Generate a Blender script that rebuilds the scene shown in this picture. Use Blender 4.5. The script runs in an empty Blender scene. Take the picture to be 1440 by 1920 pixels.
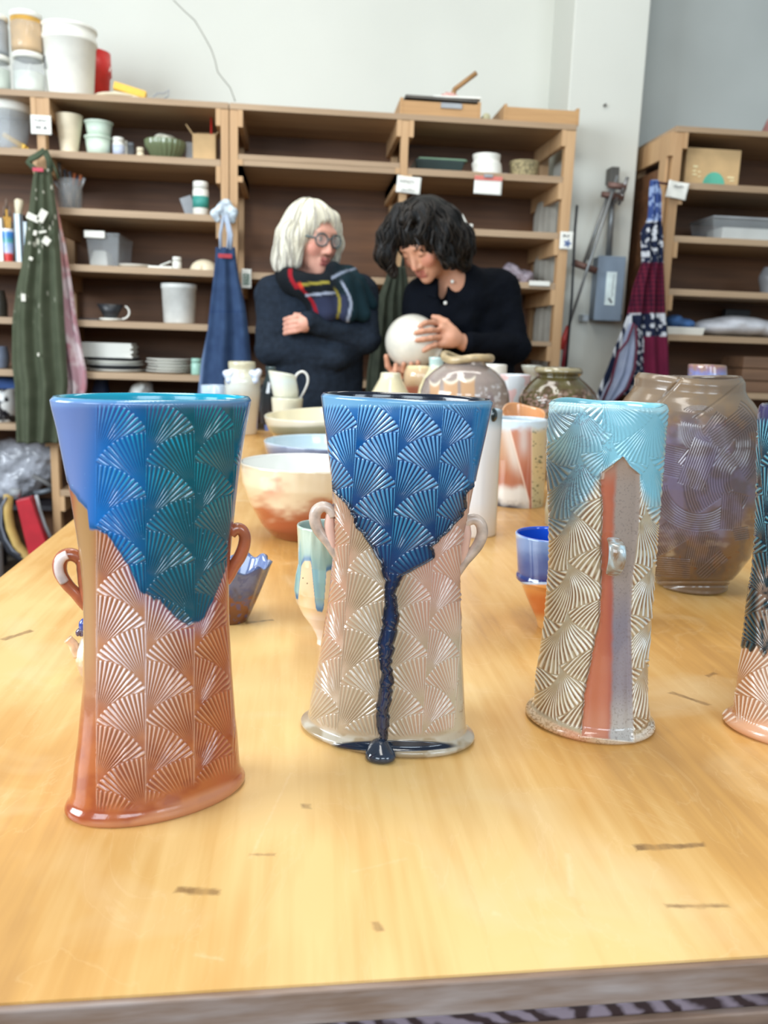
import bpy, math, random
import numpy as np
from mathutils import Vector, Matrix
scene = bpy.context.scene
COL = scene.collection
random.seed(7); RNG = np.random.RandomState(5)

# ---------------------------------------------------------------- camera
FPX = 1600.0; ZC = 1.12; TZ = 0.82; YS = 3.8
def _cam(yaw, pitch, roll):
    y, p, r = map(math.radians, (yaw, pitch, roll))
    fw = np.array([math.sin(y)*math.cos(p), math.cos(y)*math.cos(p), -math.sin(p)])
    rt = np.array([math.cos(y), -math.sin(y), 0.0]); up = np.cross(rt, fw)
    R = rt*math.cos(r)+up*math.sin(r)
    return R, np.cross(R, fw), fw
CR, CU, CW = _cam(5.9, 11.2, 2.0)
CAM = np.array([0, 0, ZC])
cam = bpy.data.cameras.new('camera'); camo = bpy.data.objects.new('camera', cam); COL.objects.link(camo)
camo.matrix_world = Matrix(((CR[0], CU[0], -CW[0], 0), (CR[1], CU[1], -CW[1], 0), (CR[2], CU[2], -CW[2], ZC), (0, 0, 0, 1)))
cam.sensor_fit = 'VERTICAL'; cam.sensor_height = 36; cam.lens = 30.0; cam.clip_start = 0.02
cam.dof.use_dof = True; cam.dof.focus_distance = 0.66; cam.dof.aperture_fstop = 10.0
scene.camera = camo

# ---------------------------------------------------------------- light
w = bpy.data.worlds.new('world'); scene.world = w; w.use_nodes = True
w.node_tree.nodes['Background'].inputs[0].default_value = (0.93, 0.97, 1.0, 1)
w.node_tree.nodes['Background'].inputs[1].default_value = 0.30
def area(name, loc, target, sx, sy, power, col):
    l = bpy.data.lights.new(name, 'AREA'); l.shape = 'RECTANGLE'; l.size = sx; l.size_y = sy
    l.energy = power; l.color = col
    o = bpy.data.objects.new(name, l); COL.objects.link(o); o.location = loc
    o.rotation_euler = (Vector(target)-Vector(loc)).to_track_quat('-Z', 'Y').to_euler()
    return o
area('window_daylight_left', (-3.2, 0.3, 2.3), (0.2, 2.4, 1.0), 2.4, 1.8, 195, (0.86, 0.94, 1.0))
for i, x in enumerate((-1.7, 0.3, 2.3)):
    area('window_daylight_rear', (x, -2.6, 2.5), (0.2, 2.2, 1.0), 1.2, 1.6, 44, (0.76, 0.89, 1.0))
area('ceiling_lamp_near', (0.0, 1.0, 3.7), (0.0, 1.0, 0), 0.5, 2.6, 34, (1.0, 0.97, 0.9))
area('ceiling_lamp_far', (0.0, 2.6, 3.7), (0.0, 3.2, 0), 3.4, 0.5, 34, (1.0, 0.97, 0.9))
scene.view_settings.view_transform = 'Standard'; scene.view_settings.look = 'None'
scene.view_settings.exposure = 0.12; scene.view_settings.gamma = 1.0
scene.view_settings.use_curve_mapping = False
scene.cycles.use_denoising = True
scene.cycles.max_bounces = 8; scene.cycles.diffuse_bounces = 4; scene.cycles.glossy_bounces = 4
scene.cycles.transmission_bounces = 6; scene.cycles.transparent_max_bounces = 8
scene.cycles.sample_clamp_indirect = 6; scene.cycles.caustics_reflective = False; scene.cycles.caustics_refractive = False

# ---------------------------------------------------------------- helpers
def ray(x, y): return CW + CR*((x-720)/FPX) - CU*((y-960)/FPX)
def at_z(x, y, z=TZ):
    d = ray(x, y); return CAM + d*((z-ZC)/d[2])
def at_y(x, y, Y):
    d = ray(x, y); return CAM + d*(Y/d[1])
def proj(P):
    v = np.asarray(P, float)-CAM; d = v@CW
    return 720+FPX*(v@CR)/d, 960-FPX*(v@CU)/d
def lin(c):
    c = np.asarray(c, float)/255.0
    return np.where(c <= .04045, c/12.92, ((c+.055)/1.055)**2.4)
def L4(c): return tuple(lin(c))+(1.0,)

def new_mat(name):
    m = bpy.data.materials.new(name); m.use_nodes = True
    return m, m.node_tree, m.node_tree.nodes['Principled BSDF']
def N(nt, t, **kw):
    n = nt.nodes.new(t)
    for k, v in kw.items():
        if k.startswith('i_'): n.inputs[k[2:].replace('_', ' ')].default_value = v
        else: setattr(n, k, v)
    return n
def mixc(nt, fac, a, b, mode='MIX'):
    n = nt.nodes.new('ShaderNodeMix'); n.data_type = 'RGBA'; n.blend_type = mode
    for s, v in ((n.inputs[0], fac), (n.inputs[6], a), (n.inputs[7], b)):
        if isinstance(v, bpy.types.NodeSocket): nt.links.new(v, s)
        elif v is not None: s.default_value = v
    return n.outputs[2]
def mth(nt, op, a, b=None, c=None, clamp=False):
    n = nt.nodes.new('ShaderNodeMath'); n.operation = op; n.use_clamp = clamp
    for s, v in zip(n.inputs, (a, b, c)):
        if v is None: continue
        if isinstance(v, bpy.types.NodeSocket): nt.links.new(v, s)
        else: s.default_value = v
    return n.outputs[0]
def noise(nt, scale, detail=3, vec='Object', stretch=(1, 1, 1), dist=0.0):
    tc = N(nt, 'ShaderNodeTexCoord'); mp = N(nt, 'ShaderNodeMapping'); mp.inputs['Scale'].default_value = stretch
    nt.links.new(tc.outputs[vec], mp.inputs[0])
    n = N(nt, 'ShaderNodeTexNoise'); n.inputs['Scale'].default_value = scale; n.inputs['Detail'].default_value = detail
    n.inputs['Distortion'].default_value = dist
    nt.links.new(mp.outputs[0], n.inputs[0]); return n.outputs['Fac']
def ramp(nt, fac, stops, interp='LINEAR'):
    r = nt.nodes.new('ShaderNodeValToRGB'); r.color_ramp.interpolation = interp
    e = r.color_ramp.elements
    while len(e) < len(stops): e.new(0.5)
    for el, (p, c) in zip(e, stops): el.position = p; el.color = L4(c) if len(c) == 3 else c
    nt.links.new(fac, r.inputs[0]); return r.outputs[0]
def bump(nt, b, h, strength=.3, dist=.001):
    n = nt.nodes.new('ShaderNodeBump'); n.inputs['Strength'].default_value = strength; n.inputs['Distance'].default_value = dist
    nt.links.new(h, n.inputs['Height']); nt.links.new(n.outputs[0], b.inputs['Normal'])
_mc = {}
def M(c, rough=.5, metal=0.0, var=.08, scale=12, trans=0.0, name=None, coat=0.0, alpha=1.0, bmp=0.0):
    key = (tuple(c), rough, metal, var, scale, trans, coat, alpha, bmp)
    if key in _mc: return _mc[key]
    m, nt, b = new_mat(name or 'surface')
    n = noise(nt, scale)
    a = np.clip(np.array(c)*(1-var), 0, 255); d = np.clip(np.array(c)*(1+var), 0, 255)
    nt.links.new(ramp(nt, n, [(.3, a), (.7, d)]), b.inputs['Base Color'])
    b.inputs['Roughness'].default_value = rough; b.inputs['Metallic'].default_value = metal
    b.inputs['Transmission Weight'].default_value = trans; b.inputs['Coat Weight'].default_value = coat
    b.inputs['Coat Roughness'].default_value = .08
    if alpha < 1: b.inputs['Alpha'].default_value = alpha
    if bmp: bump(nt, b, noise(nt, scale*3), bmp, .004)
    _mc[key] = m; return m
def M_wood(name, c1, c2, axis=0, scale=14, rough=.55, bmp=.15):
    m, nt, b = new_mat(name)
    st = [1.0, 1.0, 1.0]; st[axis] = .07
    n1 = noise(nt, scale, 4, stretch=tuple(st), dist=.6); n2 = noise(nt, scale*6, 3, stretch=tuple(st))
    f = mth(nt, 'ADD', mth(nt, 'MULTIPLY', n1, .7), mth(nt, 'MULTIPLY', n2, .3))
    nt.links.new(ramp(nt, f, [(.32, c1), (.66, c2)]), b.inputs['Base Color'])
    b.inputs['Roughness'].default_value = rough; bump(nt, b, n2, bmp, .001); return m
def M_glaze(stops, rough=.18, wig=.12, scale=9, spots=None, coat=.5, spk=None, metal=0.0):
    """colour bands up the pot, with a wavering boundary"""
    m, nt, b = new_mat('glaze')
    tc = N(nt, 'ShaderNodeTexCoord'); sx = N(nt, 'ShaderNodeSeparateXYZ'); nt.links.new(tc.outputs['Generated'], sx.inputs[0])
    n = noise(nt, scale, 3)
    z = mth(nt, 'ADD', sx.outputs[2], mth(nt, 'MULTIPLY', mth(nt, 'SUBTRACT', n, .5), wig))
    c = ramp(nt, z, stops)
    if spots:
        sc, thr, colr = spots; s = noise(nt, sc, 3)
        c = mixc(nt, mth(nt, 'MULTIPLY', mth(nt, 'SUBTRACT', s, thr), 12, clamp=True), c, L4(colr))
    nt.links.new(c, b.inputs['Base Color']); b.inputs['Roughness'].default_value = rough
    b.inputs['Coat Weight'].default_value = coat; b.inputs['Coat Roughness'].default_value = .06
    b.inputs['Metallic'].default_value = metal
    bump(nt, b, noise(nt, 60, 2), .12, .002); return m
def M_attr(name='painted', rough=.25, coat=.4, bmp=.0, bs=400, spec=.5, crough=.05, metal=0.0):
    m, nt, b = new_mat(name)
    a = N(nt, 'ShaderNodeAttribute', attribute_name='col'); nt.links.new(a.outputs['Color'], b.inputs['Base Color'])
    b.inputs['Roughness'].default_value = rough; b.inputs['Coat Weight'].default_value = coat
    b.inputs['Coat Roughness'].default_value = crough; b.inputs['Specular IOR Level'].default_value = spec
    b.inputs['Metallic'].default_value = metal
    if bmp: bump(nt, b, noise(nt, bs, 3), bmp, .001)
    return m

WL = {}
def tag(o, label, cat, group=None):
    o['label'] = label; o['category'] = cat
    if group: o['group'] = group
    return o
def thing(name, label, cat, loc, group=None):
    o = bpy.data.objects.new(name, None); COL.objects.link(o); o.location = tuple(float(v) for v in loc)
    o.empty_display_size = .05; WL[o.name] = np.array(o.location, float); return tag(o, label, cat, group)
def mk(name, V, F, mat, parent=None, smooth=True, cols=None, loc=None, bevel=0, angle=None, label=None):
    V = np.asarray(V, float)
    if parent is not None: org = WL[parent.name]
    elif loc is not None: org = np.asarray(loc, float)
    else: org = np.array([(V[:, 0].min()+V[:, 0].max())/2, (V[:, 1].min()+V[:, 1].max())/2, V[:, 2].min()])
    me = bpy.data.meshes.new(name)
    if isinstance(F, np.ndarray):
        k = F.shape[1]
        me.vertices.add(len(V)); me.vertices.foreach_set('co', (V-org).ravel())
        me.loops.add(F.size); me.loops.foreach_set('vertex_index', F.ravel().astype(np.int32))
        me.polygons.add(len(F)); me.polygons.foreach_set('loop_start', np.arange(0, F.size, k, dtype=np.int32))
        me.update(calc_edges=True); me.validate()
    else:
        me.from_pydata((V-org).tolist(), [], F); me.update()
    me.polygons.foreach_set('use_smooth', [bool(smooth)]*len(me.polygons))
    if cols is not None:
        at = me.color_attributes.new('col', 'FLOAT_COLOR', 'POINT')
        c = np.ones((len(V), 4)); c[:, :3] = cols; at.data.foreach_set('color', c.ravel())
    me.materials.append(mat)
    o = bpy.data.objects.new(name, me); COL.objects.link(o)
    if parent is not None: o.parent = parent
    else: o.location = tuple(org)
    WL[o.name] = org
    if bevel:
        b = o.modifiers.new('bevel', 'BEVEL'); b.width = bevel; b.segments = 2; b.limit_method = 'ANGLE'
    if label: o['label'] = label
    return o
def structure(o): o['kind'] = 'structure'; return o

class G:
    def __init__(s): s.v = []; s.f = []
    def add(s, V, F):
        b = len(s.v); s.v += [tuple(map(float, p)) for p in V]; s.f += [tuple(i+b for i in f) for f in F]; return s
    def box(s, x0, x1, y0, y1, z0, z1):
        return s.add([(x0,y0,z0),(x1,y0,z0),(x1,y1,z0),(x0,y1,z0),(x0,y0,z1),(x1,y0,z1),(x1,y1,z1),(x0,y1,z1)],
                     [(0,3,2,1),(4,5,6,7),(0,1,5,4),(1,2,6,5),(2,3,7,6),(3,0,4,7)])
    def obox(s, c, sz, rz=0, rx=0, ry=0):
        Mx = Matrix.Rotation(rz, 3, 'Z') @ Matrix.Rotation(rx, 3, 'X') @ Matrix.Rotation(ry, 3, 'Y')
        P = []
        for z in (-.5, .5):
            for x, y in ((-.5, -.5), (.5, -.5), (.5, .5), (-.5, .5)):
                P.append(Vector(c)+Mx @ Vector((x*sz[0], y*sz[1], z*sz[2])))
        return s.add(P, [(0,3,2,1),(4,5,6,7),(0,1,5,4),(1,2,6,5),(2,3,7,6),(3,0,4,7)])
    def taper(s, c, b, t, h):   # frustum box: c base centre, b/t (x,y) sizes
        P = [(c[0]+sx*d[0]/2, c[1]+sy*d[1]/2, c[2]+z) for d, z in ((b, 0), (t, h)) for sx, sy in ((-1,-1),(1,-1),(1,1),(-1,1))]
        return s.add(P, [(0,3,2,1),(4,5,6,7),(0,1,5,4),(1,2,6,5),(2,3,7,6),(3,0,4,7)])
    def tube(s, pts, r, n=10, closed=False, flat=1.0):
        pts = [Vector(map(float, p)) for p in pts]; m = len(pts); rr = r if hasattr(r, '__len__') else [r]*m
        V = []; F = []; ref = None
        for i, p in enumerate(pts):
            if closed: t = pts[(i+1) % m]-pts[i-1]
            else: t = pts[min(i+1, m-1)]-pts[max(i-1, 0)]
            t.normalize()
            if ref is None: ref = t.orthogonal().normalized()
            ref = (ref - t*ref.dot(t)).normalized(); bb = t.cross(ref)
            for j in range(n):
                a = 2*math.pi*j/n; V.append(p+ref*(math.cos(a)*rr[i])+bb*(math.sin(a)*rr[i]*flat))
        for i in range(m if closed else m-1):
            for j in range(n):
                a = i*n+j; b2 = i*n+(j+1) % n; c = ((i+1) % m)*n+(j+1) % n; d = ((i+1) % m)*n+j
                F.append((a, b2, c, d))
        if not closed: F.append(tuple(range(n))[::-1]); F.append(tuple((m-1)*n+j for j in range(n)))
        return s.add(V, F)
    def lathe(s, cx, cy, prof, n=32, kx=1, ky=1):
        V = []; F = []
        for r, z in prof:
            for j in range(n):
                a = 2*math.pi*j/n; V.append((cx+math.cos(a)*r*kx, cy+math.sin(a)*r*ky, z))
        for i in range(len(prof)-1):
            for j in range(n): F.append((i*n+j, i*n+(j+1) % n, (i+1)*n+(j+1) % n, (i+1)*n+j))
        F.append(tuple(range(n))[::-1]); F.append(tuple((len(prof)-1)*n+j for j in range(n)))
        return s.add(V, F)
    def ell(s, c, r, n=16):
        prof = []
        V = []; F = []
        for i in range(n+1):
            th = math.pi*(i+.001)/(n+.002)
            for j in range(n*2):
                a = math.pi*j/n; V.append((c[0]+r[0]*math.sin(th)*math.cos(a), c[1]+r[1]*math.sin(th)*math.sin(a), c[2]-r[2]*math.cos(th)))
        for i in range(n):
            for j in range(2*n): F.append((i*2*n+j, i*2*n+(j+1) % (2*n), (i+1)*2*n+(j+1) % (2*n), (i+1)*2*n+j))
        return s.add(V, F)
    def mk(s, name, mat, parent=None, **kw): return mk(name, s.v, s.f, mat, parent, **kw)

def vnoise(x, y, seed=0):
    x = np.asarray(x, float); y = np.asarray(y, float)
    xi = np.floor(x).astype(np.int64); yi = np.floor(y).astype(np.int64); fx = x-xi; fy = y-yi
    fx = fx*fx*(3-2*fx); fy = fy*fy*(3-2*fy)
    def h(a, b):
        n = (a*374761393+b*668265263+seed*974711) & 0x7fffffff
        n = ((n ^ (n >> 13))*1274126177) & 0x7fffffff
        return ((n ^ (n >> 16)) & 0xffff)/65535.0
    return (h(xi, yi)*(1-fx)+h(xi+1, yi)*fx)*(1-fy)+(h(xi, yi+1)*(1-fx)+h(xi+1, yi+1)*fx)*fy
def fbm(x, y, seed=0, o=3):
    s = 0; a = .5; t = 0
    for i in range(o): s = s+a*vnoise(x*2**i, y*2**i, seed+i); t += a; a *= .5
    return s/t
def ss(a, b, x): t = np.clip((np.asarray(x, float)-a)/(b-a), 0, 1); return t*t*(3-2*t)

# ---- pots from measured silhouettes: rows (image row, left, right) -> ring heights, offsets, radii at the pot's own distance
def ring_rows(rows, ctr, base=TZ):
    ctr = np.asarray(ctr, float); d = math.hypot(ctr[0], ctr[1]); n = ctr[:2]/d; e = np.array([n[1], -n[0]])
    out = []
    for py, xl, xr in rows:
        up = 0
        if isinstance(py, tuple): up = py[1]; py = 'B'
        if py == 'B': z = base+up/FPX*d
        P = []
        for x in (xl, xr):
            if py == 'B':
                # row of the base at this distance
                q = proj((ctr[0], ctr[1], base)); yy = q[1]+(x-q[0])*.035
            else: yy = py
            r = ray(x, yy); t = d/(r[:2]@n); P.append(CAM+r*t)
        if py != 'B': z = (P[0][2]+P[1][2])/2
        l0, l1 = P[0][:2]@e, P[1][:2]@e
        out.append((z, (l0+l1)/2, (l1-l0)/2))
    return out, n, e
def pot(name, label, cat, rows, ctr, mat=None, colfn=None, base=TZ, wall=.004, k=1.0, phi=0.0, n=56, nz=60, rimw=None, group=None,
        dispfn=None, parent=None, rootloc=None, front=1.0, inmat=None, solid=False, as_mesh=False, smooth_it=2, plabel=None, incol=None, n_in=18):
    """vessel with an outer wall, a rounded lip and a hollow inside. colfn(X,Y,front,h)->rgb ; dispfn(X,Y)->outward metres"""
    rr, nn, ee = ring_rows(rows, ctr, base)
    rr = sorted([q for q in rr if q[0] > base-1e-4]); z0 = base; z1 = rr[-1][0]
    z = np.array([r[0] for r in rr]); lat = np.array([r[1] for r in rr]); rad = np.array([r[2] for r in rr]); z[0] = max(z[0], base) if z[0] < base+.02 else z[0]
    if z[0] > base: z = np.r_[base, z]; lat = np.r_[lat[0], lat]; rad = np.r_[rad[0], rad]
    zz = np.linspace(z[0], z[-1], nz); la = np.interp(zz, z, lat); ra = np.interp(zz, z, rad)
    kk = max(1, nz/200)
    for _ in range(int(smooth_it*kk*kk)):
        la[1:-1] = (la[:-2]+2*la[1:-1]+la[2:])/4; ra[1:-1] = (ra[:-2]+2*ra[1:-1]+ra[2:])/4
    t = np.linspace(0, 2*np.pi, n, endpoint=False)
    if front > 1:   # denser mesh on the side toward the viewer
        u = np.linspace(0, 1, n, endpoint=False); dens = lambda a: a+ (front-1)/(front+1)*np.sin(a)
        t = 2*np.pi*u; t = t - 0.0
        uu = np.linspace(0, 2*np.pi, 4000); c = dens(uu); t = np.interp(2*np.pi*u, c, uu)
    ang0 = math.atan2(-nn[1], -nn[0])          # direction toward the camera
    th = ang0+t
    dirx, diry = np.cos(th), np.sin(th)
    # ellipse: long axis at angle phi
    ax = np.array([math.cos(phi), math.sin(phi)]); bx = np.array([-ax[1], ax[0]])
    ce, se = abs(ax@ee), abs(bx@ee); proj_h = math.hypot(ce, k*se)
    da = dirx*ax[0]+diry*ax[1]; db = dirx*bx[0]+diry*bx[1]
    rho = 1/np.sqrt(da**2+(db/k)**2)/proj_h                   # polar radius for unit projected half-width
    nx = da*rho; nyv = db*rho/k**2; nl = np.hypot(nx, nyv); nxw = (nx*ax[0]+nyv*bx[0])/nl; nyw = (nx*ax[1]+nyv*bx[1])/nl
    c0 = np.asarray(ctr, float)[:2] - ee*(np.asarray(ctr, float)[:2]@ee)
    def ringpts(zv, lav, rav):
        cx = c0[0]+ee[0]*lav; cy = c0[1]+ee[1]*lav
        X = cx[:, None]+(rav[:, None]*rho)*dirx; Y = cy[:, None]+(rav[:, None]*rho)*diry
        return X, Y, np.repeat(zv[:, None], len(t), 1)
    X, Y, Z = ringpts(zz, la, ra)
    # pattern coordinates: each point of the front half by where it is seen, the hidden half mirrored from it
    vx, vy = X-c0[0], Y-c0[1]; dep = (X-ctr[0])*nn[0]+(Y-ctr[1])*nn[1]; dep2 = np.where(dep > 0, -dep, dep)
    Xm = X+(dep2-dep)*nn[0]; Ym = Y+(dep2-dep)*nn[1]; W_ = Z-ZC; dd = Xm*CW[0]+Ym*CW[1]+W_*CW[2]
    PX = 720+FPX*(Xm*CR[0]+Ym*CR[1]+W_*CR[2])/dd; PY = 960-FPX*(Xm*CU[0]+Ym*CU[1]+W_*CU[2])/dd
    fr = -(np.cos(th-ang0)*-1)[None, :].repeat(nz, 0)
    if dispfn is not None:
        D = dispfn(PX, PY, fr); X = X+D*nxw; Y = Y+D*nyw
    if rimw is not None:
        dz = rimw(t)[None, :]*(ss(.3, 1, (zz-z0)/(z1-z0)))[:, None]; Z = Z+dz
    rows_xyz = [(X, Y, Z)]; m_out = nz
    rimdz = (rimw(t)[None, :] if rimw is not None else 0)
    # lip + inside
    if not solid:
        lipz = np.array([z1+wall*.45, z1+wall*.45, z1]); lipr = ra[-1]-np.array([wall*.3, wall*.8, wall*1.1])
        A = ringpts(lipz, np.full(3, la[-1]), lipr)
        ni = n_in; iz = np.linspace(z1-.002, z0+wall*1.5, ni); ir = np.maximum(np.interp(iz, zz, ra)-wall*1.1, .003); ir[-1] *= .6
        B = ringpts(iz, np.interp(iz, zz, la), ir)
        A = (A[0], A[1], A[2]+rimdz)
        Bz = B[2]+(rimdz*ss(.3, 1, (iz-z0)/(z1-z0))[:, None] if rimw is not None else 0)
        X = np.vstack([X, A[0], B[0]]); Y = np.vstack([Y, A[1], B[1]]); Z = np.vstack([Z, A[2], Bz])
    R, Cn = X.shape
    V = np.stack([X.ravel(), Y.ravel(), Z.ravel()], 1)
    i = np.arange(R-1)[:, None]*Cn; j = np.arange(Cn)[None, :]; j2 = (j+1) % Cn
    F = np.stack([(i+j).ravel(), (i+j2).ravel(), (i+Cn+j2).ravel(), (i+Cn+j).ravel()], 1)
    # caps as degenerate-free fans (triangulated into quads is not needed: add centre)
    cb = len(V); V = np.vstack([V, [V[:Cn].mean(0)], [V[(R-1)*Cn:].mean(0)]])
    cols = None
    if colfn is not None:
        cc = colfn(PX, PY, fr)
        cols = np.zeros((len(V), 3)); cols[:nz*Cn] = cc.reshape(-1, 3)
        if R > nz:
            ic = np.asarray(incol if incol is not None else (200, 200, 195), float); cols[nz*Cn:] = lin(ic)
            cols[nz*Cn:(nz+1)*Cn] = .5*cc[-1]+.5*lin(ic)
        cols[cb] = cols[0]; cols[cb+1] = cols[cb-1]
    Fl = F.tolist() if len(F) < 30000 else None
    tri0 = [(cb, (a+1) % Cn, a) for a in range(Cn)]; tri1 = [(cb+1, (R-1)*Cn+a, (R-1)*Cn+(a+1) % Cn) for a in range(Cn)]
    if Fl is None:
        me_F = F; capV = V
    if rootloc is None: rootloc = (float(ctr[0]), float(ctr[1]), base)
    mname = name if parent is not None else 'body'
    if parent is None and not as_mesh: parent = thing(name, label, cat, rootloc, group)
    if Fl is not None:
        o = mk(name if as_mesh else mname, V, Fl+tri0+tri1, mat, None if as_mesh else parent, cols=cols, loc=rootloc if as_mesh else None, label=plabel)
    else:
        # pad triangles as quads is invalid, so close the small ends with extra shrunken rings
        Vc = V[:R*Cn]; cbot = V[cb]; ctop = V[cb+1]
        b2 = cbot+(V[:Cn]-cbot)*.02; t2 = ctop+(V[(R-1)*Cn:R*Cn]-ctop)*.02
        VV = np.vstack([Vc, b2, t2]); a0 = R*Cn; jj = np.arange(Cn); jn = (jj+1) % Cn
        F2 = np.stack([a0+jj, a0+jn, jn, jj], 1); F3 = np.stack([(R-1)*Cn+jj, (R-1)*Cn+jn, a0+Cn+jn, a0+Cn+jj], 1)
        cl = None if cols is None else np.vstack([cols[:R*Cn], cols[:Cn], cols[(R-1)*Cn:R*Cn]])
        o = mk(mname, VV, np.vstack([F, F2, F3]), mat, parent, cols=cl)
    if as_mesh: tag(o, label, cat, group); return o
    return parent
def base_ctr(x, y, halfpx, z=TZ, k=1.0):
    """centre of a round foot whose nearest point is at image (x, y) and half-width is halfpx"""
    p = at_z(x, y, z); d = math.hypot(p[0], p[1]); n = p[:2]/d
    r = halfpx/FPX*d*1.0*k; q = p[:2]+n*r
    return np.array([q[0], q[1], z])

# ---- smooth-union solids for figures and soft things
def sdf_mesh(prims, vox, k=.02, cols=None):
    lo = np.full(3, 1e9); hi = -lo
    for p in prims:
        if p.get('sub'): continue
        if p['t'] == 'c': r = max(p['ra'], p['rb']); a = np.minimum(p['a'], p['b'])-r; b = np.maximum(p['a'], p['b'])+r
        else: r = max(p['r']); a = p['c']-r; b = p['c']+r
        lo = np.minimum(lo, a); hi = np.maximum(hi, b)
    lo -= 3*vox; hi += 3*vox; n = np.ceil((hi-lo)/vox).astype(int)+1
    Fd = np.full(n, .05, np.float32)
    for p in prims:
        kk = p.get('k', k); m = kk+.05 if not p.get('sub') else kk+2*vox
        if p['t'] == 'c': r = max(p['ra'], p['rb']); a = np.minimum(p['a'], p['b'])-r; b = np.maximum(p['a'], p['b'])+r
        else: r = max(p['r']); a = p['c']-r; b = p['c']+r
        i0 = np.clip(np.floor((a-m-lo)/vox).astype(int), 0, n); i1 = np.clip(np.ceil((b+m-lo)/vox).astype(int)+1, 0, n)
        if (i1 <= i0).any(): continue
        g = [lo[q]+np.arange(i0[q], i1[q])*vox for q in range(3)]
        X = g[0][:, None, None].astype(np.float32); Y = g[1][None, :, None].astype(np.float32); Z = g[2][None, None, :].astype(np.float32)
        if p['t'] == 'c':
            ba = p['b']-p['a']; L = float(ba@ba)+1e-12
            t = np.clip(((X-p['a'][0])*ba[0]+(Y-p['a'][1])*ba[1]+(Z-p['a'][2])*ba[2])/L, 0, 1)
            d = np.sqrt((X-p['a'][0]-t*ba[0])**2+(Y-p['a'][1]-t*ba[1])**2+(Z-p['a'][2]-t*ba[2])**2)-(p['ra']+(p['rb']-p['ra'])*t)
        else:
            R = p.get('R'); x = X-p['c'][0]; y = Y-p['c'][1]; z = Z-p['c'][2]
            if R is not None: x, y, z = (R[0, 0]*x+R[0, 1]*y+R[0, 2]*z, R[1, 0]*x+R[1, 1]*y+R[1, 2]*z, R[2, 0]*x+R[2, 1]*y+R[2, 2]*z)
            rx, ry, rz = p['r']
            k0 = np.sqrt((x/rx)**2+(y/ry)**2+(z/rz)**2); k1 = np.sqrt((x/rx**2)**2+(y/ry**2)**2+(z/rz**2)**2)+1e-9
            d = k0*(k0-1)/k1
        s = (slice(i0[0], i1[0]), slice(i0[1], i1[1]), slice(i0[2], i1[2])); f = Fd[s]
        if p.get('sub'):
            d = -d; h = np.maximum(kk-np.abs(f-d), 0)/kk; Fd[s] = np.maximum(f, d)+h*h*kk*.25
        else:
            h = np.maximum(kk-np.abs(f-d), 0)/kk; Fd[s] = np.minimum(f, d)-h*h*kk*.25
    return nets(Fd, lo, vox)
def nets(Fd, lo, vox):
    S = Fd < 0
    c = [S[a:S.shape[0]-1+a, b:S.shape[1]-1+b, d:S.shape[2]-1+d] for a in (0, 1) for b in (0, 1) for d in (0, 1)]
    anyc = c[0].copy(); allc = c[0].copy()
    for q in c[1:]: anyc |= q; allc &= q
    act = anyc & ~allc; idx = np.full(act.shape, -1, np.int64); A = np.argwhere(act); idx[act] = np.arange(len(A))
    acc = np.zeros((len(A), 3)); cnt = np.zeros(len(A))
    cor = [(a, b, d) for a in (0, 1) for b in (0, 1) for d in (0, 1)]
    vals = {q: Fd[A[:, 0]+q[0], A[:, 1]+q[1], A[:, 2]+q[2]] for q in cor}
    for q in cor:
        for ax in range(3):
            if q[ax]: continue
            q2 = list(q); q2[ax] = 1; q2 = tuple(q2); v0, v1 = vals[q], vals[q2]; m = (v0 < 0) != (v1 < 0)
            t = np.where(m, v0/(v0-v1+1e-12), 0); P = np.repeat([q], len(A), 0).astype(float); P[:, ax] += t
            acc[m] += P[m]; cnt[m] += 1
    V = lo+vox*(A+acc/cnt[:, None])
    Fs = []
    for ax in range(3):
        s0 = [slice(None)]*3; s1 = [slice(None)]*3; s0[ax] = slice(0, -1); s1[ax] = slice(1, None)
        d = S[tuple(s0)] != S[tuple(s1)]; E = np.argwhere(d); b, c_ = (ax+1) % 3, (ax+2) % 3
        ok = (E[:, b] > 0) & (E[:, c_] > 0) & (E[:, b] < S.shape[b]-1) & (E[:, c_] < S.shape[c_]-1); E = E[ok]
        def gi(db, dc):
            Q = E.copy(); Q[:, b] -= db; Q[:, c_] -= dc; return idx[Q[:, 0], Q[:, 1], Q[:, 2]]
        q = np.stack([gi(1, 1), gi(0, 1), gi(0, 0), gi(1, 0)], 1)
        inside = S[E[:, 0], E[:, 1], E[:, 2]]; q[~inside] = q[~inside][:, ::-1]; Fs.append(q)
    return V, np.vstack(Fs)
def cap(a, b, ra, rb=None, **kw): return dict(t='c', a=np.array(a, float), b=np.array(b, float), ra=ra, rb=ra if rb is None else rb, **kw)
def ell(c, r, R=None, **kw): return dict(t='e', c=np.array(c, float), r=tuple(r), R=R, **kw)
def vnormals(V, F):
    a, b, c = V[F[:, 0]], V[F[:, 1]], V[F[:, 2]]; fn = np.cross(b-a, V[F[:, 3]]-a)+np.cross(b-a, c-a); n = np.zeros_like(V)
    for i in range(4): np.add.at(n, F[:, i], fn)
    return n/(np.linalg.norm(n, axis=1)[:, None]+1e-12)
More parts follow.
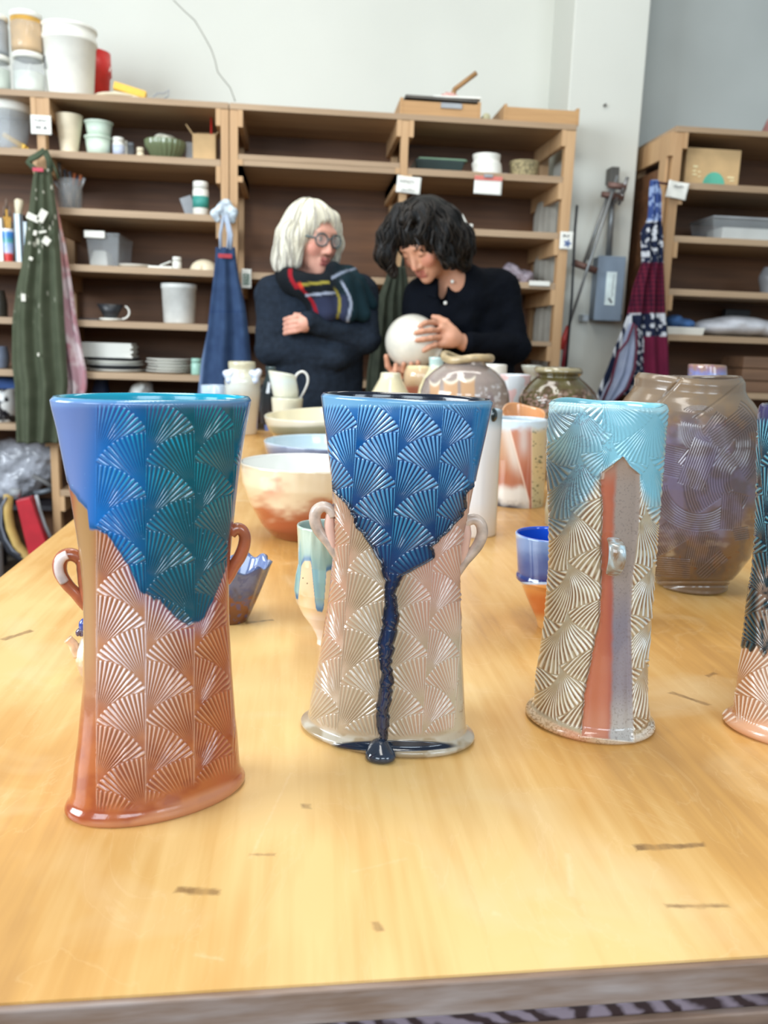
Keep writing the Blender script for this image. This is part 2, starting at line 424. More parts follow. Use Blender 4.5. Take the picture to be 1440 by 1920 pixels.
# ================================================================ room
m_wall, nt, b = new_mat('white_wall_paint')
nf = noise(nt, 1.2, 3); nt.links.new(ramp(nt, nf, [(.3, (200, 202, 194)), (.7, (208, 210, 202))]), b.inputs['Base Color']); b.inputs['Roughness'].default_value = .7
bump(nt, b, noise(nt, 40, 4), .15, .003)
m_wall2 = M((176, 182, 180), .7, var=.04, scale=1.5, name='shade_grey_wall')  # darker grey puts the shade right of the pillar into the wall colour
m_floor = M((118, 108, 98), .5, var=.15, scale=2.5, name='concrete_floor', bmp=.1)
structure(G().box(-3.4, 3.8, -3.0, 4.6, -.1, 0).mk('floor', m_floor, smooth=False))
PX0 = at_y(1075, 60, 4.06)[0]; PX1 = at_y(1216, 60, 4.06)[0]
structure(G().box(-3.4, PX0+.02, 4.4, 4.5, 0, 3.9).mk('wall_back', m_wall, smooth=False))
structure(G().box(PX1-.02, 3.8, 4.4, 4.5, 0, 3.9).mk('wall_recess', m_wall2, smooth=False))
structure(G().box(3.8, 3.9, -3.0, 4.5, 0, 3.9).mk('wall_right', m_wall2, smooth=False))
structure(G().box(PX0, PX1, 4.06, 4.42, 0, 3.9).mk('wall_pillar', m_wall, smooth=False, bevel=.006))
# hairline crack in the plaster
pts = [(325, 0), (345, 20), (365, 38), (377, 58), (385, 72), (396, 92), (403, 112), (408, 135), (420, 150), (432, 165), (441, 190)]
g = G(); g.tube([at_y(x, y, 4.399) for x, y in pts], .0022, 6); tag(g.mk('wall_crack', M((150, 150, 140), .9)), 'thin crack running down the white plaster wall above the shelves', 'crack')
# small screw on the pillar
q = at_y(1133, 198, 4.06); g = G(); g.tube([(q[0], 4.045, q[2]), (q[0], 4.062, q[2])], .006, 10)
tag(g.mk('wall_screw', M((120, 118, 112), .4, .6)), 'small screw head in the upper white pillar', 'screw')

# ================================================================ table
m_top, nt, b = new_mat('varnished_plywood')
tc = N(nt, 'ShaderNodeTexCoord')
n1 = noise(nt, 3.0, 4, stretch=(1, .45, 1), dist=1.2); n2 = noise(nt, 130, 3, stretch=(1, .05, 1)); n3 = noise(nt, 9, 4, dist=.8); n4 = noise(nt, 28, 3, stretch=(1, .22, 1))
f = mth(nt, 'ADD', mth(nt, 'MULTIPLY', n1, .55), mth(nt, 'ADD', mth(nt, 'MULTIPLY', n2, .22), mth(nt, 'MULTIPLY', n4, .23)))
f = mth(nt, 'ADD', f, mth(nt, 'MULTIPLY', mth(nt, 'SUBTRACT', noise(nt, 1.6, 3, dist=1.5), .5), .55))
c = ramp(nt, f, [(.3, (172, 124, 66)), (.47, (204, 154, 84)), (.66, (226, 188, 124))])
# worn pale patches and scratches
c = mixc(nt, mth(nt, 'MULTIPLY', mth(nt, 'SUBTRACT', n3, .56), 2.6, clamp=True), c, L4((226, 198, 152)))
n5 = noise(nt, 6, 5, stretch=(1.6, .6, 1), dist=3.0)
scr = mth(nt, 'MULTIPLY', mth(nt, 'SUBTRACT', .012, mth(nt, 'ABSOLUTE', mth(nt, 'SUBTRACT', n5, .5))), 40, clamp=True)
c = mixc(nt, mth(nt, 'MULTIPLY', scr, mth(nt, 'MULTIPLY', n3, .55)), c, L4((236, 206, 158)))
sx = N(nt, 'ShaderNodeSeparateXYZ'); geo = N(nt, 'ShaderNodeNewGeometry'); nt.links.new(geo.outputs['Position'], sx.inputs[0])
def mark(c, x0, y0, x1, y1, wid, colr, st=.8):
    A = at_z(x0, y0); B = at_z(x1, y1); L = math.hypot(*(B-A)[:2]); ux, uy = (B-A)[:2]/L; mx, my = (A+B)[:2]/2
    dx = mth(nt, 'SUBTRACT', sx.outputs[0], mx); dy = mth(nt, 'SUBTRACT', sx.outputs[1], my)
    al = mth(nt, 'ABSOLUTE', mth(nt, 'ADD', mth(nt, 'MULTIPLY', dx, ux), mth(nt, 'MULTIPLY', dy, uy)))
    ac = mth(nt, 'ABSOLUTE', mth(nt, 'SUBTRACT', mth(nt, 'MULTIPLY', dy, ux), mth(nt, 'MULTIPLY', dx, uy)))
    wob = mth(nt, 'MULTIPLY', mth(nt, 'SUBTRACT', n4, .5), wid*3)
    d = mth(nt, 'MAXIMUM', mth(nt, 'SUBTRACT', al, L/2), mth(nt, 'SUBTRACT', mth(nt, 'ADD', ac, wob), wid))
    fm = mth(nt, 'MULTIPLY', mth(nt, 'SUBTRACT', .0012, mth(nt, 'ADD', d, mth(nt, 'MULTIPLY', mth(nt, 'SUBTRACT', noise(nt, 160, 2), .5), .004))), 420, clamp=True)
    return mixc(nt, mth(nt, 'MULTIPLY', fm, mth(nt, 'MULTIPLY', n2, st*1.5)), c, L4(colr))
for a in [(1190, 1590, 1322, 1584, .0028), (330, 1668, 412, 1674, .0026), (1250, 1699, 1368, 1699, .0012), (468, 1602, 516, 1603, .0008), (5, 1200, 60, 1182, .004),
          (1258, 1298, 1330, 1322, .0022), (460, 1168, 512, 1162, .003), (704, 1728, 712, 1746, .0016), (565, 1512, 582, 1512, .0022), (1325, 1268, 1342, 1262, .002)]:
    c = mark(c, *a, (120, 86, 50), .8)
for a in [(470, 1608, 545, 1450, .0004), (1065, 1600, 1072, 1680, .0022), (980, 1195, 1180, 1215, .0018), (660, 1635, 760, 1610, .0006), (365, 1790, 420, 1800, .0007), (925, 1712, 940, 1716, .002)]:
    c = mark(c, *a[:4], a[4]*.5, (240, 214, 172), .35)
nt.links.new(c, b.inputs['Base Color']); b.inputs['Roughness'].default_value = .38; b.inputs['Coat Weight'].default_value = .15; b.inputs['Coat Roughness'].default_value = .18
bump(nt, b, n2, .12, .0006)
m_edge, nt, b = new_mat('weathered_plywood_edge')
e1 = noise(nt, 22, 4, stretch=(.12, 1, 2.2), dist=.5); e2 = noise(nt, 90, 3, stretch=(.2, 1, 1))
nt.links.new(ramp(nt, mth(nt, 'ADD', mth(nt, 'MULTIPLY', e1, .6), mth(nt, 'MULTIPLY', e2, .4)), [(.34, (92, 72, 62)), (.5, (132, 108, 92)), (.66, (162, 148, 142))]), b.inputs['Base Color'])
b.inputs['Roughness'].default_value = .42; bump(nt, b, e2, .4, .002)
m_core, nt, b = new_mat('dark_plywood_core')
wv = N(nt, 'ShaderNodeTexWave'); wv.inputs['Scale'].default_value = 34; wv.inputs['Distortion'].default_value = 9; wv.inputs['Detail'].default_value = 3; wv.bands_direction = 'DIAGONAL'
tc = N(nt, 'ShaderNodeTexCoord'); nt.links.new(tc.outputs['Object'], wv.inputs[0])
nt.links.new(ramp(nt, mth(nt, 'MULTIPLY', wv.outputs[1], noise(nt, 9, 3)), [(.12, (50, 34, 36)), (.5, (136, 122, 132))]), b.inputs['Base Color']); b.inputs['Roughness'].default_value = .4
TX0, TX1, TY0, TY1 = at_z(0, 1083)[0], 1.25, at_z(720, 1836)[1], 2.86
yl, yr = at_z(0, 1880)[1], at_z(1440, 1790)[1]
slope = (yr-yl)/(at_z(1440, 1790)[0]-at_z(0, 1880)[0])
def yf(x): return TY0+slope*(x-.04)
tab = thing('work_table', 'large golden varnished plywood table carrying the pots, with a worn brown front edge', 'table', ((TX0+TX1)/2, (TY0+TY1)/2, 0))
def slab(x0, x1, dy0, y1, z0, z1, g=None):
    g = g or G(); return g.add([(x0, yf(x0)+dy0, z0), (x1, yf(x1)+dy0, z0), (x1, y1, z0), (x0, y1, z0), (x0, yf(x0)+dy0, z1), (x1, yf(x1)+dy0, z1), (x1, y1, z1), (x0, y1, z1)],
                 [(0,3,2,1),(4,5,6,7),(0,1,5,4),(1,2,6,5),(2,3,7,6),(3,0,4,7)])
slab(TX0, TX1, 0, TY1, TZ-.006, TZ).mk('tabletop', m_top, tab, smooth=False)
def strip(z0, z1, d, mat, lab):
    g = G()
    slab(TX0, TX1, -d, TY0+.03, z0, z1, g)
    o = g.mk('edge_strip', mat, tab, smooth=False, bevel=.002, label=lab); return o
strip(TZ-.020, TZ-.0015, .0035, m_edge, 'worn grey brown upper edge strip')
strip(TZ-.030, TZ-.0202, .001, m_core, 'dark split middle edge layer')
strip(TZ-.044, TZ-.0302, .004, m_edge, 'worn lower edge strip')
slab(TX0+.004, TX1-.004, .03, TY1-.004, TZ-.044, TZ-.0062).mk('core_panel', m_edge, tab, smooth=False)
m_leg = M_wood('table_leg_wood', (120, 92, 66), (160, 128, 94), 2)
g = G(); g.box(TX0+.06, TX1-.06, TY0+.07, TY0+.1, TZ-.15, TZ-.044); g.box(TX0+.06, TX1-.06, TY1-.1, TY1-.07, TZ-.15, TZ-.044)
g.box(TX0+.06, TX0+.09, TY0+.1, TY1-.1, TZ-.15, TZ-.044); g.box(TX1-.09, TX1-.06, TY0+.1, TY1-.1, TZ-.15, TZ-.044)
g.mk('apron_rail', m_leg, tab, smooth=False)
for x in (TX0+.12, TX1-.12):
    for y in (TY0+.13, TY1-.13):
        G().box(x-.04, x+.04, y-.04, y+.04, 0, TZ-.044).mk('leg', m_leg, tab, smooth=False, bevel=.004)

# ================================================================ shelving
m_post = M_wood('pine_post', (172, 134, 94), (200, 164, 122), 2, 10)
m_board = M_wood('shelf_plywood', (152, 126, 98), (184, 158, 128), 0, 9)
m_back = M_wood('fir_back_panel', (72, 47, 31), (132, 90, 58), 0, 6, .6)
YB = 4.25
def sx_(x, y=300, Y=YS): return float(at_y(x, y, Y)[0])
def sz_(x, y, Y=YS): return float(at_y(x, y, Y)[2])
def unit(name, label, posts, bays, top, x_ends, back=True, openside=()):
    """posts: list of (x0,x1); bays: list of (x0,x1,[(ztop,thick)...])"""
    u = thing(name, label, 'shelving', ((x_ends[0]+x_ends[1])/2, (YS+YB)/2, 0))
    for x0, x1 in posts:
        G().box(x0, x1, YS, YS+.045, 0, top-.024).mk('post', m_post, u, smooth=False, bevel=.002)
        G().box(x0, x1, YB-.05, YB-.005, 0, top-.024).mk('rear_post', m_post, u, smooth=False)
    G().box(x_ends[0], x_ends[1], YS-.004, YB, top-.024, top).mk('top_board', m_board, u, smooth=False, bevel=.0015)
    for x0, x1, lv in bays:
        for zt, th in lv:
            G().box(x0+.001, x1-.001, YS+.002, YB-.006, zt-th, zt).mk('shelf', m_board, u, smooth=False, bevel=.0015)
        for zt, th in list(lv)+[(top, .024)]:
            for xa, xb in ((x0, x0+.02), (x1-.02, x1)):
                G().box(xa, xb, YS-.002, YB-.006, zt-th-.066, zt-th-.0002).mk('cleat', m_post, u, smooth=False)
    for x0, x1, lv in bays:
        G().box(x0, x1, YB-.005, YB+.004, .05, top-.024).mk('back_panel', m_back, u, smooth=False)
    return u
ZT = 2.062
Z1 = [1.842, 1.622, 1.398, 1.172, .955, .725, .44]
pA = (sx_(67, 200), sx_(83, 200)); pB = (sx_(414, 300), sx_(429, 300)); pC = (sx_(430.5, 300), sx_(446, 300)); pD = (sx_(752, 270), sx_(766, 270))
pE = (sx_(1059, 300), sx_(1077, 300)); pF = (sx_(1262, 300), sx_(1278, 300)); th = .028
uA = unit('shelving_unit', 'left open pine shelving unit crowded with buckets, tubs and plates', [(-2.0, -1.96), pA, pB],
     [(-1.96, pA[0], [(z, th) for z in (1.842, 1.398, 1.172, .955, .725)]), (pA[1], pB[0], [(z, th) for z in Z1])], ZT, (-2.0, pB[1]))
uB = unit('shelving_unit', 'middle pine shelving unit mostly empty, behind the two women', [pC, pD, pE],
     [(pC[1], pD[0], [(1.868, .022), (1.845, .022), (1.396, th), (1.17, th), (.95, th), (.72, th)]), (pD[1], pE[0], [(1.85, th), (1.617, th), (1.404, th), (1.15, .02), (.92, th)])], ZT, (pC[0], pE[1]))
uC = unit('shelving_unit', 'right pine shelving unit beyond the white pillar', [pF, (2.75, 2.79)],
     [(pF[1], 2.75, [(1.855, th), (1.63, th), (1.402, th), (1.203, th), (.95, th), (.7, th)])], ZT+.02, (pF[0], 2.79))
g = G(); g.box(pF[0]-.006, pF[0]-.0005, YS+.05, YB-.05, .1, 1.93); g.mk('side_panel', m_back, uC, smooth=False)
g = G(); g.box(pF[0]-.02, pF[0]-.0005, YS+.0, YB, 1.96, ZT-.005); g.box(pF[0]-.02, pF[0]-.0065, YS+.03, YS+.1, .1, 1.96); g.mk('side_rail', m_post, uC, smooth=False)

# small builders for shelf goods -------------------------------------------------
ZTOP = ZT
def spot(x, y, Y, z): p = at_y(x, y, Y); return np.array([p[0], Y, z])
def spot_pot(name, label, cat, rows, Y, z, mat, **kw):
    xm = (rows[0][1]+rows[0][2])/2; ys = [r[0] for r in rows if r[0] != 'B']
    c = at_y(xm, max(ys), Y); return pot(name, label, cat, rows, (c[0], Y, z), mat, base=z, **kw)
def on_shelf_box(name, label, cat, x0, x1, ytop, z, Y0, dep, mat, bevel=.003, as_mesh=True, group=None):
    a = at_y(x0, ytop, Y0); b_ = at_y(x1, ytop, Y0)
    g = G().box(a[0], b_[0], Y0, Y0+dep, z, (a[2]+b_[2])/2); o = g.mk(name, mat, smooth=False, bevel=bevel)
    return tag(o, label, cat, group)
def curve_text(txt, size, loc, mat, parent, rot=(math.pi/2, 0, 0), label=None):
    cu = bpy.data.curves.new('lettering', 'FONT'); cu.body = txt; cu.size = size; cu.extrude = .0004; cu.align_x = 'CENTER'; cu.align_y = 'CENTER'
    tmp = bpy.data.objects.new('tmp', cu); COL.objects.link(tmp)
    dg = bpy.context.evaluated_depsgraph_get(); me = bpy.data.meshes.new_from_object(tmp.evaluated_get(dg)); bpy.data.objects.remove(tmp)
    me.materials.clear(); me.materials.append(mat)
    o = bpy.data.objects.new('lettering', me); COL.objects.link(o); o.parent = parent
    o.location = tuple(np.asarray(loc, float)-WL[parent.name]); o.rotation_euler = rot; WL[o.name] = WL[parent.name]; return o
# ================================================================ goods on the shelves
m_white = M((232, 232, 224), .4, var=.03); m_cream = M((226, 214, 186), .5, var=.05); m_tcup = M((206, 222, 206), .35, var=.05)
m_clear = M((205, 212, 216), .08, var=.04, alpha=.3, name='clear_plastic')
m_red = M((200, 46, 42), .4); m_yel = M((232, 186, 70), .5); m_dark = M((40, 42, 46), .4); m_steel = M((150, 152, 156), .3, .8); m_grey = M((150, 154, 158), .5)
m_card = M((200, 168, 122), .8, var=.05); m_ink = M((70, 72, 80), .8); m_teal = M((60, 150, 140), .5); m_blue = M((60, 92, 150), .5)
m_box = M_wood('box_wood', (164, 124, 80), (190, 150, 102), 0, 16)
def jarx(label, x0, x1, yt, yb, zb, Y, contc, lidh=.022, fill=.72):
    a = at_y(x0, yt, Y); b_ = at_y(x1, yt, Y); c = (a+b_)/2; r = (b_[0]-a[0])/2; zt = c[2]
    t = thing('storage_jar', label, 'jar', (c[0], Y, zb))
    H = zt-zb
    g = G(); g.lathe(c[0], Y, [(r*.5, zb+.0005), (r*.95, zb+.003), (r*.98, zb+.02), (r*.98, zt-.05), (r*.86, zt-lidh)], 36); g.mk('glass_body', m_clear, t)
    g = G(); g.lathe(c[0], Y, [(r*.9, zb+.005), (r*.93, zb+.02), (r*.93, zb+.005+H*fill)], 32); g.mk('contents', contc, t)
    g = G(); g.lathe(c[0], Y, [(r*.88, zt-lidh), (r*.97, zt-lidh+.002), (r*.97, zt-.003), (r*.9, zt)], 36); g.mk('lid', m_white, t)
    return zt
m_straw = M((206, 160, 74), .6, var=.12); m_milk = M((222, 226, 216), .6, var=.1); m_gr = M((206, 216, 200), .6)
z1 = jarx('clear jar of pale powder with white lid, under the amber jar', 23, 82, 102, 172, ZT, 3.88, m_milk, fill=.5)
jarx('jar of amber contents with white lid, stacked on a clear jar', 17, 79, 26, 100, z1, 3.88, m_straw, fill=.9)
z1 = jarx('jar of pale green powder at the left edge, lower of its stack', -35, 18, 106, 172, ZT, 3.88, m_gr, fill=.6)
jarx('grey jar with white lid at the left edge, upper of its stack', -38, 15, 30, 104, z1, 3.88, m_grey, fill=.8)
# big white bucket, nested with another
c = at_y(130, 100, 3.93)
t = thing('bucket', 'large white plastic bucket with a double rim on top of the left shelves', 'bucket', (c[0], 3.93, ZT))
rt = (at_y(183, 70, 3.93)[0]-at_y(77, 70, 3.93)[0])/2; zt = at_y(130, 54, 3.93)[2]; zm = at_y(130, 84, 3.93)[2]
g = G(); g.lathe(c[0], 3.93, [(rt*.78, ZT), (rt*.8, ZT+.004), (rt*.94, zm), (rt*.99, zm+.002), (rt*.99, zm+.018), (rt*.95, zm+.02), (rt*.95, zt-.012), (rt, zt-.01), (rt, zt), (rt*.93, zt), (rt*.9, zt-.06), (rt*.75, ZT+.01)], 48); g.mk('body', m_white, t)
q = at_y(89, 125, 3.8); g = G(); cx = c[0]-rt*.72; g.obox((cx, 3.93-rt*.53, ZT+.13), (.022, .002, .055), rz=-.93); g.mk('label', M((205, 205, 200), .6), t)
g = G()
for i in range(7): g.obox((cx-.0016, 3.93-rt*.545, ZT+.11+i*.0065), (.018, .002, .0022), rz=-.93)
g.mk('label_print', m_ink, t)
c = at_y(180, 130, 4.1); rt = (at_y(208, 105, 4.1)[0]-at_y(140, 105, 4.1)[0])/2; cx = at_y(174, 120, 4.1)[0]; zt = at_y(190, 100, 4.1)[2]
t = thing('bucket', 'small red plastic bucket half hidden behind the white bucket', 'bucket', (cx, 4.1, ZT))
G().lathe(cx, 4.1, [(rt*.8, ZT), (rt*.93, ZT+(zt-ZT)*.6), (rt*1.02, ZT+(zt-ZT)*.62), (rt*.98, zt), (rt*.9, zt), (rt*.78, ZT+.01)], 40).mk('body', m_red, t)
a = [(cx+rt*math.cos(u)*1.02, 4.1-rt*.3+math.sin(u)*.0, zt-.06-.05*math.sin(u)) for u in np.linspace(0, math.pi, 14)]
G().tube(a, .0025, 8).mk('handle', m_white, t)
# flat tub, brush block, clip
g = G(); p = at_y(222, 172, 3.9); g.lathe(p[0], 3.9, [(.04, ZT), (.085, ZT+.006), (.095, ZT+.016), (.085, ZT+.014), (.03, ZT+.008)], 32)
tag(g.mk('shallow_plate', m_cream), 'shallow cream plate lying beside the buckets on top', 'plate')
t = thing('wooden_brush', 'yellow wooden handled brush lying tilted on the top board', 'brush', spot(250, 165, 3.84, ZT))
a = at_y(220, 158, 3.86); b_ = at_y(268, 170, 3.86)
G().obox(((a[0]+b_[0])/2, 3.86, ZT+.035), (.13, .05, .03), rz=.1, ry=.22).mk('block', m_yel, t, smooth=False, bevel=.004)
G().obox(((a[0]+b_[0])/2-.005, 3.86, ZT+.014), (.12, .045, .014), rz=.1, ry=.1).mk('bristles', m_cream, t, smooth=False)
t = thing('spring_clamp', 'small grey wire clamp lying on wooden scrap on the top board', 'clamp', spot(300, 175, 3.84, ZT))
a = at_y(286, 172, 3.84); b_ = at_y(317, 172, 3.84)
G().tube([(a[0], 3.84, ZT+.012), (a[0]+.02, 3.84, ZT+.03), (b_[0]-.02, 3.84, ZT+.03), (b_[0], 3.84, ZT+.045), (b_[0]-.004, 3.84, ZT+.02), (b_[0]-.03, 3.84, ZT+.006), (a[0]+.01, 3.84, ZT+.005)], .003, 8, closed=True).mk('wire', m_grey, t)
g = G(); g.obox((b_[0]+.012, 3.86, ZT+.005), (.09, .03, .01), rz=.25); tag(g.mk('wood_scrap', m_box, smooth=False), 'thin wood scrap next to the grey clamp on the top board', 'wood')
# boxes on top of the middle unit
def tray(name, label, x0, x1, ytop, z, Y0, dep, mat, lip=.012, group=None):
    a = at_y(x0, ytop, Y0); b_ = at_y(x1, ytop, Y0); zt = (a[2]+b_[2])/2
    t = thing(name, label, 'box', ((a[0]+b_[0])/2, Y0+dep/2, z), group)
    G().box(a[0], b_[0], Y0, Y0+lip, z, zt-.004).mk('front_board', mat, t, smooth=False, bevel=.001)
    G().box(a[0], b_[0], Y0+dep-lip, Y0+dep, z, zt-.004).mk('rear_board', mat, t, smooth=False, bevel=.001)
    for x in (a[0]-lip, b_[0]): G().box(x, x+lip, Y0-.002, Y0+dep+.002, z, zt+.006).mk('side_board', mat, t, smooth=False, bevel=.001)
    G().box(a[0], b_[0], Y0+lip, Y0+dep-lip, z, z+.006).mk('base', mat, t, smooth=False)
    return t, a[0], b_[0], zt
t, xa, xb, zt = tray('wooden_box', 'wooden drawer box carrying dark boards and paper on top of the shelves', 756, 897, 190, ZT, 3.83, .3, m_box)
G().box((xa+xb)/2-.0, (xa+xb)/2+.09, 3.824, 3.83, zt-.026, zt-.006).mk('label_slot', m_grey, t, smooth=False)
z = zt+.006
g = G(); g.obox(((xa+xb)/2, 3.98, z+.006), (.31, .3, .011), rz=.03); tag(g.mk('dark_board', M((92, 88, 82), .7), smooth=False), 'dark board lying flat on the wooden drawer box', 'board')
g = G(); g.obox(((xa+xb)/2+.075, 3.93, z+.0155), (.2, .2, .007), rz=-.06); tag(g.mk('paper_stack', m_white, smooth=False), 'white papers lying on the dark board atop the drawer box', 'paper')
p = at_y(845, 163, 4.0); g = G(); g.ell((p[0], 4.02, z+.05), (.045, .045, .031), 12)
o = g.mk('twine_ball', M((226, 196, 186), .8, var=.1, scale=60, bmp=.6)); tag(o, 'ball of red and white twine on the papers of the drawer box', 'twine')
g = G()
for i in range(6):
    a = i*.5
    g.tube([(p[0]+math.cos(u)*.046*math.cos(a), 4.02+math.sin(u)*.046, z+.05+math.cos(u)*.032*math.sin(a)) for u in np.linspace(0, 2*math.pi, 30)][:-1], .0016, 5, closed=True)
g.mk('red_strand', M((200, 90, 80), .8), o)
a = at_y(852, 168, 4.06); b_ = at_y(893, 137, 4.06); g = G(); g.tube([a, b_], .011, 12); g.tube([a+np.array([-.0, .03, -.03]), a], .011, 12)
tag(g.mk('wooden_dowel', M_wood('dowel', (150, 112, 70), (180, 140, 92), 0)), 'short wooden stick pointing up from the drawer box', 'stick')
p = at_y(911, 212, 3.86); g = G(); g.lathe(0, 0, [(.016, 0), (.017, .002), (.017, .2), (.016, .2)], 24)
g.v = [(p[0]+x, 3.84+zz, ZT+.0172+y) for x, y, zz in g.v]; tag(g.mk('cardboard_tube', M((176, 172, 140), .8)), 'end of a pale cardboard tube between the two wooden boxes', 'tube')
t, xa, xb, zt = tray('wooden_box', 'rough wooden tray with an open top at the right end of the middle shelves', 951, 1082, 202, ZT, 3.82, .34, m_box)
p = at_y(1020, 196, 4.0); g = G(); g.lathe(p[0], 4.02, [(.014, ZT+.006), (.014, zt+.02), (.01, zt+.022)], 20); tag(g.mk('dark_bobbin', m_dark), 'dark round bobbin peeking over the rim of the wooden tray', 'bobbin')
# row under the top: left unit
zr = Z1[0]
t = spot_pot('storage_tub', 'clear tub with white lid and yellow tools in it, at the left edge', 'tub', [('B', -30, 50), (200, -38, 60)], 3.95, zr, m_clear, n=32, nz=12, k=1, wall=.003)
spot_pot('lid', '', '', [(212, -40, 62), (196, -39, 61)], 3.95, at_y(10, 213, 3.95)[2], m_white, n=32, nz=6, parent=t, solid=True)
g = G(); p = spot(30, 250, 3.95, zr); g.obox((p[0], 3.93, zr+.05), (.1, .03, .02), ry=.5); g.obox((p[0]+.02, 3.95, zr+.02), (.07, .05, .02)); g.mk('yellow_tools', m_yel, t, smooth=False, bevel=.004)
t = spot_pot('paper_cup', 'tall cream paper cup on the upper left shelf', 'cup', [('B', 110, 148), (284, 113, 147), (224, 104, 155), (217, 103, 156)], 3.9, zr, m_cream, n=32, nz=24, wall=.003)
def deli(label, x0, x1, yt, z, Y):
    a = at_y(x0, yt, Y); b_ = at_y(x1, yt, Y); c = (a+b_)/2; r = (b_[0]-a[0])/2; zt = c[2]; t = thing('lidded_tub', label, 'tub', (c[0], Y, z))
    G().lathe(c[0], Y, [(r*.78, z), (r*.93, zt-.008), (r*.8, zt-.01)], 32).mk('body', m_tcup, t); G().lathe(c[0], Y, [(r*.97, zt-.01), (r, zt-.008), (r, zt-.001), (r*.94, zt)], 32).mk('lid', m_tcup, t); return zt
z = deli('pale green lidded tub, lower one of the stacked pair', 158, 210, 257, zr, 3.92); deli('pale green lidded tub, upper one of the stacked pair', 158, 212, 229, z, 3.92)
p = spot(157, 280, 3.99, zr); g = G(); g.lathe(p[0], 3.99, [(.02, zr), (.022, zr+.03), (.01, zr+.035)], 20); tag(g.mk('blue_pot', m_blue), 'small blue pot between the paper cup and green tubs', 'pot')
def bottle(label, x0, x1, yt, z, Y, mat, capm=None, name='small_bottle', caph=.018, bandc=None, cat='bottle', neck=.95):
    a = at_y(x0, yt, Y); b_ = at_y(x1, yt, Y); c = (a+b_)/2; r = (b_[0]-a[0])/2; zt = c[2]; t = thing(name, label, cat, (c[0], Y, z))
    G().lathe(c[0], Y, [(r*.9, z), (r, z+.003), (r, zt-caph-.006), (r*neck*.9, zt-caph)], 28).mk('body', mat, t)
    G().lathe(c[0], Y, [(r*neck, zt-caph+.0003), (r*neck, zt-.002), (r*neck*.9, zt)], 28).mk('cap', capm or mat, t)
    if bandc: h = zt-caph-z; G().lathe(c[0], Y, [(r*1.015, z+h*bandc[1]), (r*1.015, z+h*bandc[2])], 28).mk('label_band', bandc[0], t)
    return t
bottle('short white bottle with pale blue label on the upper left shelf', 211, 233, 258, zr, 3.9, m_white, bandc=(M((190, 200, 220), .5), .15, .8))
bottle('narrow white bottle right of the short labelled one', 232, 239, 264, zr, 3.93, m_white)
bottle('dark grey lidded pot behind the small white bottles', 238, 252, 268, zr, 4.0, m_grey, name='small_pot', cat='pot')
bottle('tiny white round jar beside the carved green bowl', 256, 270, 277, zr, 3.9, m_cream, name='tiny_jar', cat='jar')
t = spot_pot('carved_bowl', 'olive green fluted bowl heaped with wrapped bits', 'bowl', [('B', 288, 332), (286, 278, 343), (276, 272, 347), (266, 271, 348)], 3.93, zr, M_glaze([(0, (86, 98, 70)), (1, (118, 130, 98))]), n=96, nz=24,
    dispfn=lambda X, Y, f: .003*np.cos(np.arccos(np.clip(f, -1, 1))*22))
p = spot(310, 250, 3.93, zr)
V, F = sdf_mesh([ell((p[0]+dx, 3.93+dy, zr+.07+dz), (.035, .03, .026)) for dx, dy, dz in ((-.04, 0, .0), (0, -.02, .012), (.04, .01, 0), (.01, .03, .02), (-.02, .03, .025))], .005, .01)
tag(mk('wrapped_scraps', V, F, M((206, 196, 180), .6, var=.3, scale=25)), 'crumpled wrapped scraps heaped in the green bowl', 'scraps')
o = on_shelf_box('clear_cup', 'clear small cup between the green bowl and open carton', 'cup', 348, 362, 266, zr, 3.95, .05, m_clear)
# open carton
a = at_y(361, 250, 3.9); b_ = at_y(404, 250, 3.9); cx = (a[0]+b_[0])/2; wd = b_[0]-a[0]; h = a[2]-zr
t = thing('open_carton', 'small kraft carton with its flaps open, at the right of the upper shelf', 'carton', (cx, 3.95, zr))
g = G(); g.box(a[0], b_[0], 3.9, 3.903, zr, zr+h); g.box(a[0], b_[0], 3.997, 4, zr, zr+h); g.box(a[0], a[0]+.003, 3.903, 3.997, zr, zr+h); g.box(b_[0]-.003, b_[0], 3.903, 3.997, zr, zr+h); g.box(a[0]+.003, b_[0]-.003, 3.903, 3.997, zr, zr+.003); g.mk('body', m_card, t, smooth=False)
for s, xx in ((-1, a[0]), (1, b_[0])): G().obox((xx+s*.014, 3.95, zr+h+.018), (.003, .09, .045), ry=s*.65).mk('flap', m_card, t, smooth=False)
G().obox((cx, 4.01, zr+h+.014), (wd*.95, .003, .035), rx=-.5).mk('flap', m_card, t, smooth=False)
p = at_y(396, 225, 3.96); g = G(); g.tube([(p[0], 3.96, zr+.01), (p[0], 3.96, p[2]+.02)], .004, 8); tag(g.mk('red_stick', m_red), 'thin red stick standing in the open carton', 'stick')
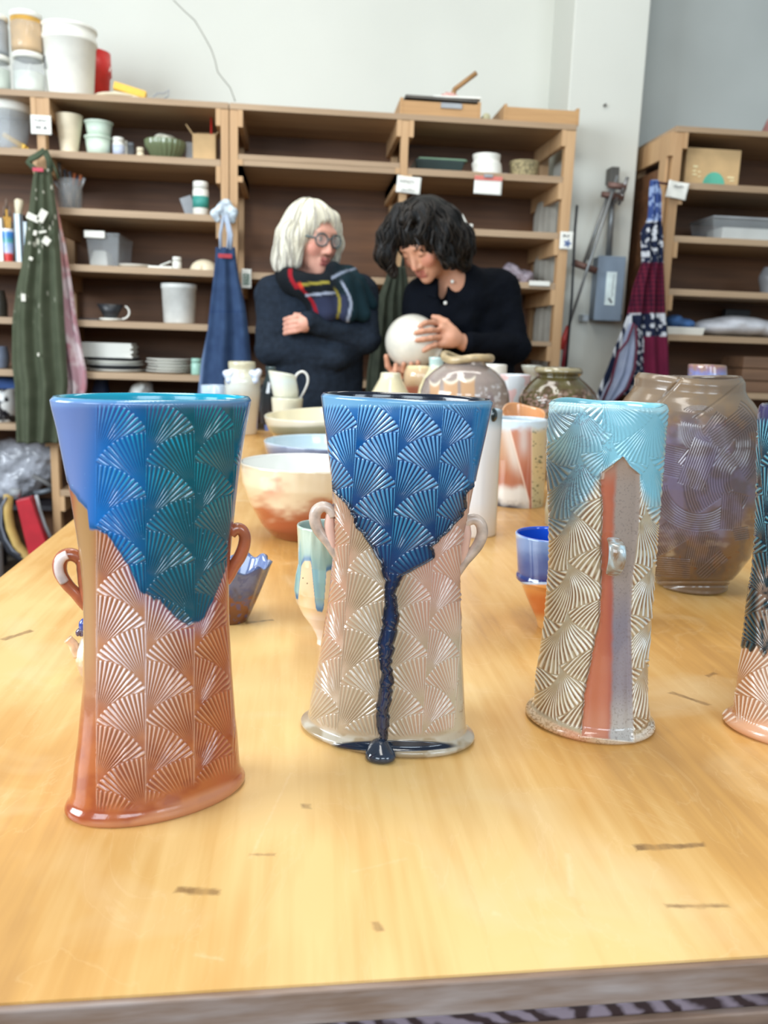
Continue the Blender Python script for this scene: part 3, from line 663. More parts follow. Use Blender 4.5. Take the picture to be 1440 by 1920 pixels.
# brush jar row
zr = Z1[1]
c = at_y(132, 370, 3.9); r = .05
t = thing('brush_jar', 'glass jar full of brushes and metal tools on the left shelves', 'jar', (c[0], 3.9, zr))
G().lathe(c[0], 3.9, [(r*.7, zr), (r*.95, zr+.003), (r, zr+.1), (r*1.02, zr+.125), (r*.98, zr+.125), (r*.93, zr+.1), (r*.85, zr+.005)], 36).mk('glass_body', m_clear, t)
tools = [((110, 305), 'paintbrush', (120, 118, 112), 'grey flat brush, leftmost in the glass jar'), ((121, 318), 'metal_rasp', (90, 92, 98), 'dark metal rasp in the glass jar'), ((104, 340), 'loop_tool', (150, 150, 150), 'silver loop tool leaning left in the glass jar'),
         ((140, 325), 'paintbrush', (190, 110, 70), 'copper tipped brush in the middle of the glass jar'), ((152, 328), 'paintbrush', (196, 120, 80), 'copper brush leaning right in the glass jar'), ((158, 334), 'metal_needle', (200, 202, 205), 'bright silver tool, rightmost in the glass jar'),
         ((130, 322), 'metal_rib', (110, 112, 120), 'broad grey tool at the back of the glass jar'), ((146, 330), 'palette_knife', (80, 90, 110), 'dark bluish palette knife in the glass jar')]
for i, ((x, y), nm, cc, lab) in enumerate(tools):
    e = at_y(x, y, 3.89+.008*(i % 3)); a0 = (c[0]+(-.02+.006*i), 3.9+.01*((i % 3)-1), zr+.012); mid = [a0[q]*.35+e[q]*.65 for q in range(3)]
    tt = thing(nm, lab, 'tool', a0); G().tube([a0, mid], .0035, 8).mk('handle', M((150, 130, 100) if i % 2 else (60, 60, 64), .5), tt); G().tube([mid, e], [.005, .008], 8).mk('tip', M(cc, .4, .3), tt)
t = bottle('white plastic bottle with a teal label on the second left shelf', 361, 391, 341, zr, 3.86, m_white, m_white, name='white_bottle', caph=.03, bandc=(m_teal, .28, .72))
p = spot(352, 385, 3.9, zr); g = G(); g.obox((p[0], 3.93, zr+.045), (.05, .004, .085), ry=-.35); tag(g.mk('paper_scrap', m_grey, smooth=False), 'folded grey paper leaning beside the white bottle', 'paper')
# left bay, third row: cup with brushes, notebooks
zr = Z1[2]
t = spot_pot('striped_cup', 'cup striped blue green and red, holding brushes at the left edge', 'cup', [('B', 9, 25), (430, 3, 26)], 3.86, zr, None or M_glaze([(.0, (205, 50, 50)), (.24, (205, 60, 55)), (.3, (190, 200, 230)), (.55, (150, 180, 225)), (.62, (90, 170, 160)), (.78, (60, 130, 200)), (.9, (70, 140, 215)), (.94, (230, 232, 235))], wig=0), n=32, nz=24, wall=.002)
for x, y, lab in ((8, 405, 'wooden brush standing in the striped cup, left one'), (18, 406, 'wooden brush standing in the striped cup, right one'), (12, 392, 'dark bristled brush behind in the striped cup')):
    e = at_y(x, y, 3.87); c2 = at_y(16, 460, 3.86); tt = thing('paintbrush', lab, 'brush', (c2[0], 3.87, zr+.01)); G().tube([(c2[0]+.0006*(x-12), 3.87, zr+.01), e], .004, 8).mk('handle', m_straw, tt); G().tube([e, e+np.array([.002, 0, .04])], [.007, .005], 8).mk('bristles', M((110, 92, 80), .8), tt)
p = at_y(33, 372, 3.88); g0 = at_y(31, 460, 3.88); tt = thing('round_brush', 'thick pale brush with a fat cream head by the pale notebook', 'brush', (g0[0], 3.9, zr))
G().tube([(g0[0], 3.9, zr), (p[0]-.01, 3.9, p[2]-.08)], .006, 10).mk('handle', m_straw, tt); V = [(p[0]-.01, 3.9, p[2]-.08), (p[0]-.004, 3.9, p[2]-.04), (p[0], 3.9, p[2]-.01), (p[0]+.002, 3.9, p[2])]; G().tube(V, [.014, .016, .02, .013], 14).mk('bristles', m_cream, tt)
def book(label, x0, x1, yt, mat, Y=3.85, dep=.16, ry=.0, edge=None):
    a = at_y(x0, yt, Y); b_ = at_y(x1, yt, Y); t = thing('notebook', label, 'notebook', ((a[0]+b_[0])/2, Y+dep/2, zr)); w2 = (b_[0]-a[0]); h = a[2]-zr
    G().box(a[0], a[0]+.003, Y, Y+dep, zr, zr+h).mk('cover', mat, t, smooth=False); G().box(b_[0]-.003, b_[0], Y, Y+dep, zr, zr+h).mk('cover', mat, t, smooth=False)
    G().box(a[0]+.003, b_[0]-.003, Y+.002, Y+dep-.002, zr+.002, zr+h-.002).mk('pages', edge or m_white, t, smooth=False)
book('pale blue notebook standing between the cup and dark notebook', 26, 36, 400, M((170, 205, 225), .5)); book('black notebook standing beside the pale blue one', 37, 42, 402, m_dark, edge=m_dark)
book('light blue folder standing partly behind the green apron', 43, 49, 415, M((185, 215, 238), .5)); book('white slanted book at the far left edge of the shelf', -6, 2, 408, m_white)
# clear bin and small things, third row
a = at_y(151, 434, 3.85); b_ = at_y(214, 434, 3.85); cx = (a[0]+b_[0])/2; wd = b_[0]-a[0]; h = a[2]-zr
t = thing('storage_bin', 'clear plastic bin with a white locking handle on the third shelf', 'bin', (cx, 4.0, zr))
G().taper((cx+.02, 4.0, zr), (wd*.86, .27), (wd, .3), h-.012).mk('body', m_clear, t, smooth=False, bevel=.006)
G().taper((cx+.02, 4.0, zr+h-.0118), (wd*1.03, .31), (wd*1.0, .3), .012).mk('lid', m_clear, t, smooth=False, bevel=.003)
G().obox((cx-.01, 3.842, zr+h-.01), (wd*.62, .012, .03)).mk('latch_handle', m_white, t, smooth=False, bevel=.004)
G().taper((cx-.01, 3.97, zr+.004), (wd*.6, .15), (wd*.4, .1), h*.5).mk('contents', m_white, t, smooth=False, bevel=.01)
def dish(name, label, cat, x0, x1, z, Y, h, mat, group=None):
    a = at_y(x0, 500, Y); b_ = at_y(x1, 500, Y); r = (b_[0]-a[0])/2; cx = (a[0]+b_[0])/2
    g = G(); g.lathe(cx, Y, [(r*.55, z), (r*.7, z+.002), (r, z+h-.001), (r, z+h), (r*.96, z+h), (r*.65, z+.005)], 40); o = g.mk(name, mat); return tag(o, label, cat, group)
dish('white_plate', 'white plate lying right of the clear bin', 'plate', 222, 286, zr, 3.9, .014, m_white)
g = G(); p = spot(302, 490, 3.88, zr); g.obox((p[0], 3.88, zr+.006), (.1, .06, .01)); g.obox((p[0]+.02, 3.89, zr+.024), (.05, .05, .004), ry=-.4); tag(g.mk('paper_pieces', m_white, smooth=False), 'folded white paper pieces beside the small white cup', 'paper')
bottle('tiny white cup on the third shelf by the folded paper', 323, 340, 482, zr, 3.86, m_white, name='tiny_cup', cat='cup')
a = spot(382, 490, 3.88, zr); V, F = sdf_mesh([ell((a[0], 3.9, zr+.0), (.062, .05, .05)), ell((a[0]+.0, 3.83, zr+.02), (.014, .03, .05), sub=True, k=.004), ell((a[0], 3.9, zr-.06), (.2, .2, .06), sub=True, k=.001)], .004, .01)
tag(mk('upturned_bowl', V, F, m_cream), 'upturned cream bowl with a dark notch, next to the denim apron', 'bowl')
# fourth row
zr = Z1[3]
a = at_y(302, 535, 3.9); b_ = at_y(369, 535, 3.9); cx = (a[0]+b_[0])/2; r = (b_[0]-a[0])/2
t = thing('bucket', 'plain white plastic pail on the fourth left shelf', 'bucket', (cx, 3.9, zr)); zt = at_y(336, 533, 3.9)[2]
G().lathe(cx, 3.9, [(r*.84, zr), (r*.88, zr+.005), (r*.96, zt-.022), (r, zt-.02), (r, zt), (r*.94, zt), (r*.84, zr+.01)], 44).mk('body', M((214, 216, 212), .35), t)
c = spot(207, 590, 3.88, zr); t = thing('pour_over_dripper', 'black cone coffee dripper on a white base with curved handle', 'dripper', c)
G().lathe(c[0], 3.88, [(.022, zr+.012), (.026, zr+.014), (.056, zr+.07), (.053, zr+.07), (.02, zr+.02)], 32).mk('cone', m_dark, t)
G().lathe(c[0], 3.88, [(.03, zr), (.05, zr+.008), (.045, zr+.012), (.02, zr+.0119)], 32).mk('base', m_white, t)
G().tube([(c[0]+.045+.035*math.sin(u), 3.88, zr+.04-.03*math.cos(u)) for u in np.linspace(.1, 2.6, 12)], .004, 8).mk('handle', m_white, t)
c = spot(170, 598, 3.9, zr); g = G(); g.obox((c[0], 3.9, zr+.004), (.08, .1, .008)); tag(g.mk('dark_tile', m_dark, smooth=False), 'thin dark tile lying left of the coffee dripper', 'tile')
t = spot_pot('dark_pot', 'dark squat pot at the left edge on the fourth shelf', 'pot', [('B', -20, 15), (570, -22, 15), (545, -16, 9)], 3.92, zr, M((56, 54, 48), .3), n=32, nz=14)
# fifth row
zr = Z1[4]
for i in range(6):
    a = spot(150+i*.4, 650, 3.86, zr); b_ = spot(248-(i % 2)*3, 650, 3.86, zr); z = zr+.062+i*.0105
    g = G(); g.obox(((a[0]+b_[0])/2, 3.93, z+.005), (b_[0]-a[0], .14, .0095), rz=.02*((i % 3)-1)); tag(g.mk('white_tile', m_white, smooth=False, bevel=.001), 'white flat tile in the upper stack on the fifth shelf, %s' % ['at its bottom', 'second from its bottom', 'third from its bottom', 'third from its top', 'second from its top', 'at its top'][i], 'tile', 'white tiles stacked on dark trays')
for i in range(5):
    dk = i in (1, 4); a = spot(152, 680, 3.9, zr); b_ = spot(272, 680, 3.9, zr); z = zr+i*.0122; cx = (a[0]+b_[0])/2; r = (b_[0]-a[0])/2
    g = G(); g.lathe(cx-.004*i, 3.94, [(r*.6, z), (r*.7, z+.001), (r, z+.0118), (r*.96, z+.0118), (r*.65, z+.004)], 40, ky=.8)
    tag(g.mk('serving_tray', m_dark if dk else m_white), ('dark' if dk else 'white')+' oval tray under the white tiles, %s' % ['bottommost', 'second from bottom', 'third from bottom', 'fourth from bottom', 'topmost'][i], 'tray', 'oval trays stacked under the tiles')
for i in range(5):
    a = spot(271, 680, 3.88, zr); b_ = spot(357, 680, 3.88, zr); z = zr+i*.013; cx = (a[0]+b_[0])/2+.004*((i*7) % 3-1); r = (b_[0]-a[0])/2
    g = G(); g.lathe(cx, 3.93, [(r*.55, z), (r*.58, z+.004), (r*.97, z+.0085), (r, z+.0105), (r*.95, z+.0125), (r*.6, z+.0065)], 40)
    tag(g.mk('dinner_plate', m_white), 'cream plate in the stack right of the oval trays, %s' % ['bottommost', 'second from bottom', 'in the middle', 'second from top', 'topmost'][i], 'plate', 'cream plates stacked on the fifth shelf')
bottle('small pale teal cup right of the cream plates', 358, 379, 672, zr, 3.86, M((160, 205, 190), .3), name='teal_cup', cat='cup')
t = spot_pot('grey_pot', 'rounded blue grey pot at the left edge, fifth shelf', 'pot', [('B', -22, 16), (670, -26, 19), (650, -22, 14)], 3.9, zr, M((112, 122, 140), .3), n=32, nz=14)
# sixth row
zr = Z1[5]
c = spot(366, 730, 3.92, zr); t = thing('wash_basin', 'blue plastic basin under the shelf, behind the denim apron', 'basin', (c[0]-.02, 3.98, zr))
G().lathe(c[0]-.02, 3.99, [(.08, zr), (.11, zr+.1), (.115, zr+.11), (.108, zr+.11), (.075, zr+.01)], 40).mk('body', M((62, 84, 138), .35), t)
c = spot(262, 730, 3.93, zr)
V, F = sdf_mesh([ell((c[0]+dx, 3.98+dy, zr+.07+dz), (rx, .09, rz)) for dx, dy, dz, rx, rz in ((0, 0, 0, .12, .07), (-.07, 0, -.02, .08, .05), (.08, .01, -.02, .07, .05), (0, -.01, .07, .05, .045), (.02, 0, .1, .025, .03))]+[ell((c[0], 3.98, zr-.1), (.5, .5, .1), sub=True, k=.002)], .007, .02)
nn_ = vnormals(V, F); V = V+nn_*(.010*(fbm(V[:, 0]*28+V[:, 1]*17, V[:, 2]*30, 3)-.5))[:, None]
tag(mk('plastic_bag', V, F, M((215, 218, 214), .2, var=.15, scale=20, bmp=.8)), 'knotted clear plastic bag of white clay under the plate stacks', 'bag')
t = spot_pot('cloth_covered_pot', 'dark blue draped tub at the left under the plates', 'tub', [('B', 172, 206), (745, 170, 208), (712, 178, 202)], 4.1, zr, M((52, 66, 100), .6), n=32, nz=14)
t = spot_pot('painted_pot', 'white pot with black blotches at the left edge, sixth shelf', 'pot', [('B', -25, 30), (760, -30, 34), (728, -25, 31)], 3.9, zr, M_glaze([(0, (225, 225, 222)), (1, (225, 225, 222))], spots=(22, .5, (30, 30, 36))), n=40, nz=16)
V, F = sdf_mesh([ell((spot(6, 715, 3.95, zr)[0]+dx, 3.98, zr+.155+.0+dz), (.09, .07, .035)) for dx, dz in ((-.04, 0), (.03, -.004), (0, .02))], .007, .02)
tag(mk('blue_cloth', V, F, M((62, 92, 150), .8, bmp=.4)), 'folded blue cloth lying on the black and white pot', 'cloth')
# floor zone at the left: bag of plastic, belts and rolls, white pails
fl = 0.0
V, F = sdf_mesh([ell((spot(x, y, 4.08, 0)[0], 4.12, at_y(x, y, 4.1)[2]), (.12, .1, r)) for x, y, r in ((10, 865, .1), (45, 858, .1), (70, 850, .06), (20, 905, .09), (55, 880, .08), (-20, 890, .12))], .008, .03)
nn_ = vnormals(V, F); V = V+nn_*(.035*(fbm(V[:, 0]*18+V[:, 1]*9, V[:, 2]*20, 5)-.5))[:, None]; zmin = V[:, 2].min()
tag(mk('plastic_bag', V, F, M((190, 194, 204), .15, var=.22, scale=16, trans=.25, bmp=1.0)), 'large crumpled clear plastic bag low at the left, below the green apron', 'bag')
g = G(); a = at_y(-40, 900, 4.0)[0]; b_ = at_y(92, 900, 4.0)[0]; g.box(a, b_, 4.02, 4.22, zmin-.02, zmin+.002); g.box(a, a+.04, 4.04, 4.08, 0, zmin-.02); g.box(b_-.03, b_, 4.16, 4.2, 0, zmin-.02); g.box(a, a+.04, 4.16, 4.2, 0, zmin-.02)
tag(g.mk('low_bench', M((46, 44, 50), .6), smooth=False), 'dark low stand supporting the crumpled plastic bag', 'stand')
def arc(label, name, pts, r, mat, flat=1.0, cat='strap', Y=3.72):
    P = [at_y(x, y, Y) for x, y in pts]; g = G(); g.tube(P, r, 8, flat=flat); return tag(g.mk(name, mat), label, cat)
def slabpx(name, label, cat, quad, Y, dep, mat):
    P = [at_y(x, y, Y) for x, y in quad]; V = [tuple(p) for p in P]+[(p[0]+.0, p[1]+dep, p[2]) for p in P]
    n = len(quad); F = [tuple(range(n)), tuple(range(2*n-1, n-1, -1))]+[((i+1) % n, i, n+i, n+(i+1) % n) for i in range(n)]
    return tag(mk(name, V, F, mat, smooth=False, bevel=.003), label, cat)
t = slabpx('red_binder', 'bright red case leaning on the floor at the left', 'case', [(29, 939), (56, 933), (108, 1080), (88, 1110), (70, 1110)], 3.7, .06, M((176, 32, 46), .4))
arc('wide curved tan band beside the red case', 'tan_hoop', [(16, 927), (15, 960), (20, 990), (32, 1020), (52, 1044), (80, 1062)], .022, M((200, 170, 100), .5), .5, Y=3.78)
arc('black hose curving around the red case, left side', 'black_hose', [(4, 935), (1, 965), (6, 1000), (20, 1030), (40, 1045), (62, 1052)], .022, M((36, 38, 46), .4), Y=3.84)
arc('grey hose looping at the far left above the white pail', 'grey_hose', [(12, 932), (3, 950), (2, 985), (10, 1010), (24, 1032), (38, 1040)], .005, M((120, 128, 140), .4), Y=3.76)
arc('black strap curving right of the red case', 'black_strap', [(58, 925), (62, 950), (72, 985), (85, 1015), (95, 1040)], .014, M((30, 32, 38), .4), Y=3.82)
arc('pale grey strap curving beside the shelf post', 'grey_strap', [(68, 928), (74, 955), (84, 985), (95, 1008)], .008, M((160, 164, 168), .4), Y=3.74)
arc('slanting grey pipe behind the shelf post', 'grey_pipe', [(62, 892), (82, 902), (98, 912)], .012, M((112, 112, 112), .5), Y=3.9, cat='pipe')
arc('dull metal bar crossing low behind the post', 'metal_bar', [(64, 925), (82, 922), (96, 918)], .012, M((110, 118, 126), .4, .3), Y=3.9, cat='bar')
p = at_y(28, 925, 3.7); g = G(); g.tube([at_y(20, 922, 3.74), at_y(38, 925, 3.74)], .018, 14); tag(g.mk('white_roll', m_grey), 'small grey roll lying on top of the red case', 'roll')
c = at_z(-5, 1052, 0.0); 
tag(G().lathe(c[0], 3.86, [(.13, 0), (.15, .02), (.15, .17), (.14, .18)], 32).mk('white_pail', M((216, 220, 226), .4)), 'white pail on the floor at the left edge, below the hoses', 'pail')
tag(G().lathe(c[0]-.02, 3.88, [(.11, .1805), (.12, .19), (.12, .3), (.1, .31)], 32).mk('white_tub', M((200, 206, 212), .4)), 'white tub stacked on the white pail', 'tub')
# ---- middle unit goods
zr = 1.85
t = slabpx('green_case', 'dark green flat case standing on the upper shelf of the middle unit', 'case', [(778, 296), (795, 284), (872, 284), (872, 318), (778, 312)], 3.95, .2, M((48, 62, 60), .5)) if False else None
a = at_y(778, 300, 3.88); b_ = at_y(873, 290, 3.88)
t = thing('green_pan', 'dark green metal pan with a pale rim on the upper middle shelf', 'pan', ((a[0]+b_[0])/2, 3.98, zr))
G().taper(((a[0]+b_[0])/2, 3.98, zr), (b_[0]-a[0]-.03, .16), (b_[0]-a[0], .2), .055).mk('body', M((46, 62, 62), .35), t, smooth=False, bevel=.006)
G().taper(((a[0]+b_[0])/2+.01, 3.98, zr+.0551), (b_[0]-a[0]+.0, .21), (b_[0]-a[0]-.02, .2), .008).mk('rim', M((110, 140, 118), .4), t, smooth=False, bevel=.002)
t = spot_pot('white_jar', 'squat white wide-mouth plastic jar on the upper middle shelf', 'jar', [('B', 886, 941), (318, 886, 941), (308, 884, 940), (304, 888, 937), (292, 886, 939)], 3.87, zr, m_white, n=40, nz=30, smooth_it=1)
t = spot_pot('woven_basket', 'low woven tan basket right of the white jar', 'basket', [('B', 958, 1006), (318, 957, 1009), (305, 955, 1011)], 3.9, zr, M((150, 138, 104), .8, var=.3, scale=90, bmp=.8), n=96, nz=18, dispfn=lambda X, Y, f: .002*np.sin(np.arccos(np.clip(f, -1, 1))*30)*np.sign(np.sin(Y*1.4)))
tag(G().box(*(lambda a, b_: (a[0], b_[0], 3.9, 3.96, zr, zr+.02))(at_y(940, 315, 3.9), at_y(952, 315, 3.9))).mk('small_block', m_grey, smooth=False), 'small grey block between the white jar and basket', 'block')
p = spot(868, 420, 3.84, 1.617); t = thing('spatula', 'white spatula leaning on the shelf behind the dark haired woman', 'spatula', (p[0]+.012, 3.84, 1.617))
G().tube([(p[0]+.03, 3.85, 1.622), (p[0]-.006, 3.85, 1.68)], .005, 8).mk('handle', m_white, t); G().obox((p[0]+.025, 3.85, 1.632), (.04, .02, .02)).mk('head', m_white, t, smooth=False, bevel=.003)
V, F = sdf_mesh([ell((spot(x, 500, 3.92, 0)[0], 3.95, 1.404+.03+dz), (.04, .04, .03)) for x, dz in ((950, 0), (970, .012), (988, 0), (960, .03))]+[ell((spot(965, 500, 3.92, 0)[0], 3.95, 1.3), (.5, .5, .104), sub=True, k=.001)], .005, .012)
nn_ = vnormals(V, F); V = V+nn_*(.02*(fbm(V[:, 0]*40+V[:, 1]*9, V[:, 2]*40, 5)-.5))[:, None]; V[:, 2] = np.maximum(V[:, 2], 1.404)
tag(mk('crumpled_film', V, F, M((150, 140, 150), .3, var=.2, scale=30, bmp=.6)), 'crumpled lilac plastic film on the right middle shelf', 'plastic')
g = G(); a = at_y(993, 526, 3.79); b_ = at_y(1031, 537, 3.79); g.box(a[0], b_[0], 3.790, 3.8015, b_[2], a[2]); tag(g.mk('shelf_label', m_white, smooth=False, bevel=.002), 'blank white strip label on the shelf edge right of the dark haired woman', 'label')
a = spot(1003, 650, 3.83, 1.15); tag(G().box(a[0], a[0]+.08, 3.83, 4.0, .92, .99).mk('wood_block', M_wood('block_wood', (120, 84, 66), (150, 108, 84), 0), smooth=False, bevel=.002), 'brown wood block on the low shelf by the right post', 'block')
for i, (x, lab) in enumerate(((1025, 'tall grey foam roll standing between the middle shelves and pillar, front one'), (1040, 'tall grey foam roll standing between the middle shelves and pillar, rear one'))):
    p = at_y(x, 400, 4.13+.0*i); cx = pE[1]+.052+.0*i; cy = 3.93+i*.0
# grey padded rolls seen through the open side
def roll(label, x, y0, y1, Y, r):
    a = at_y(x, y0, Y); b_ = at_y(x, y1, Y); n = 72; V = []; F = []; prof = [(r*.2, a[2]), (r*.7, a[2]-.02), (r, a[2]-.09), (r*1.03, (a[2]+b_[2])/2), (r, b_[2]+.02), (r*.9, b_[2])]
    g = G(); g.lathe(a[0], Y, prof, n, ky=1.2); g.v = [(a[0]+(x_-a[0])*(1+.05*math.sin(14*math.atan2(y_-Y, x_-a[0]))), Y+(y_-Y)*(1+.05*math.sin(14*math.atan2(y_-Y, x_-a[0]))), z_) for x_, y_, z_ in g.v]
    tag(g.mk('padded_roll', M((158, 154, 144), .8, var=.06)), label, 'roll', 'grey padded rolls at the end of the middle shelves')
for y0, zs_, lab in ((372, 1.617, 'on the shelf just above the blue and white tag'), (462, 1.404, 'on the shelf with the crumpled film'), (560, .92, 'on the low shelf behind her arm')):
    a = at_y(1030, y0, 4.05); r = .062; cx = at_y(1030, y0+40, 4.05)[0]
    g = G(); prof = [(r*.3, a[2]), (r*.8, a[2]-.02), (r, a[2]-.08), (r, zs_+.03), (r*.95, zs_)]
    g.lathe(cx, 4.07, prof, 72, ky=1.5); g.v = [(cx+(x_-cx)*(1+.05*math.sin(12*math.atan2(y_-4.07, x_-cx))), 4.07+(y_-4.07)*(1+.05*math.sin(12*math.atan2(y_-4.07, x_-cx))), z_) for x_, y_, z_ in g.v]
    tag(g.mk('padded_roll', M((158, 154, 144), .8, var=.06)), 'grey fluted foam roll '+lab, 'roll', 'grey foam rolls by the end post')
# ---- signs
def squiggle(x, y, z, w_, h_, parent, mat, vert=False):
    rs = np.random.RandomState(int(abs(x*1000)) % 97); P = []
    for i in range(28): u = i/27-.5; dz = h_*(rs.rand()-.5)*2; P.append((x+u*w_, y, z+dz) if not vert else (x+dz, y, z+u*w_))
    g = G(); g.tube(P, .0009, 5); g.mk('handwriting', mat, parent)
def sign(name, label, x0, x1, y0, y1, Y, lines=(), tilt=0.0, wavy=0.0, txt=.014, band=None, base=m_white):
    a = at_y(x0, y0, Y); b_ = at_y(x1, y1, Y); cx, cz = (a[0]+b_[0])/2, (a[2]+b_[2])/2; wd, hh = abs(b_[0]-a[0]), abs(a[2]-b_[2])
    t = thing(name, label, 'sign', (cx, Y, cz)); n = 12; V = []; F = []
    for i in range(n+1):
        for j in range(n+1):
            u, v = i/n-.5, j/n-.5; yy = Y+wavy*math.sin(5*u+3*v)-wavy; x_ = u*wd*math.cos(tilt)-v*hh*math.sin(tilt); z_ = u*wd*math.sin(tilt)+v*hh*math.cos(tilt); V.append((cx+x_, yy, cz+z_))
    for i in range(n):
        for j in range(n): q = i*(n+1)+j; F.append((q, q+n+1, q+n+2, q+1))
    o = mk('paper', V, F, base, t); s = o.modifiers.new('thick', 'SOLIDIFY'); s.thickness = .0012; s.offset = 1
    for i, (tx, sz_t, dz, dx) in enumerate(lines):
      if tx[0] == '~': squiggle(cx+dx, Y-.0035-2*wavy, cz+dz, sz_t, .006, t, m_ink)
      else: curve_text(tx, sz_t, (cx+dx, Y-.0035-2*wavy, cz+dz), m_ink, t, rot=(math.pi/2, -tilt, 0))
    if band: G().obox((cx, Y-.002, cz+hh*.38), (wd*1.0, .003, hh*.24)).mk('red_band', M((216, 120, 108), .6), t, smooth=False)
    return t, cx, cz, wd, hh
YQ = YS-.008
sign('paper_sign', 'handwritten white sign taped to the left post above the green apron', 57, 97, 215, 253, YQ, [('~', .055, .016, 0), ('W A', .024, -.012, 0)], tilt=-.0)
sign('paper_sign', 'creased white handwritten sign on the middle post over the dark haired woman', 744, 788, 330, 364, YQ-.004, [('~', .06, .012, -.01), ('~', .06, -.022, -.005)], tilt=-.06, wavy=.004)
t, cx, cz, wd, hh = sign('hanging_card', 'white card with a red top hung under the squat white jar', 890, 940, 329, 366, YQ, [], tilt=-.02, band=True)
G().obox((cx-.002, YQ-.006, cz+hh*.5), (wd*.32, .01, .014)).mk('clip', m_grey, t, smooth=False, bevel=.002)
t, cx, cz, wd, hh = sign('small_tag', 'small white tag with blue flower marks on the right post', 1051, 1073, 434, 468, YQ, [('~', .03, .02, -.004)])
g = G()
for i in range(5):
    u = i*1.26; g.obox((cx+.004+.009*math.cos(u), YQ-.004, cz-.012+.009*math.sin(u)), (.014, .001, .007), ry=-u)
g.mk('blue_mark', m_blue, t, smooth=False)
t, cx, cz, wd, hh = sign('small_tag', 'small white card with a green sprig drawing, between denim apron and grey haired woman', 453, 471, 504, 541, YQ, [])
g = G(); g.tube([(cx, YQ-.003, cz-.03), (cx+.003, YQ-.003, cz+.02)], .002, 6); [g.obox((cx+s*.008, YQ-.003, cz-.02+.012*i), (.014, .001, .006), ry=s*.5) for i in range(4) for s in (-1, 1)]; g.mk('sprig', M((70, 110, 90), .6), t, smooth=False)
sign('paper_sign', 'curled white paper tag on the post of the right shelves', 1251, 1287, 340, 374, YQ-.004, [('~', .04, .014, 0)], tilt=-.12, wavy=.005)
# ---- right unit goods
zr = 1.855; a = at_y(1289, 277, 3.86); b_ = at_y(1391, 281, 3.86)
t = thing('cardboard_box', 'kraft cardboard box printed with a teal half circle, right shelves', 'box', ((a[0]+b_[0])/2, 3.96, zr)); zt = (a[2]+b_[2])/2
G().box(a[0], b_[0], 3.86, 4.08, zr, zt).mk('carton', m_card, t, smooth=False, bevel=.002)
cx = at_y(1338, 340, 3.86)[0]; r = (at_y(1358, 340, 3.86)[0]-at_y(1317, 340, 3.86)[0])/2
V = [(cx+r*math.cos(u), 3.858, zr+.004+r*1.1*math.sin(u)) for u in np.linspace(0, math.pi, 24)]; V += [(x, 3.8605, z) for x, y, z in V]; n = 24
mk('teal_print', V, [tuple(range(n))[::-1], tuple(range(n, 2*n))]+[(i, i+1, n+i+1, n+i) for i in range(n-1)], M((92, 176, 152), .7), t, smooth=False)
g = G()
for (x, y, s1, s2) in ((1304, 312, .02, .008), (1302, 320, .014, .006), (1302, 327, .018, .006), (1311, 322, .012, .005), (1311, 331, .014, .004), (1370, 333, .03, .006), (1372, 339, .02, .005)):
    p = at_y(x, y, 3.858); g.obox((p[0], 3.858, p[2]), (s1, .002, s2))
g.mk('pale_print', M((232, 222, 176), .7), t, smooth=False)
zr = 1.63; a = at_y(1342, 404, 3.86); t = thing('clear_case', 'clear plastic case with a grey lid on the second right shelf', 'case', (a[0]+.2, 3.98, zr)); h = a[2]-zr
G().taper((a[0]+.2, 3.98, zr), (.38, .22), (.42, .24), h-.01).mk('body', m_clear, t, smooth=False, bevel=.006); G().box(a[0]-.01, a[0]+.41, 3.855, 4.1, zr+h-.0098, zr+h).mk('lid', m_grey, t, smooth=False, bevel=.003)
G().box(a[0]+.06, a[0]+.36, 3.9, 4.06, zr+.004, zr+h*.6).mk('contents', m_white, t, smooth=False, bevel=.004)
zr = 1.402; c = spot(1445, 530, 3.92, zr); t = spot_pot('grey_pot', 'rounded grey pot at the right edge on the third right shelf', 'pot', [('B', 1426, 1470), (520, 1421, 1475), (502, 1432, 1464)], 3.92, zr, M((120, 122, 126), .4), n=32, nz=14)
zr = 1.203; a = at_y(1249, 610, 3.86); a[0] = pF[1]+.03; b_ = at_y(1322, 610, 3.86)
t = thing('white_tray', 'white tray holding a blue cloth on the fourth right shelf', 'tray', ((a[0]+b_[0])/2, 3.95, zr)); G().taper(((a[0]+b_[0])/2, 3.95, zr), (b_[0]-a[0]-.01, .18), (b_[0]-a[0], .2), .035).mk('body', m_white, t, smooth=False, bevel=.004)
V, F = sdf_mesh([ell(((a[0]+b_[0])/2+dx, 3.95, zr+.055+dz), (rx, .07, .022)) for dx, dz, rx in ((-.035, .006, .035), (0, 0, .06), (.035, -.004, .035), (-.02, .018, .03))], .005, .012)
nn_ = vnormals(V, F); V = V+nn_*(.012*(fbm(V[:, 0]*30, V[:, 2]*50+V[:, 1]*20, 8)-.5))[:, None]; V[:, 2] = np.maximum(V[:, 2], zr+.0352)
tag(mk('blue_cloth', V, F, M((70, 108, 160), .85, var=.2, scale=20)), 'folded bright blue cloth in the white tray', 'cloth')
a = at_y(1328, 600, 3.86); V, F = sdf_mesh([ell((a[0]+.11+dx, 3.98, zr+.045+dz), (rx, .11, rz)) for dx, dz, rx, rz in ((0, 0, .12, .04), (.13, .008, .12, .045), (.27, 0, .1, .04), (.06, .022, .08, .03))]+[ell((a[0]+.2, 3.98, zr-.2), (1, 1, .2), sub=True, k=.002)], .006, .02)
V[:, 2] = np.maximum(V[:, 2], zr)
tag(mk('white_bundle', V, F, M((214, 216, 222), .6, bmp=.3)), 'soft white wrapped bundle on the fourth right shelf', 'bundle')
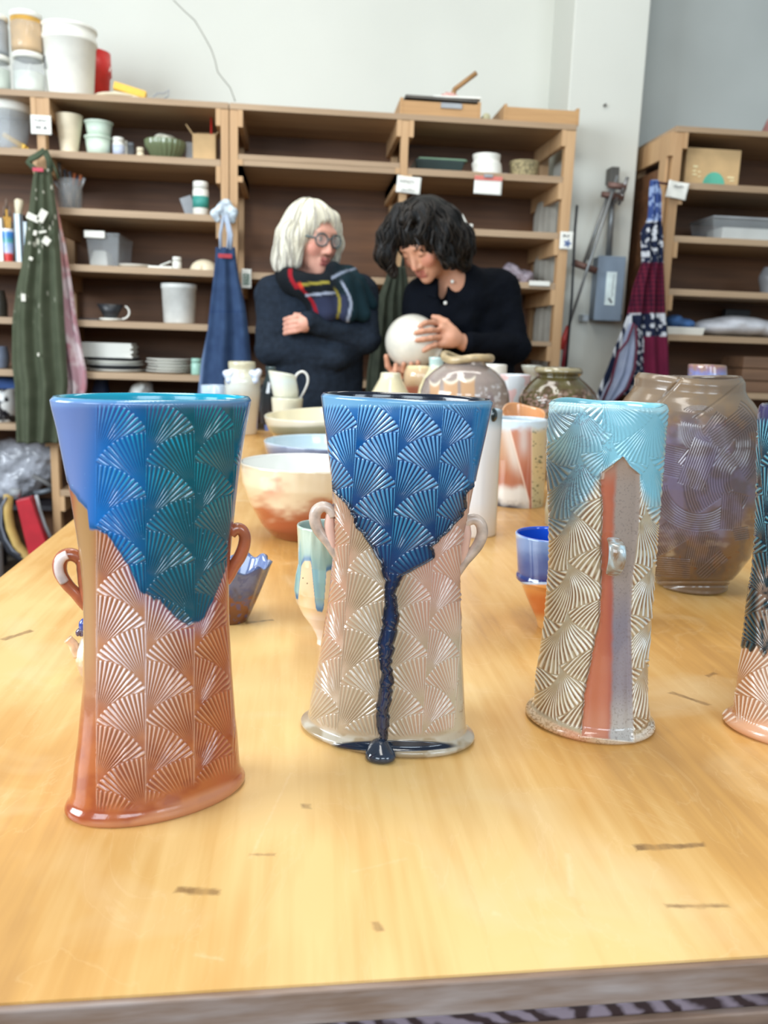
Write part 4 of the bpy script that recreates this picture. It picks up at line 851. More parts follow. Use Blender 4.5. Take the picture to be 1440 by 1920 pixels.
tag(G().box(*(lambda a, b_: (a[0], b_[0], 4.12, 4.16, zr, a[2]))(at_y(1362, 579, 4.12), at_y(1408, 579, 4.12))).mk('dark_tin', m_dark, smooth=False, bevel=.003), 'dark flat tin behind the white bundle', 'tin')
zr = .95; a = at_y(1396, 667, 3.84); b_ = at_y(1470, 667, 3.84)
t = thing('brown_crate', 'reddish brown wooden crate at the right edge, low shelf', 'crate', ((a[0]+b_[0])/2, 3.95, zr)); m_cr = M_wood('crate_wood', (100, 74, 56), (130, 98, 74), 0)
for i in range(3): hgt = (a[2]-zr)/3; G().box(a[0], b_[0], 3.84, 4.06, zr+i*hgt+.001, zr+(i+1)*hgt-.003).mk('slat', m_cr, t, smooth=False, bevel=.003)
tag(G().lathe(at_y(1452, 250, 3.9)[0], 3.9, [(.05, ZT+.02), (.055, ZT+.05), (.04, ZT+.09), (.03, ZT+.11)], 24).mk('rose_vessel', M((150, 104, 100), .4)), 'dull pink vessel on top of the right shelves, cut by the edge', 'vessel')
# ---- pillar: fuse box, conduits, clamps
YP = 4.06
a = at_y(1127, 480, 3.98); b_ = at_y(1170, 484, 3.98); c_ = at_y(1114, 599, 3.98); d_ = at_y(1160, 601, 3.98)
x0, x1, z0, z1 = (a[0]+c_[0])/2-.005, (b_[0]+d_[0])/2+.005, (c_[2]+d_[2])/2, (a[2]+b_[2])/2
t = thing('electrical_box', 'blue grey electrical switch box on the white pillar', 'electrical box', ((x0+x1)/2, YP, z0)); m_eb = M((126, 142, 160), .4, var=.03)
G().box(x0, x1, 3.985, YP-.0002, z0, z1).mk('housing', M((110, 122, 136), .5), t, smooth=False, bevel=.003); G().box(x0-.004, x1+.004, 3.972, 3.9848, z0-.004, z1+.004).mk('door', m_eb, t, smooth=False, bevel=.004)
lx, lz = (x0+x1)/2-.0, (z0+z1)/2; G().box(lx-.022, lx+.026, 3.969, 3.9718, lz-.075, lz+.075).mk('label', M((220, 236, 240), .5), t, smooth=False)
squiggle(lx+.010, 3.9675, lz+.014, .10, .0035, t, m_ink, True); G().obox((lx+.004, 3.9675, lz-.054), (.026, .002, .008), ry=.9).mk('arrow_print', m_ink, t, smooth=False)
G().box(x1+.004, x1+.02, 4.0, 4.03, z0+.0, z0+.03).mk('lever', m_dark, t, smooth=False, bevel=.003); G().box(x0-.05, x0-.022, 3.99, YP, z0-.01, z0+.022).mk('junction_lug', M((170, 180, 188), .4), t, smooth=False, bevel=.004)
def pipe(name, label, pts, r, mat, Y, cat='pipe', extra=None):
    t = tag(G().tube([at_y(x, y, Y) for x, y in pts], r, 12).mk(name, mat), label, cat); return t
m_gal = M((142, 146, 148), .35, .5)
pipe('conduit', 'grey metal conduit rising from the electrical box', [(1141, 479), (1150, 340)], .014, m_gal, 4.02)
g = G(); p = at_y(1149, 330, 4.02); g.box(p[0]-.02, p[0]+.02, 3.99, YP-.0005, p[2]-.035, p[2]+.035); tag(g.mk('conduit_fitting', M((86, 84, 80), .5, .3), smooth=False, bevel=.004), 'dark fitting at the top of the metal conduit', 'fitting')
def bar_clamp(label, A, B, Y, headc, top=True, r=.007):
    pa, pb = at_y(*A, Y), at_y(*B, Y); t = thing('bar_clamp', label, 'clamp', pb); d = (pa-pb)/np.linalg.norm(pa-pb)
    G().tube([pb, pa], r, 8).mk('bar', m_gal, t); s = pa-d*.05
    G().tube([s+np.array([-.03, -.005, .008]), s+np.array([.05, -.02, .0])], .014, 10).mk('jaw', headc, t); G().tube([s+np.array([.03, -.02, -.03]), s+np.array([.05, -.025, .04])], .008, 8).mk('screw', m_steel, t); return t, pa, pb, d
brn = M((112, 84, 76), .5, .3)
t, pa, pb, d = bar_clamp('long bar clamp leaning against the pillar, its lower end capped red', (1158, 330), (1062, 625), 3.9, brn)
G().tube([at_y(1066, 612, 3.9), at_y(1052, 655, 3.9)], [.012, .018], 10).mk('red_jaw', M((176, 56, 52), .4), t); G().tube([at_y(1062, 640, 3.9), at_y(1056, 690, 3.9)], .012, 8).mk('red_handle', M((150, 48, 60), .4), t)
t, pa, pb, d = bar_clamp('shorter rusty bar clamp leaning left of the long one', (1146, 348), (1093, 500), 3.95, brn)
G().tube([at_y(1074, 492, 3.93), at_y(1118, 508, 3.93)], .016, 10).mk('lower_jaw', brn, t)
t, pa, pb, d = bar_clamp('third bar clamp, partly hidden behind the long one', (1154, 352), (1103, 488), 4.0, brn, r=.006)
g = G(); g.tube([at_y(1082, 385, 3.86), at_y(1078, 430, 3.86), at_y(1072, 560, 3.86), at_y(1060, 705, 3.86)], .006, 8); tag(g.mk('black_rod', M((34, 38, 44), .4)), 'thin black rod leaning beside the end post of the middle shelves', 'rod')
# ================================================================ the carved vases
def poly_interp(pts, y):   # boundary x for a given y (pts sorted by y)
    p = np.array(sorted(pts, key=lambda q: q[1]), float); return np.interp(y, p[:, 1], p[:, 0])
def fans(u, v, Wd, R, P, nr=9, flip=False):
    """ginkgo-leaf relief: quarter fans branching left and right from upright stems. u across a column, v upward. -> ridge, env, rim, ang"""
    ridge = np.zeros_like(u); env = np.zeros_like(u); rr = np.ones_like(u); done = np.zeros(u.shape, bool); idn = np.zeros_like(u)
    kL = np.floor(v/P); kR = np.floor((v-P/2)/P)
    cand = []
    for m in (1, 0):
        cand.append((kL-m)*P); cand.append((kR-m)*P+P/2)
    # order the four candidate roots from lowest up
    yL1, yR1, yL0, yR0 = cand
    st = np.stack([yL1, yR1, yL0, yR0]); side = np.array([0, 1, 0, 1]); order = np.argsort(st, axis=0)
    for o in range(4):
        ix = order[o]; y0 = np.take_along_axis(st, ix[None], 0)[0]; sd = side[ix]
        h = np.where(sd == 0, u, Wd-u); dv = v-y0; r = np.hypot(h, dv); a = np.arctan2(h, np.maximum(dv, 1e-6))
        inn = (~done) & (r < R) & (dv > 0) & (a < 1.42)
        rg = .5+.5*np.cos(2*np.pi*nr*(a/1.5)**.93)
        ridge = np.where(inn, rg, ridge); rr = np.where(inn, r/R, rr); env = np.where(inn, 1.0, env); idn = np.where(inn, y0, idn); done |= inn
    e = env*ss(.10, .5, rr)*(1-ss(.965, 1.0, rr)); return ridge, e, rr*env, idn
def mixn(a, b, t): t = np.clip(t, 0, 1)[..., None]; return np.asarray(a)*(1-t)+np.asarray(b)*t
def C3(*c): return lin(np.array(c, float))
m_vase = M_attr('glazed_relief', .16, .5, .06, 700); m_satin = M_attr('flashed_clay', .3, .25, .1, 600)
def loop_handle(name, pts, ctr, r, mat, parent, off=0.0, label=None, flat=1.0, n=10):
    d = math.hypot(ctr[0], ctr[1])-off; nn = np.asarray(ctr, float)[:2]/np.hypot(*ctr[:2]); P = []
    for x, y in pts:
        q = ray(x, y); t = d/(q[:2]@nn); P.append(CAM+q*t)
    # smooth the path
    P = np.array(P); Q = [P[0]]
    for i in range(len(P)-1):
        p0, p1, p2, p3 = P[max(i-1, 0)], P[i], P[i+1], P[min(i+2, len(P)-1)]
        for s in (.25, .5, .75, 1): Q.append(.5*((2*p1)+(-p0+p2)*s+(2*p0-5*p1+4*p2-p3)*s*s+(-p0+3*p1-3*p2+p3)*s**3))
    if hasattr(r, '__len__'): r = np.interp(np.linspace(0, len(r)-1, len(Q)), range(len(r)), r)
    g = G(); g.tube(Q, r if hasattr(r, '__len__') else [r]*len(Q), 14, flat=flat); return g.mk(name, mat, parent, label=label)

# ---- vase 1: turquoise over orange
V1 = (-.086, .532, TZ)
rows1 = [('B', 131, 456), (('B', 5), 124, 462), (('B', 12), 123, 463), (('B', 20), 126, 460), (('B', 28), 133, 455), (('B', 40), 137, 452), (1400, 142, 448), (1365, 147, 444), (1273, 156, 437), (1200, 158, 433), (1150, 158, 431), (1100, 157, 431), (1050, 153, 434), (1000, 147, 439),
         (950, 139, 444), (900, 131, 450), (850, 121, 457), (800, 111, 465), (765, 102, 472), (750, 99, 475)]
gl1 = [(128, 905), (133, 918), (148, 938), (164, 955), (168, 990), (200, 1003), (215, 1022), (240, 1060), (262, 1110), (300, 1128), (330, 1160), (352, 1172), (372, 1170), (385, 1155), (402, 1118), (425, 1062), (436, 1005), (444, 940), (452, 905)]
def under_glaze(X, Y, pts, wob=0):
    """how far (px) a point is above the glaze's lower edge"""
    p = np.array(pts, float); yb = np.interp(X, p[:, 0], p[:, 1]); return yb-Y+wob
def pat1(X, Y):
    lines = np.array([88, 181, 273, 364, 437, 500]); k = np.clip(np.searchsorted(lines, X, side='right')-1, 0, 4)
    l0 = lines[k]; Wd = (lines[k+1]-l0).astype(float); u = np.clip((X-l0)/Wd, 0, 1)*92.0; v = 1468-Y+(k == 3)*-6
    rg, e, rr, idn = fans(u, v, 92.0, 109.0, 122.0, 16)
    m = ss(178, 184, X)*(1-ss(452, 466, X))*(1-ss(1500, 1522, Y+(X-240)*.36*(X > 240)))*ss(757, 765, Y); stem = np.exp(-((np.minimum(u, 92-u))/2.2)**2)
    return rg, e*m, rr, stem*m
def disp1(X, Y, fr):
    rg, e, rr, st = pat1(X, Y); f = ss(-.05, .15, fr)
    d = (.0008*e*(rg-.5)+.00025*e*rr)*f
    g = ss(-4, 3, under_glaze(X, Y, gl1))*f; d = d*(1-.35*g)+.0005*g
    return d
def col1(X, Y, fr):
    rg, e, rr, st = pat1(X, Y); n = fbm(X/30, Y/30, 1); n2 = fbm(X/5, Y/5, 9, 2); f = ss(-.05, .1, fr)
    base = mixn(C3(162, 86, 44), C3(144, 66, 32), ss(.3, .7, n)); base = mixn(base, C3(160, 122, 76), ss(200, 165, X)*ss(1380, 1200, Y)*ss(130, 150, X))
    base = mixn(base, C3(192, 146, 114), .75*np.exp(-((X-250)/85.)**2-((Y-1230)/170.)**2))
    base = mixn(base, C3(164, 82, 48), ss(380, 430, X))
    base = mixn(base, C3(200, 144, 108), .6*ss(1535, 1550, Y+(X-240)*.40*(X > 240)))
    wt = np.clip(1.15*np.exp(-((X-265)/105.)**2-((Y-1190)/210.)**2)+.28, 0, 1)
    hi = mixn(C3(206, 158, 120), C3(240, 230, 236), np.exp(-((X-240)/90.)**2-((Y-1200)/200.)**2))  # lavender lustre highlight on the ridges, put into the colour
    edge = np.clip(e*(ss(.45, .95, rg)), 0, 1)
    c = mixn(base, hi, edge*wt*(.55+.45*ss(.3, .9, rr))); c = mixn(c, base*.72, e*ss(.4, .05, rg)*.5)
    c = mixn(c, hi, st*.35)
    # glaze
    L = mixn(C3(100, 120, 170), C3(0, 96, 170), ss(140, 205, X+.1*(Y-850))); Rr = mixn(L, C3(0, 84, 98), ss(215, 330, X+22*(n-.5)))  # lavender left side: window reflection painted into the glaze colour
    gz = mixn(Rr, C3(0, 70, 92), ss(850, 1100, Y)*.6*ss(200, 300, X)); gz = mixn(gz, C3(8, 120, 196), .5*np.exp(-((X-215)/45.)**2-((Y-900)/90.)**2))
    gh = mixn(C3(104, 140, 200), C3(8, 160, 196), ss(140, 260, X)); gh = mixn(gh, C3(0, 138, 146), ss(300, 400, X))
    tc_ = ss(.5, .95, rg)*e*(.35+.65*ss(.35, .95, rr)); fade = 1-.55*ss(850, 1000, Y)*ss(.3, .6, fbm(X/60, Y/60, 4))
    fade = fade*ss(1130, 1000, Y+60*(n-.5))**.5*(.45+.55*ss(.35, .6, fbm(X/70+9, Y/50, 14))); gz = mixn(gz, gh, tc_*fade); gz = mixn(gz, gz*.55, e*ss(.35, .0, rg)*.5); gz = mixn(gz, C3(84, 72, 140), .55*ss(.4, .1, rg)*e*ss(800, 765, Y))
    gz = mixn(gz, C3(120, 190, 220), .55*ss(.83, .9, n2)*ss(860, 940, Y)*ss(.4, .6, vnoise(X/1.4, Y/1.4, 3)))
    gz = mixn(gz, C3(120, 150, 196), ss(768, 757, Y)*.6)
    ab = under_glaze(X, Y, gl1, 10*(fbm(X/9, Y/14, 7, 2)-.5)); g = ss(-3, 4, ab); halo = ss(-46, -2, ab)*ss(195, 240, X)
    c = mixn(c, C3(120, 82, 128), halo*.55*e*ss(.5, .1, rg)); c = mixn(c, C3(196, 196, 226), halo*.5*e*ss(.5, .9, rg))
    gz = mixn(gz, C3(0, 62, 96), .6*np.exp(-((ab-5)/7.)**2))
    back = mixn(C3(10, 96, 150), base, ss(960, 1000, Y)); out = mixn(c, gz, g)
    return mixn(back, out, f)
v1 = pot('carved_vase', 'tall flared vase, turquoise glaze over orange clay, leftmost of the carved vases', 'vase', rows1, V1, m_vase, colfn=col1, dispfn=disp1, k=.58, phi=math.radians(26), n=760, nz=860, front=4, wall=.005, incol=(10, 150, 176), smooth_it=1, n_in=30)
mo = M((166, 92, 60), .22, var=.12, scale=60, coat=.4); mo2 = M((214, 196, 190), .3, var=.2, scale=50, coat=.3)
loop_handle('handle', [(160, 1064), (150, 1048), (134, 1040), (119, 1044), (112, 1058), (115, 1078), (128, 1098), (144, 1114), (158, 1130), (172, 1144)], V1, [.0044, .004, .0042, .0045, .004, .0036, .004, .0042], mo, v1, off=.0, label='orange loop handle with a white edge')
loop_handle('handle_root', [(156, 1046), (160, 1066), (162, 1092), (164, 1132)], V1, [.0042, .0052, .005, .003], mo, v1, off=.002, label='clay pad where the handle joins')
loop_handle('handle_edge', [(126, 1040), (117, 1045), (110, 1058), (112, 1076), (121, 1092)], V1, .0028, mo2, v1, off=.004, label='white edge of the loop handle')
loop_handle('handle', [(432, 1000), (441, 992), (452, 993), (459, 1006), (457, 1025), (449, 1045), (438, 1062), (430, 1078), (422, 1090)], (V1[0], V1[1]+.01, TZ), [.0042, .004, .004, .0042, .004, .0038], mo, v1, label='orange loop handle')

# ---- vase 2: deep blue with a long drip
V2 = (.0720, .622, TZ)
rows2 = [('B', 572, 880), (('B', 4), 564, 886), (('B', 9), 561, 888), (('B', 14), 562, 887), (('B', 17), 570, 880), (('B', 21), 577, 872), (1322, 580, 871), (1235, 597, 867), (1147, 612, 864), (1060, 622, 862), (1020, 624, 865), (962, 623, 875), (910, 620, 886), (875, 616, 893), (817, 609, 906), (780, 604, 914), (757, 601, 919), (748, 600, 921)]
glL = [(619, 900), (621, 912), (636, 932), (657, 957), (663, 980), (680, 1003), (698, 1030), (715, 1062), (722, 1088), (720, 1100), (721, 1104), (718, 1156), (713, 1186), (707, 1217), (714, 1250), (710, 1308), (704, 1334), (710, 1381)]
glR = [(890, 900), (887, 910), (878, 922), (870, 962), (855, 983), (834, 1003), (814, 1024), (814, 1045), (802, 1056), (788, 1062), (762, 1076), (750, 1091), (746, 1104), (742, 1118), (749, 1162), (742, 1197), (734, 1235), (737, 1279), (733, 1308), (729, 1337), (729, 1387)]
YF2 = lambda X: np.interp(X, [560, 600, 640, 700, 760, 820, 860, 888], [1345, 1366, 1377, 1386, 1388, 1382, 1371, 1358])
def pat2(X, Y):
    t = (Y-760)/(1380-760.); top = np.array([560, 612, 673, 751, 831, 892, 950.]); bot = np.array([500, 556, 632, 712, 791, 850, 905.])
    L = top[:, None, None]+(bot-top)[:, None, None]*t[None] if t.ndim == 2 else None
    k = np.clip((X[None] >= L).sum(0)-1, 0, 5); l0 = np.take_along_axis(L, k[None], 0)[0]; l1 = np.take_along_axis(L, k[None]+1, 0)[0]
    u = np.clip((X-l0)/(l1-l0), 0, 1)*78.0; v = 1377-Y+.10*(X-715)*ss(1000, 760, Y)
    rg, e, rr, idn = fans(u, v, 78.0, 93.0, 106.0, 15)
    m = ss(757, 764, Y)*(1-ss(-14, -5, Y-YF2(X)))*(1-ss(882, 892, X-(900-Y)*.075-(Y > 1060)*0+ss(1000, 1400, Y)*0)); stem = np.exp(-((np.minimum(u, 78-u))/2.0)**2)
    return rg, e*m, rr, stem*m
def gmask2(X, Y):
    wob = 3*(vnoise(X*0+3, Y/9, 2)-.5)*2; xl = poly_interp(glL, Y)+wob; xr = poly_interp(glR, Y)+3*(vnoise(X*0+7, Y/8, 5)-.5)*2
    d = np.minimum(X-xl, xr-X); d = np.where(Y < 902, 40., d); return np.where(Y > 1386, -20., d)
def pool2(X, Y): return ss(1.15, .9, np.hypot((X-738)/112., (Y-1398-(X-738)*.0)/10.))
def disp2(X, Y, fr):
    rg, e, rr, st = pat2(X, Y); f = ss(-.05, .15, fr); gd = gmask2(X, Y); g = ss(-1, 4, gd)
    thick = ss(980, 1080, Y)*g; d = .0008*e*(rg-.5)*(1-.75*thick)+.00025*e*rr
    d = d*(1-.2*g)+.0006*g+.0026*thick*np.sqrt(np.clip(gd/14, 0, 1))+.0012*g*np.exp(-((gd-3)/3.)**2)
    return (d*(1-pool2(X, Y))+.0011*pool2(X, Y))*f
def col2(X, Y, fr):
    rg, e, rr, st = pat2(X, Y); n = fbm(X/28, Y/28, 11); n2 = fbm(X/3.2, Y/3.2, 12, 2); f = ss(-.05, .1, fr)
    base = mixn(C3(156, 139, 114), C3(170, 150, 126), n); base = mixn(base, C3(180, 124, 98), .8*ss(690, 625, X+ (Y-1060)*.09)*ss(900, 960, Y)*ss(1350, 1150, Y))
    base = mixn(base, C3(184, 140, 122), .85*ss(745, 800, X)*ss(1250, 1050, Y)); base = mixn(base, C3(188, 180, 158), .8*ss(820, 860, X)*ss(1120, 1250, Y))
    base = mixn(base, C3(128, 112, 84), .5*ss(.74, .84, n2)*ss(790, 840, X)*ss(1180, 1300, Y))
    hi = mixn(C3(172, 160, 138), C3(206, 192, 184), ss(730, 800, X)); lo = mixn(C3(158, 132, 106), C3(196, 140, 122), ss(730, 800, X))
    c = mixn(base, hi, e*ss(.5, .95, rg)*.7); c = mixn(c, lo, e*ss(.4, .05, rg)*.55)
    fl = ss(-5, 3, Y-YF2(X)); c = mixn(c, mixn(C3(176, 168, 152), C3(148, 132, 106), ss(.4, .6, n)), fl)
    gz = mixn(C3(16, 80, 142), C3(6, 56, 104), ss(760, 1000, Y)); gh = mixn(C3(104, 166, 216), C3(50, 130, 168), ss(780, 1000, Y))
    gz = mixn(gz, C3(64, 120, 176), ss(800, 765, Y)*.55)
    gz = mixn(gz, gh, e*ss(.3, .7, rg)*(.3+.7*ss(.2, .8, rr))*(1-.5*ss(980, 1060, Y))); gz = mixn(gz, C3(8, 40, 80), e*ss(.35, .02, rg)*.8*ss(.1, .5, rr))
    gz = mixn(gz, C3(14, 56, 100), .45*ss(.3, .08, rr)*e); gz = mixn(gz, C3(30, 112, 166), ss(884, 892, X+(Y-760)*.08)*ss(1010, 900, Y)*.8)
    gd = gmask2(X, Y); g = ss(-1.0, 1.5, gd)
    gz = mixn(gz, C3(6, 32, 66), ss(1030, 1090, Y)*.75); gz = mixn(gz, C3(8, 36, 80), .6*ss(880, 1010, Y)*ss(60, 20, gd)); gz = mixn(gz, C3(4, 12, 32), np.exp(-(np.maximum(gd-3, 0)/9.)**2)*ss(895, 915, Y)*.95)
    gz = mixn(gz, C3(120, 170, 200), ss(768, 758, Y)*.7)
    out = mixn(c, gz, g); out = mixn(out, C3(12, 26, 44), pool2(X, Y)); out = mixn(out, C3(40, 52, 66), .85*ss(30, 20, np.abs(X-716))*ss(1398, 1404, Y))
    back = mixn(C3(14, 60, 110), base, ss(960, 1000, Y)); return mixn(back, out, f)
v2 = pot('carved_vase', 'carved vase with deep blue glaze running down its front in one long dark drip', 'vase', rows2, V2, m_vase, colfn=col2, dispfn=disp2, k=.64, phi=math.radians(-19), n=760, nz=820, front=4, wall=.005, incol=(8, 20, 36), smooth_it=1, n_in=30,
        rimw=lambda t: 0.0*t)
# spill hanging off the foot
q = base_ctr(717, 1436, 12); V, F = sdf_mesh([ell((q[0], q[1]+.002, TZ+.004), (.010, .007, .005)), ell((q[0]-.001, q[1]+.010, TZ+.006), (.009, .009, .008)), ell((q[0]-.006, q[1]+.006, TZ+.003), (.006, .006, .004))], .0012, .005)
V[:, 2] = np.maximum(V[:, 2], TZ+.0003); mk('glaze_drip', V, F, M((34, 44, 58), .12, var=.2, scale=60, coat=.6), v2, label='dark glaze blob run over the foot')
mh2 = M((176, 158, 144), .35, var=.22, scale=70, coat=.3)
loop_handle('handle', [(626, 968), (619, 955), (606, 950), (594, 957), (590, 972), (595, 990), (606, 1006), (616, 1018), (625, 1032), (634, 1044)], V2, [.0045, .004, .0045, .0045, .004, .0038, .004], mh2, v2, label='speckled grey loop handle', flat=1.0)
mpk = M((206, 168, 152), .3, var=.1, coat=.3)
loop_handle('handle_root', [(620, 960), (618, 985), (622, 1010), (626, 1036)], V2, [.003, .0042, .0042, .003], mpk, v2, label='pink pad where the handle joins')
loop_handle('handle_root', [(872, 970), (871, 1000), (867, 1030), (864, 1062)], V2, [.003, .0052, .005, .003], mpk, v2, label='pink pad where the handle joins')
loop_handle('handle', [(868, 985), (878, 976), (892, 974), (902, 984), (904, 1002), (896, 1022), (884, 1038), (873, 1050), (864, 1062), (856, 1074)], V2, [.0045, .004, .0042, .0044, .004, .004, .004], mh2, v2, label='speckled grey loop handle')

# ---- vase 3: pale celadon cylinder with a smooth red and grey panel
V3 = (.243, .638, TZ)
rows3 = [('B', 992, 1224), (('B', 4), 985, 1229), (('B', 9), 983, 1230), (('B', 15), 985, 1228), (('B', 20), 993, 1222), (('B', 26), 999, 1217), (1275, 1003, 1216), (1233, 1011, 1217), (1164, 1020, 1222), (1060, 1028, 1230), (978, 1028, 1236), (873, 1024, 1245), (820, 1025, 1249), (775, 1028, 1253), (760, 1029, 1254)]
panL = [(1168, 856), (1150, 872), (1128, 888), (1126, 910), (1130, 950), (1128, 1010), (1128, 1095), (1124, 1164), (1110, 1227), (1096, 1303), (1089, 1395)]
panR = [(1168, 856), (1182, 875), (1199, 888), (1200, 930), (1196, 1000), (1186, 1080), (1182, 1164), (1184, 1250), (1187, 1395)]
def pat3(X, Y):
    wx = 6*np.sin(Y/47.)+4*np.sin(Y/21.+X/40.); xs = X+wx+(Y-1100)*.07*(X < 1130)
    lines = np.array([905, 985, 1062, 1140, 1216, 1290.]); k = np.clip(np.searchsorted(lines, xs, side='right')-1, 0, 4); l0 = lines[k]; Wd = lines[k+1]-l0
    u = np.clip((xs-l0)/Wd, 0, 1)*78.; v = (Y-770)+(k % 2)*30+6*np.sin(X/17.)
    rg, e, rr, idn = fans(u, v, 78., 88., 96., 14); return rg, e*(1-ss(-12, -4, Y-np.interp(X, [985, 1010, 1050, 1090, 1145, 1200, 1228], [1312, 1340, 1362, 1376, 1383, 1376, 1350]))), rr
def pan3(X, Y):
    xl = poly_interp(panL, Y)+2*(vnoise(X*0, Y/7, 2)-.5); xr = poly_interp(panR, Y); d = np.minimum(X-xl, xr-X); d = np.minimum(d, (1380+(X-1089)*.1-Y)); return np.where(Y < 857, -30, d)
def disp3(X, Y, fr):
    rg, e, rr = pat3(X, Y); f = ss(-.05, .15, fr); p = ss(-2, 3, pan3(X, Y)); pd = pan3(X, Y)
    soft = 1-.75*np.exp(-((X-1190)/75.)**2-((Y-800)/85.)**2)
    return (.0009*e*(rg-.5)*(1-p)*soft+.0004*e*rr*(1-p)*soft-.0012*p+.0010*np.exp(-(pd/4.)**2)*(Y > 850))*f
def col3(X, Y, fr):
    rg, e, rr = pat3(X, Y); n = fbm(X/26, Y/26, 21); n2 = fbm(X/2.6, Y/2.6, 22, 2); f = ss(-.05, .1, fr); pd = pan3(X, Y); p = ss(-1.5, 1.5, pd)
    up = mixn(C3(104, 128, 136), C3(124, 180, 196), ss(1040, 1150, X+40*(n-.5))); up = mixn(up, C3(96, 112, 124), .75*ss(.42, .6, n2)*ss(1170, 1080, X-(Y-780)*.3)*ss(.35, .5, n))  # cyan towards the right: window reflection painted into the glaze colour
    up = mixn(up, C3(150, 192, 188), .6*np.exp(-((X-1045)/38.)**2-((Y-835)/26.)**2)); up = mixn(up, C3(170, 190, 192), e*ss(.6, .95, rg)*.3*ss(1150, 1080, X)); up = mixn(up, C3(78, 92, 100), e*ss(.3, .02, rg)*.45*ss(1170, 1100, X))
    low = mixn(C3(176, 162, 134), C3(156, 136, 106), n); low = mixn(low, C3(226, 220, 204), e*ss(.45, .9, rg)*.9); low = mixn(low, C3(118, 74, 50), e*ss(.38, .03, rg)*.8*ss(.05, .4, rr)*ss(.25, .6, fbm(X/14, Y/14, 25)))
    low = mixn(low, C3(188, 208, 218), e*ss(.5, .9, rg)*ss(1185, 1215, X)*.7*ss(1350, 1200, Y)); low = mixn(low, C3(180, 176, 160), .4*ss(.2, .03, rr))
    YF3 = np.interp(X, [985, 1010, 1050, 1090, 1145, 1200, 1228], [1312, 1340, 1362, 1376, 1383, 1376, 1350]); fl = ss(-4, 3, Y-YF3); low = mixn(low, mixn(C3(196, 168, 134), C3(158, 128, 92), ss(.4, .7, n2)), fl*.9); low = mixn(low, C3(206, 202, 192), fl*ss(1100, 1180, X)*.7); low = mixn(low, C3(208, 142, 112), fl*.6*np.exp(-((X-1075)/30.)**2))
    low = mixn(low, C3(132, 104, 70), .8*ss(.5, .68, n2)*ss(1160, 1180, X)*ss(1335, 1350, Y)*ss(1385, 1368, Y))
    yb = np.interp(X, [1020, 1050, 1090, 1125, 1160, 1200, 1222, 1250], [985, 990, 965, 895, 868, 905, 950, 960]); t = ss(-26, 26, Y-yb+34*(n-.5)); c = mixn(up, low, t)
    red = mixn(C3(172, 98, 72), C3(148, 74, 54), ss(1130, 1180, X+14*(n-.5))); red = mixn(red, C3(192, 138, 112), ss(1300, 1370, Y)*.5); red = mixn(red, C3(150, 78, 72), .5*ss(1050, 1130, Y)*np.exp(-((X-1146)/8.)**2))
    gry = mixn(C3(146, 132, 122), C3(124, 118, 128), ss(1060, 1200, Y+40*(n-.5))); gry = mixn(gry, C3(176, 172, 164), ss(1280, 1370, Y)*.8); gry = mixn(gry, C3(104, 92, 88), .4*ss(.6, .8, n2))
    pc = mixn(red, gry, ss(-5, 5, X-np.interp(Y, [880, 980, 1100, 1240, 1385], [1156, 1150, 1150, 1149, 1144])+6*(n-.5))); pc = mixn(pc, C3(150, 126, 108), ss(920, 870, Y)*.7)
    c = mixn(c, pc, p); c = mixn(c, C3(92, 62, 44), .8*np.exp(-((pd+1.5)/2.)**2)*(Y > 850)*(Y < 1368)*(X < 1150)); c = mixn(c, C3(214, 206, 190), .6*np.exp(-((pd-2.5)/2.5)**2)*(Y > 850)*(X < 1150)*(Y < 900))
    c = mixn(c, C3(178, 206, 208), ss(776, 764, Y)*.8)
    return mixn(low, c, f)
def rim3(t): return .0007*np.cos(3*t+.4)+.0004*np.sin(5*t)
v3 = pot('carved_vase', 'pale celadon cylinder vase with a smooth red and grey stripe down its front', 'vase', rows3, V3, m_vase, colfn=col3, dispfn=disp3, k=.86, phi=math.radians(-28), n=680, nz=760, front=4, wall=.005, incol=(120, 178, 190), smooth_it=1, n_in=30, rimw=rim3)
# strap lug on the front panel
mlug, nt, b = new_mat('lug_glaze'); nt.links.new(ramp(nt, noise(nt, 90, 3, stretch=(1, 1, .5), dist=1.5), [(.3, (120, 84, 48)), (.5, (150, 148, 140)), (.7, (176, 206, 220))]), b.inputs['Base Color']); b.inputs['Roughness'].default_value = .15; b.inputs['Coat Weight'].default_value = .6
P = []
nn3 = np.array(V3)[:2]/np.hypot(*V3[:2]); d3 = np.hypot(*V3[:2])
for (x, y, off) in ((1150, 1008, .044), (1152, 1014, .052), (1158, 1024, .058), (1158, 1045, .060), (1155, 1064, .058), (1150, 1076, .052), (1148, 1082, .044)):
    q = ray(x, y); P.append(CAM+q*((d3-off)/(q[:2]@nn3)))
g = G(); P = np.array(P); ex = np.array([nn3[1], -nn3[0], 0]); V = []; F = []
for i, p in enumerate(P):
    wdt = [.005, .006, .0066, .0068, .0066, .006, .005][i]; dn = np.array([nn3[0], nn3[1], 0])*.004
    for s, o in ((-1, 0), (1, 0), (1, 1), (-1, 1)): V.append(p+ex*s*wdt+dn*o)
for i in range(6):
    for j in range(4): F.append((i*4+j, i*4+(j+1) % 4, (i+1)*4+(j+1) % 4, (i+1)*4+j))
F += [(3, 2, 1, 0), (24, 25, 26, 27)]
o = mk('strap_lug', V, F, mlug, v3, label='shiny brown and blue strap lug'); sm = o.modifiers.new('s', 'SUBSURF'); sm.levels = 2; sm.render_levels = 2

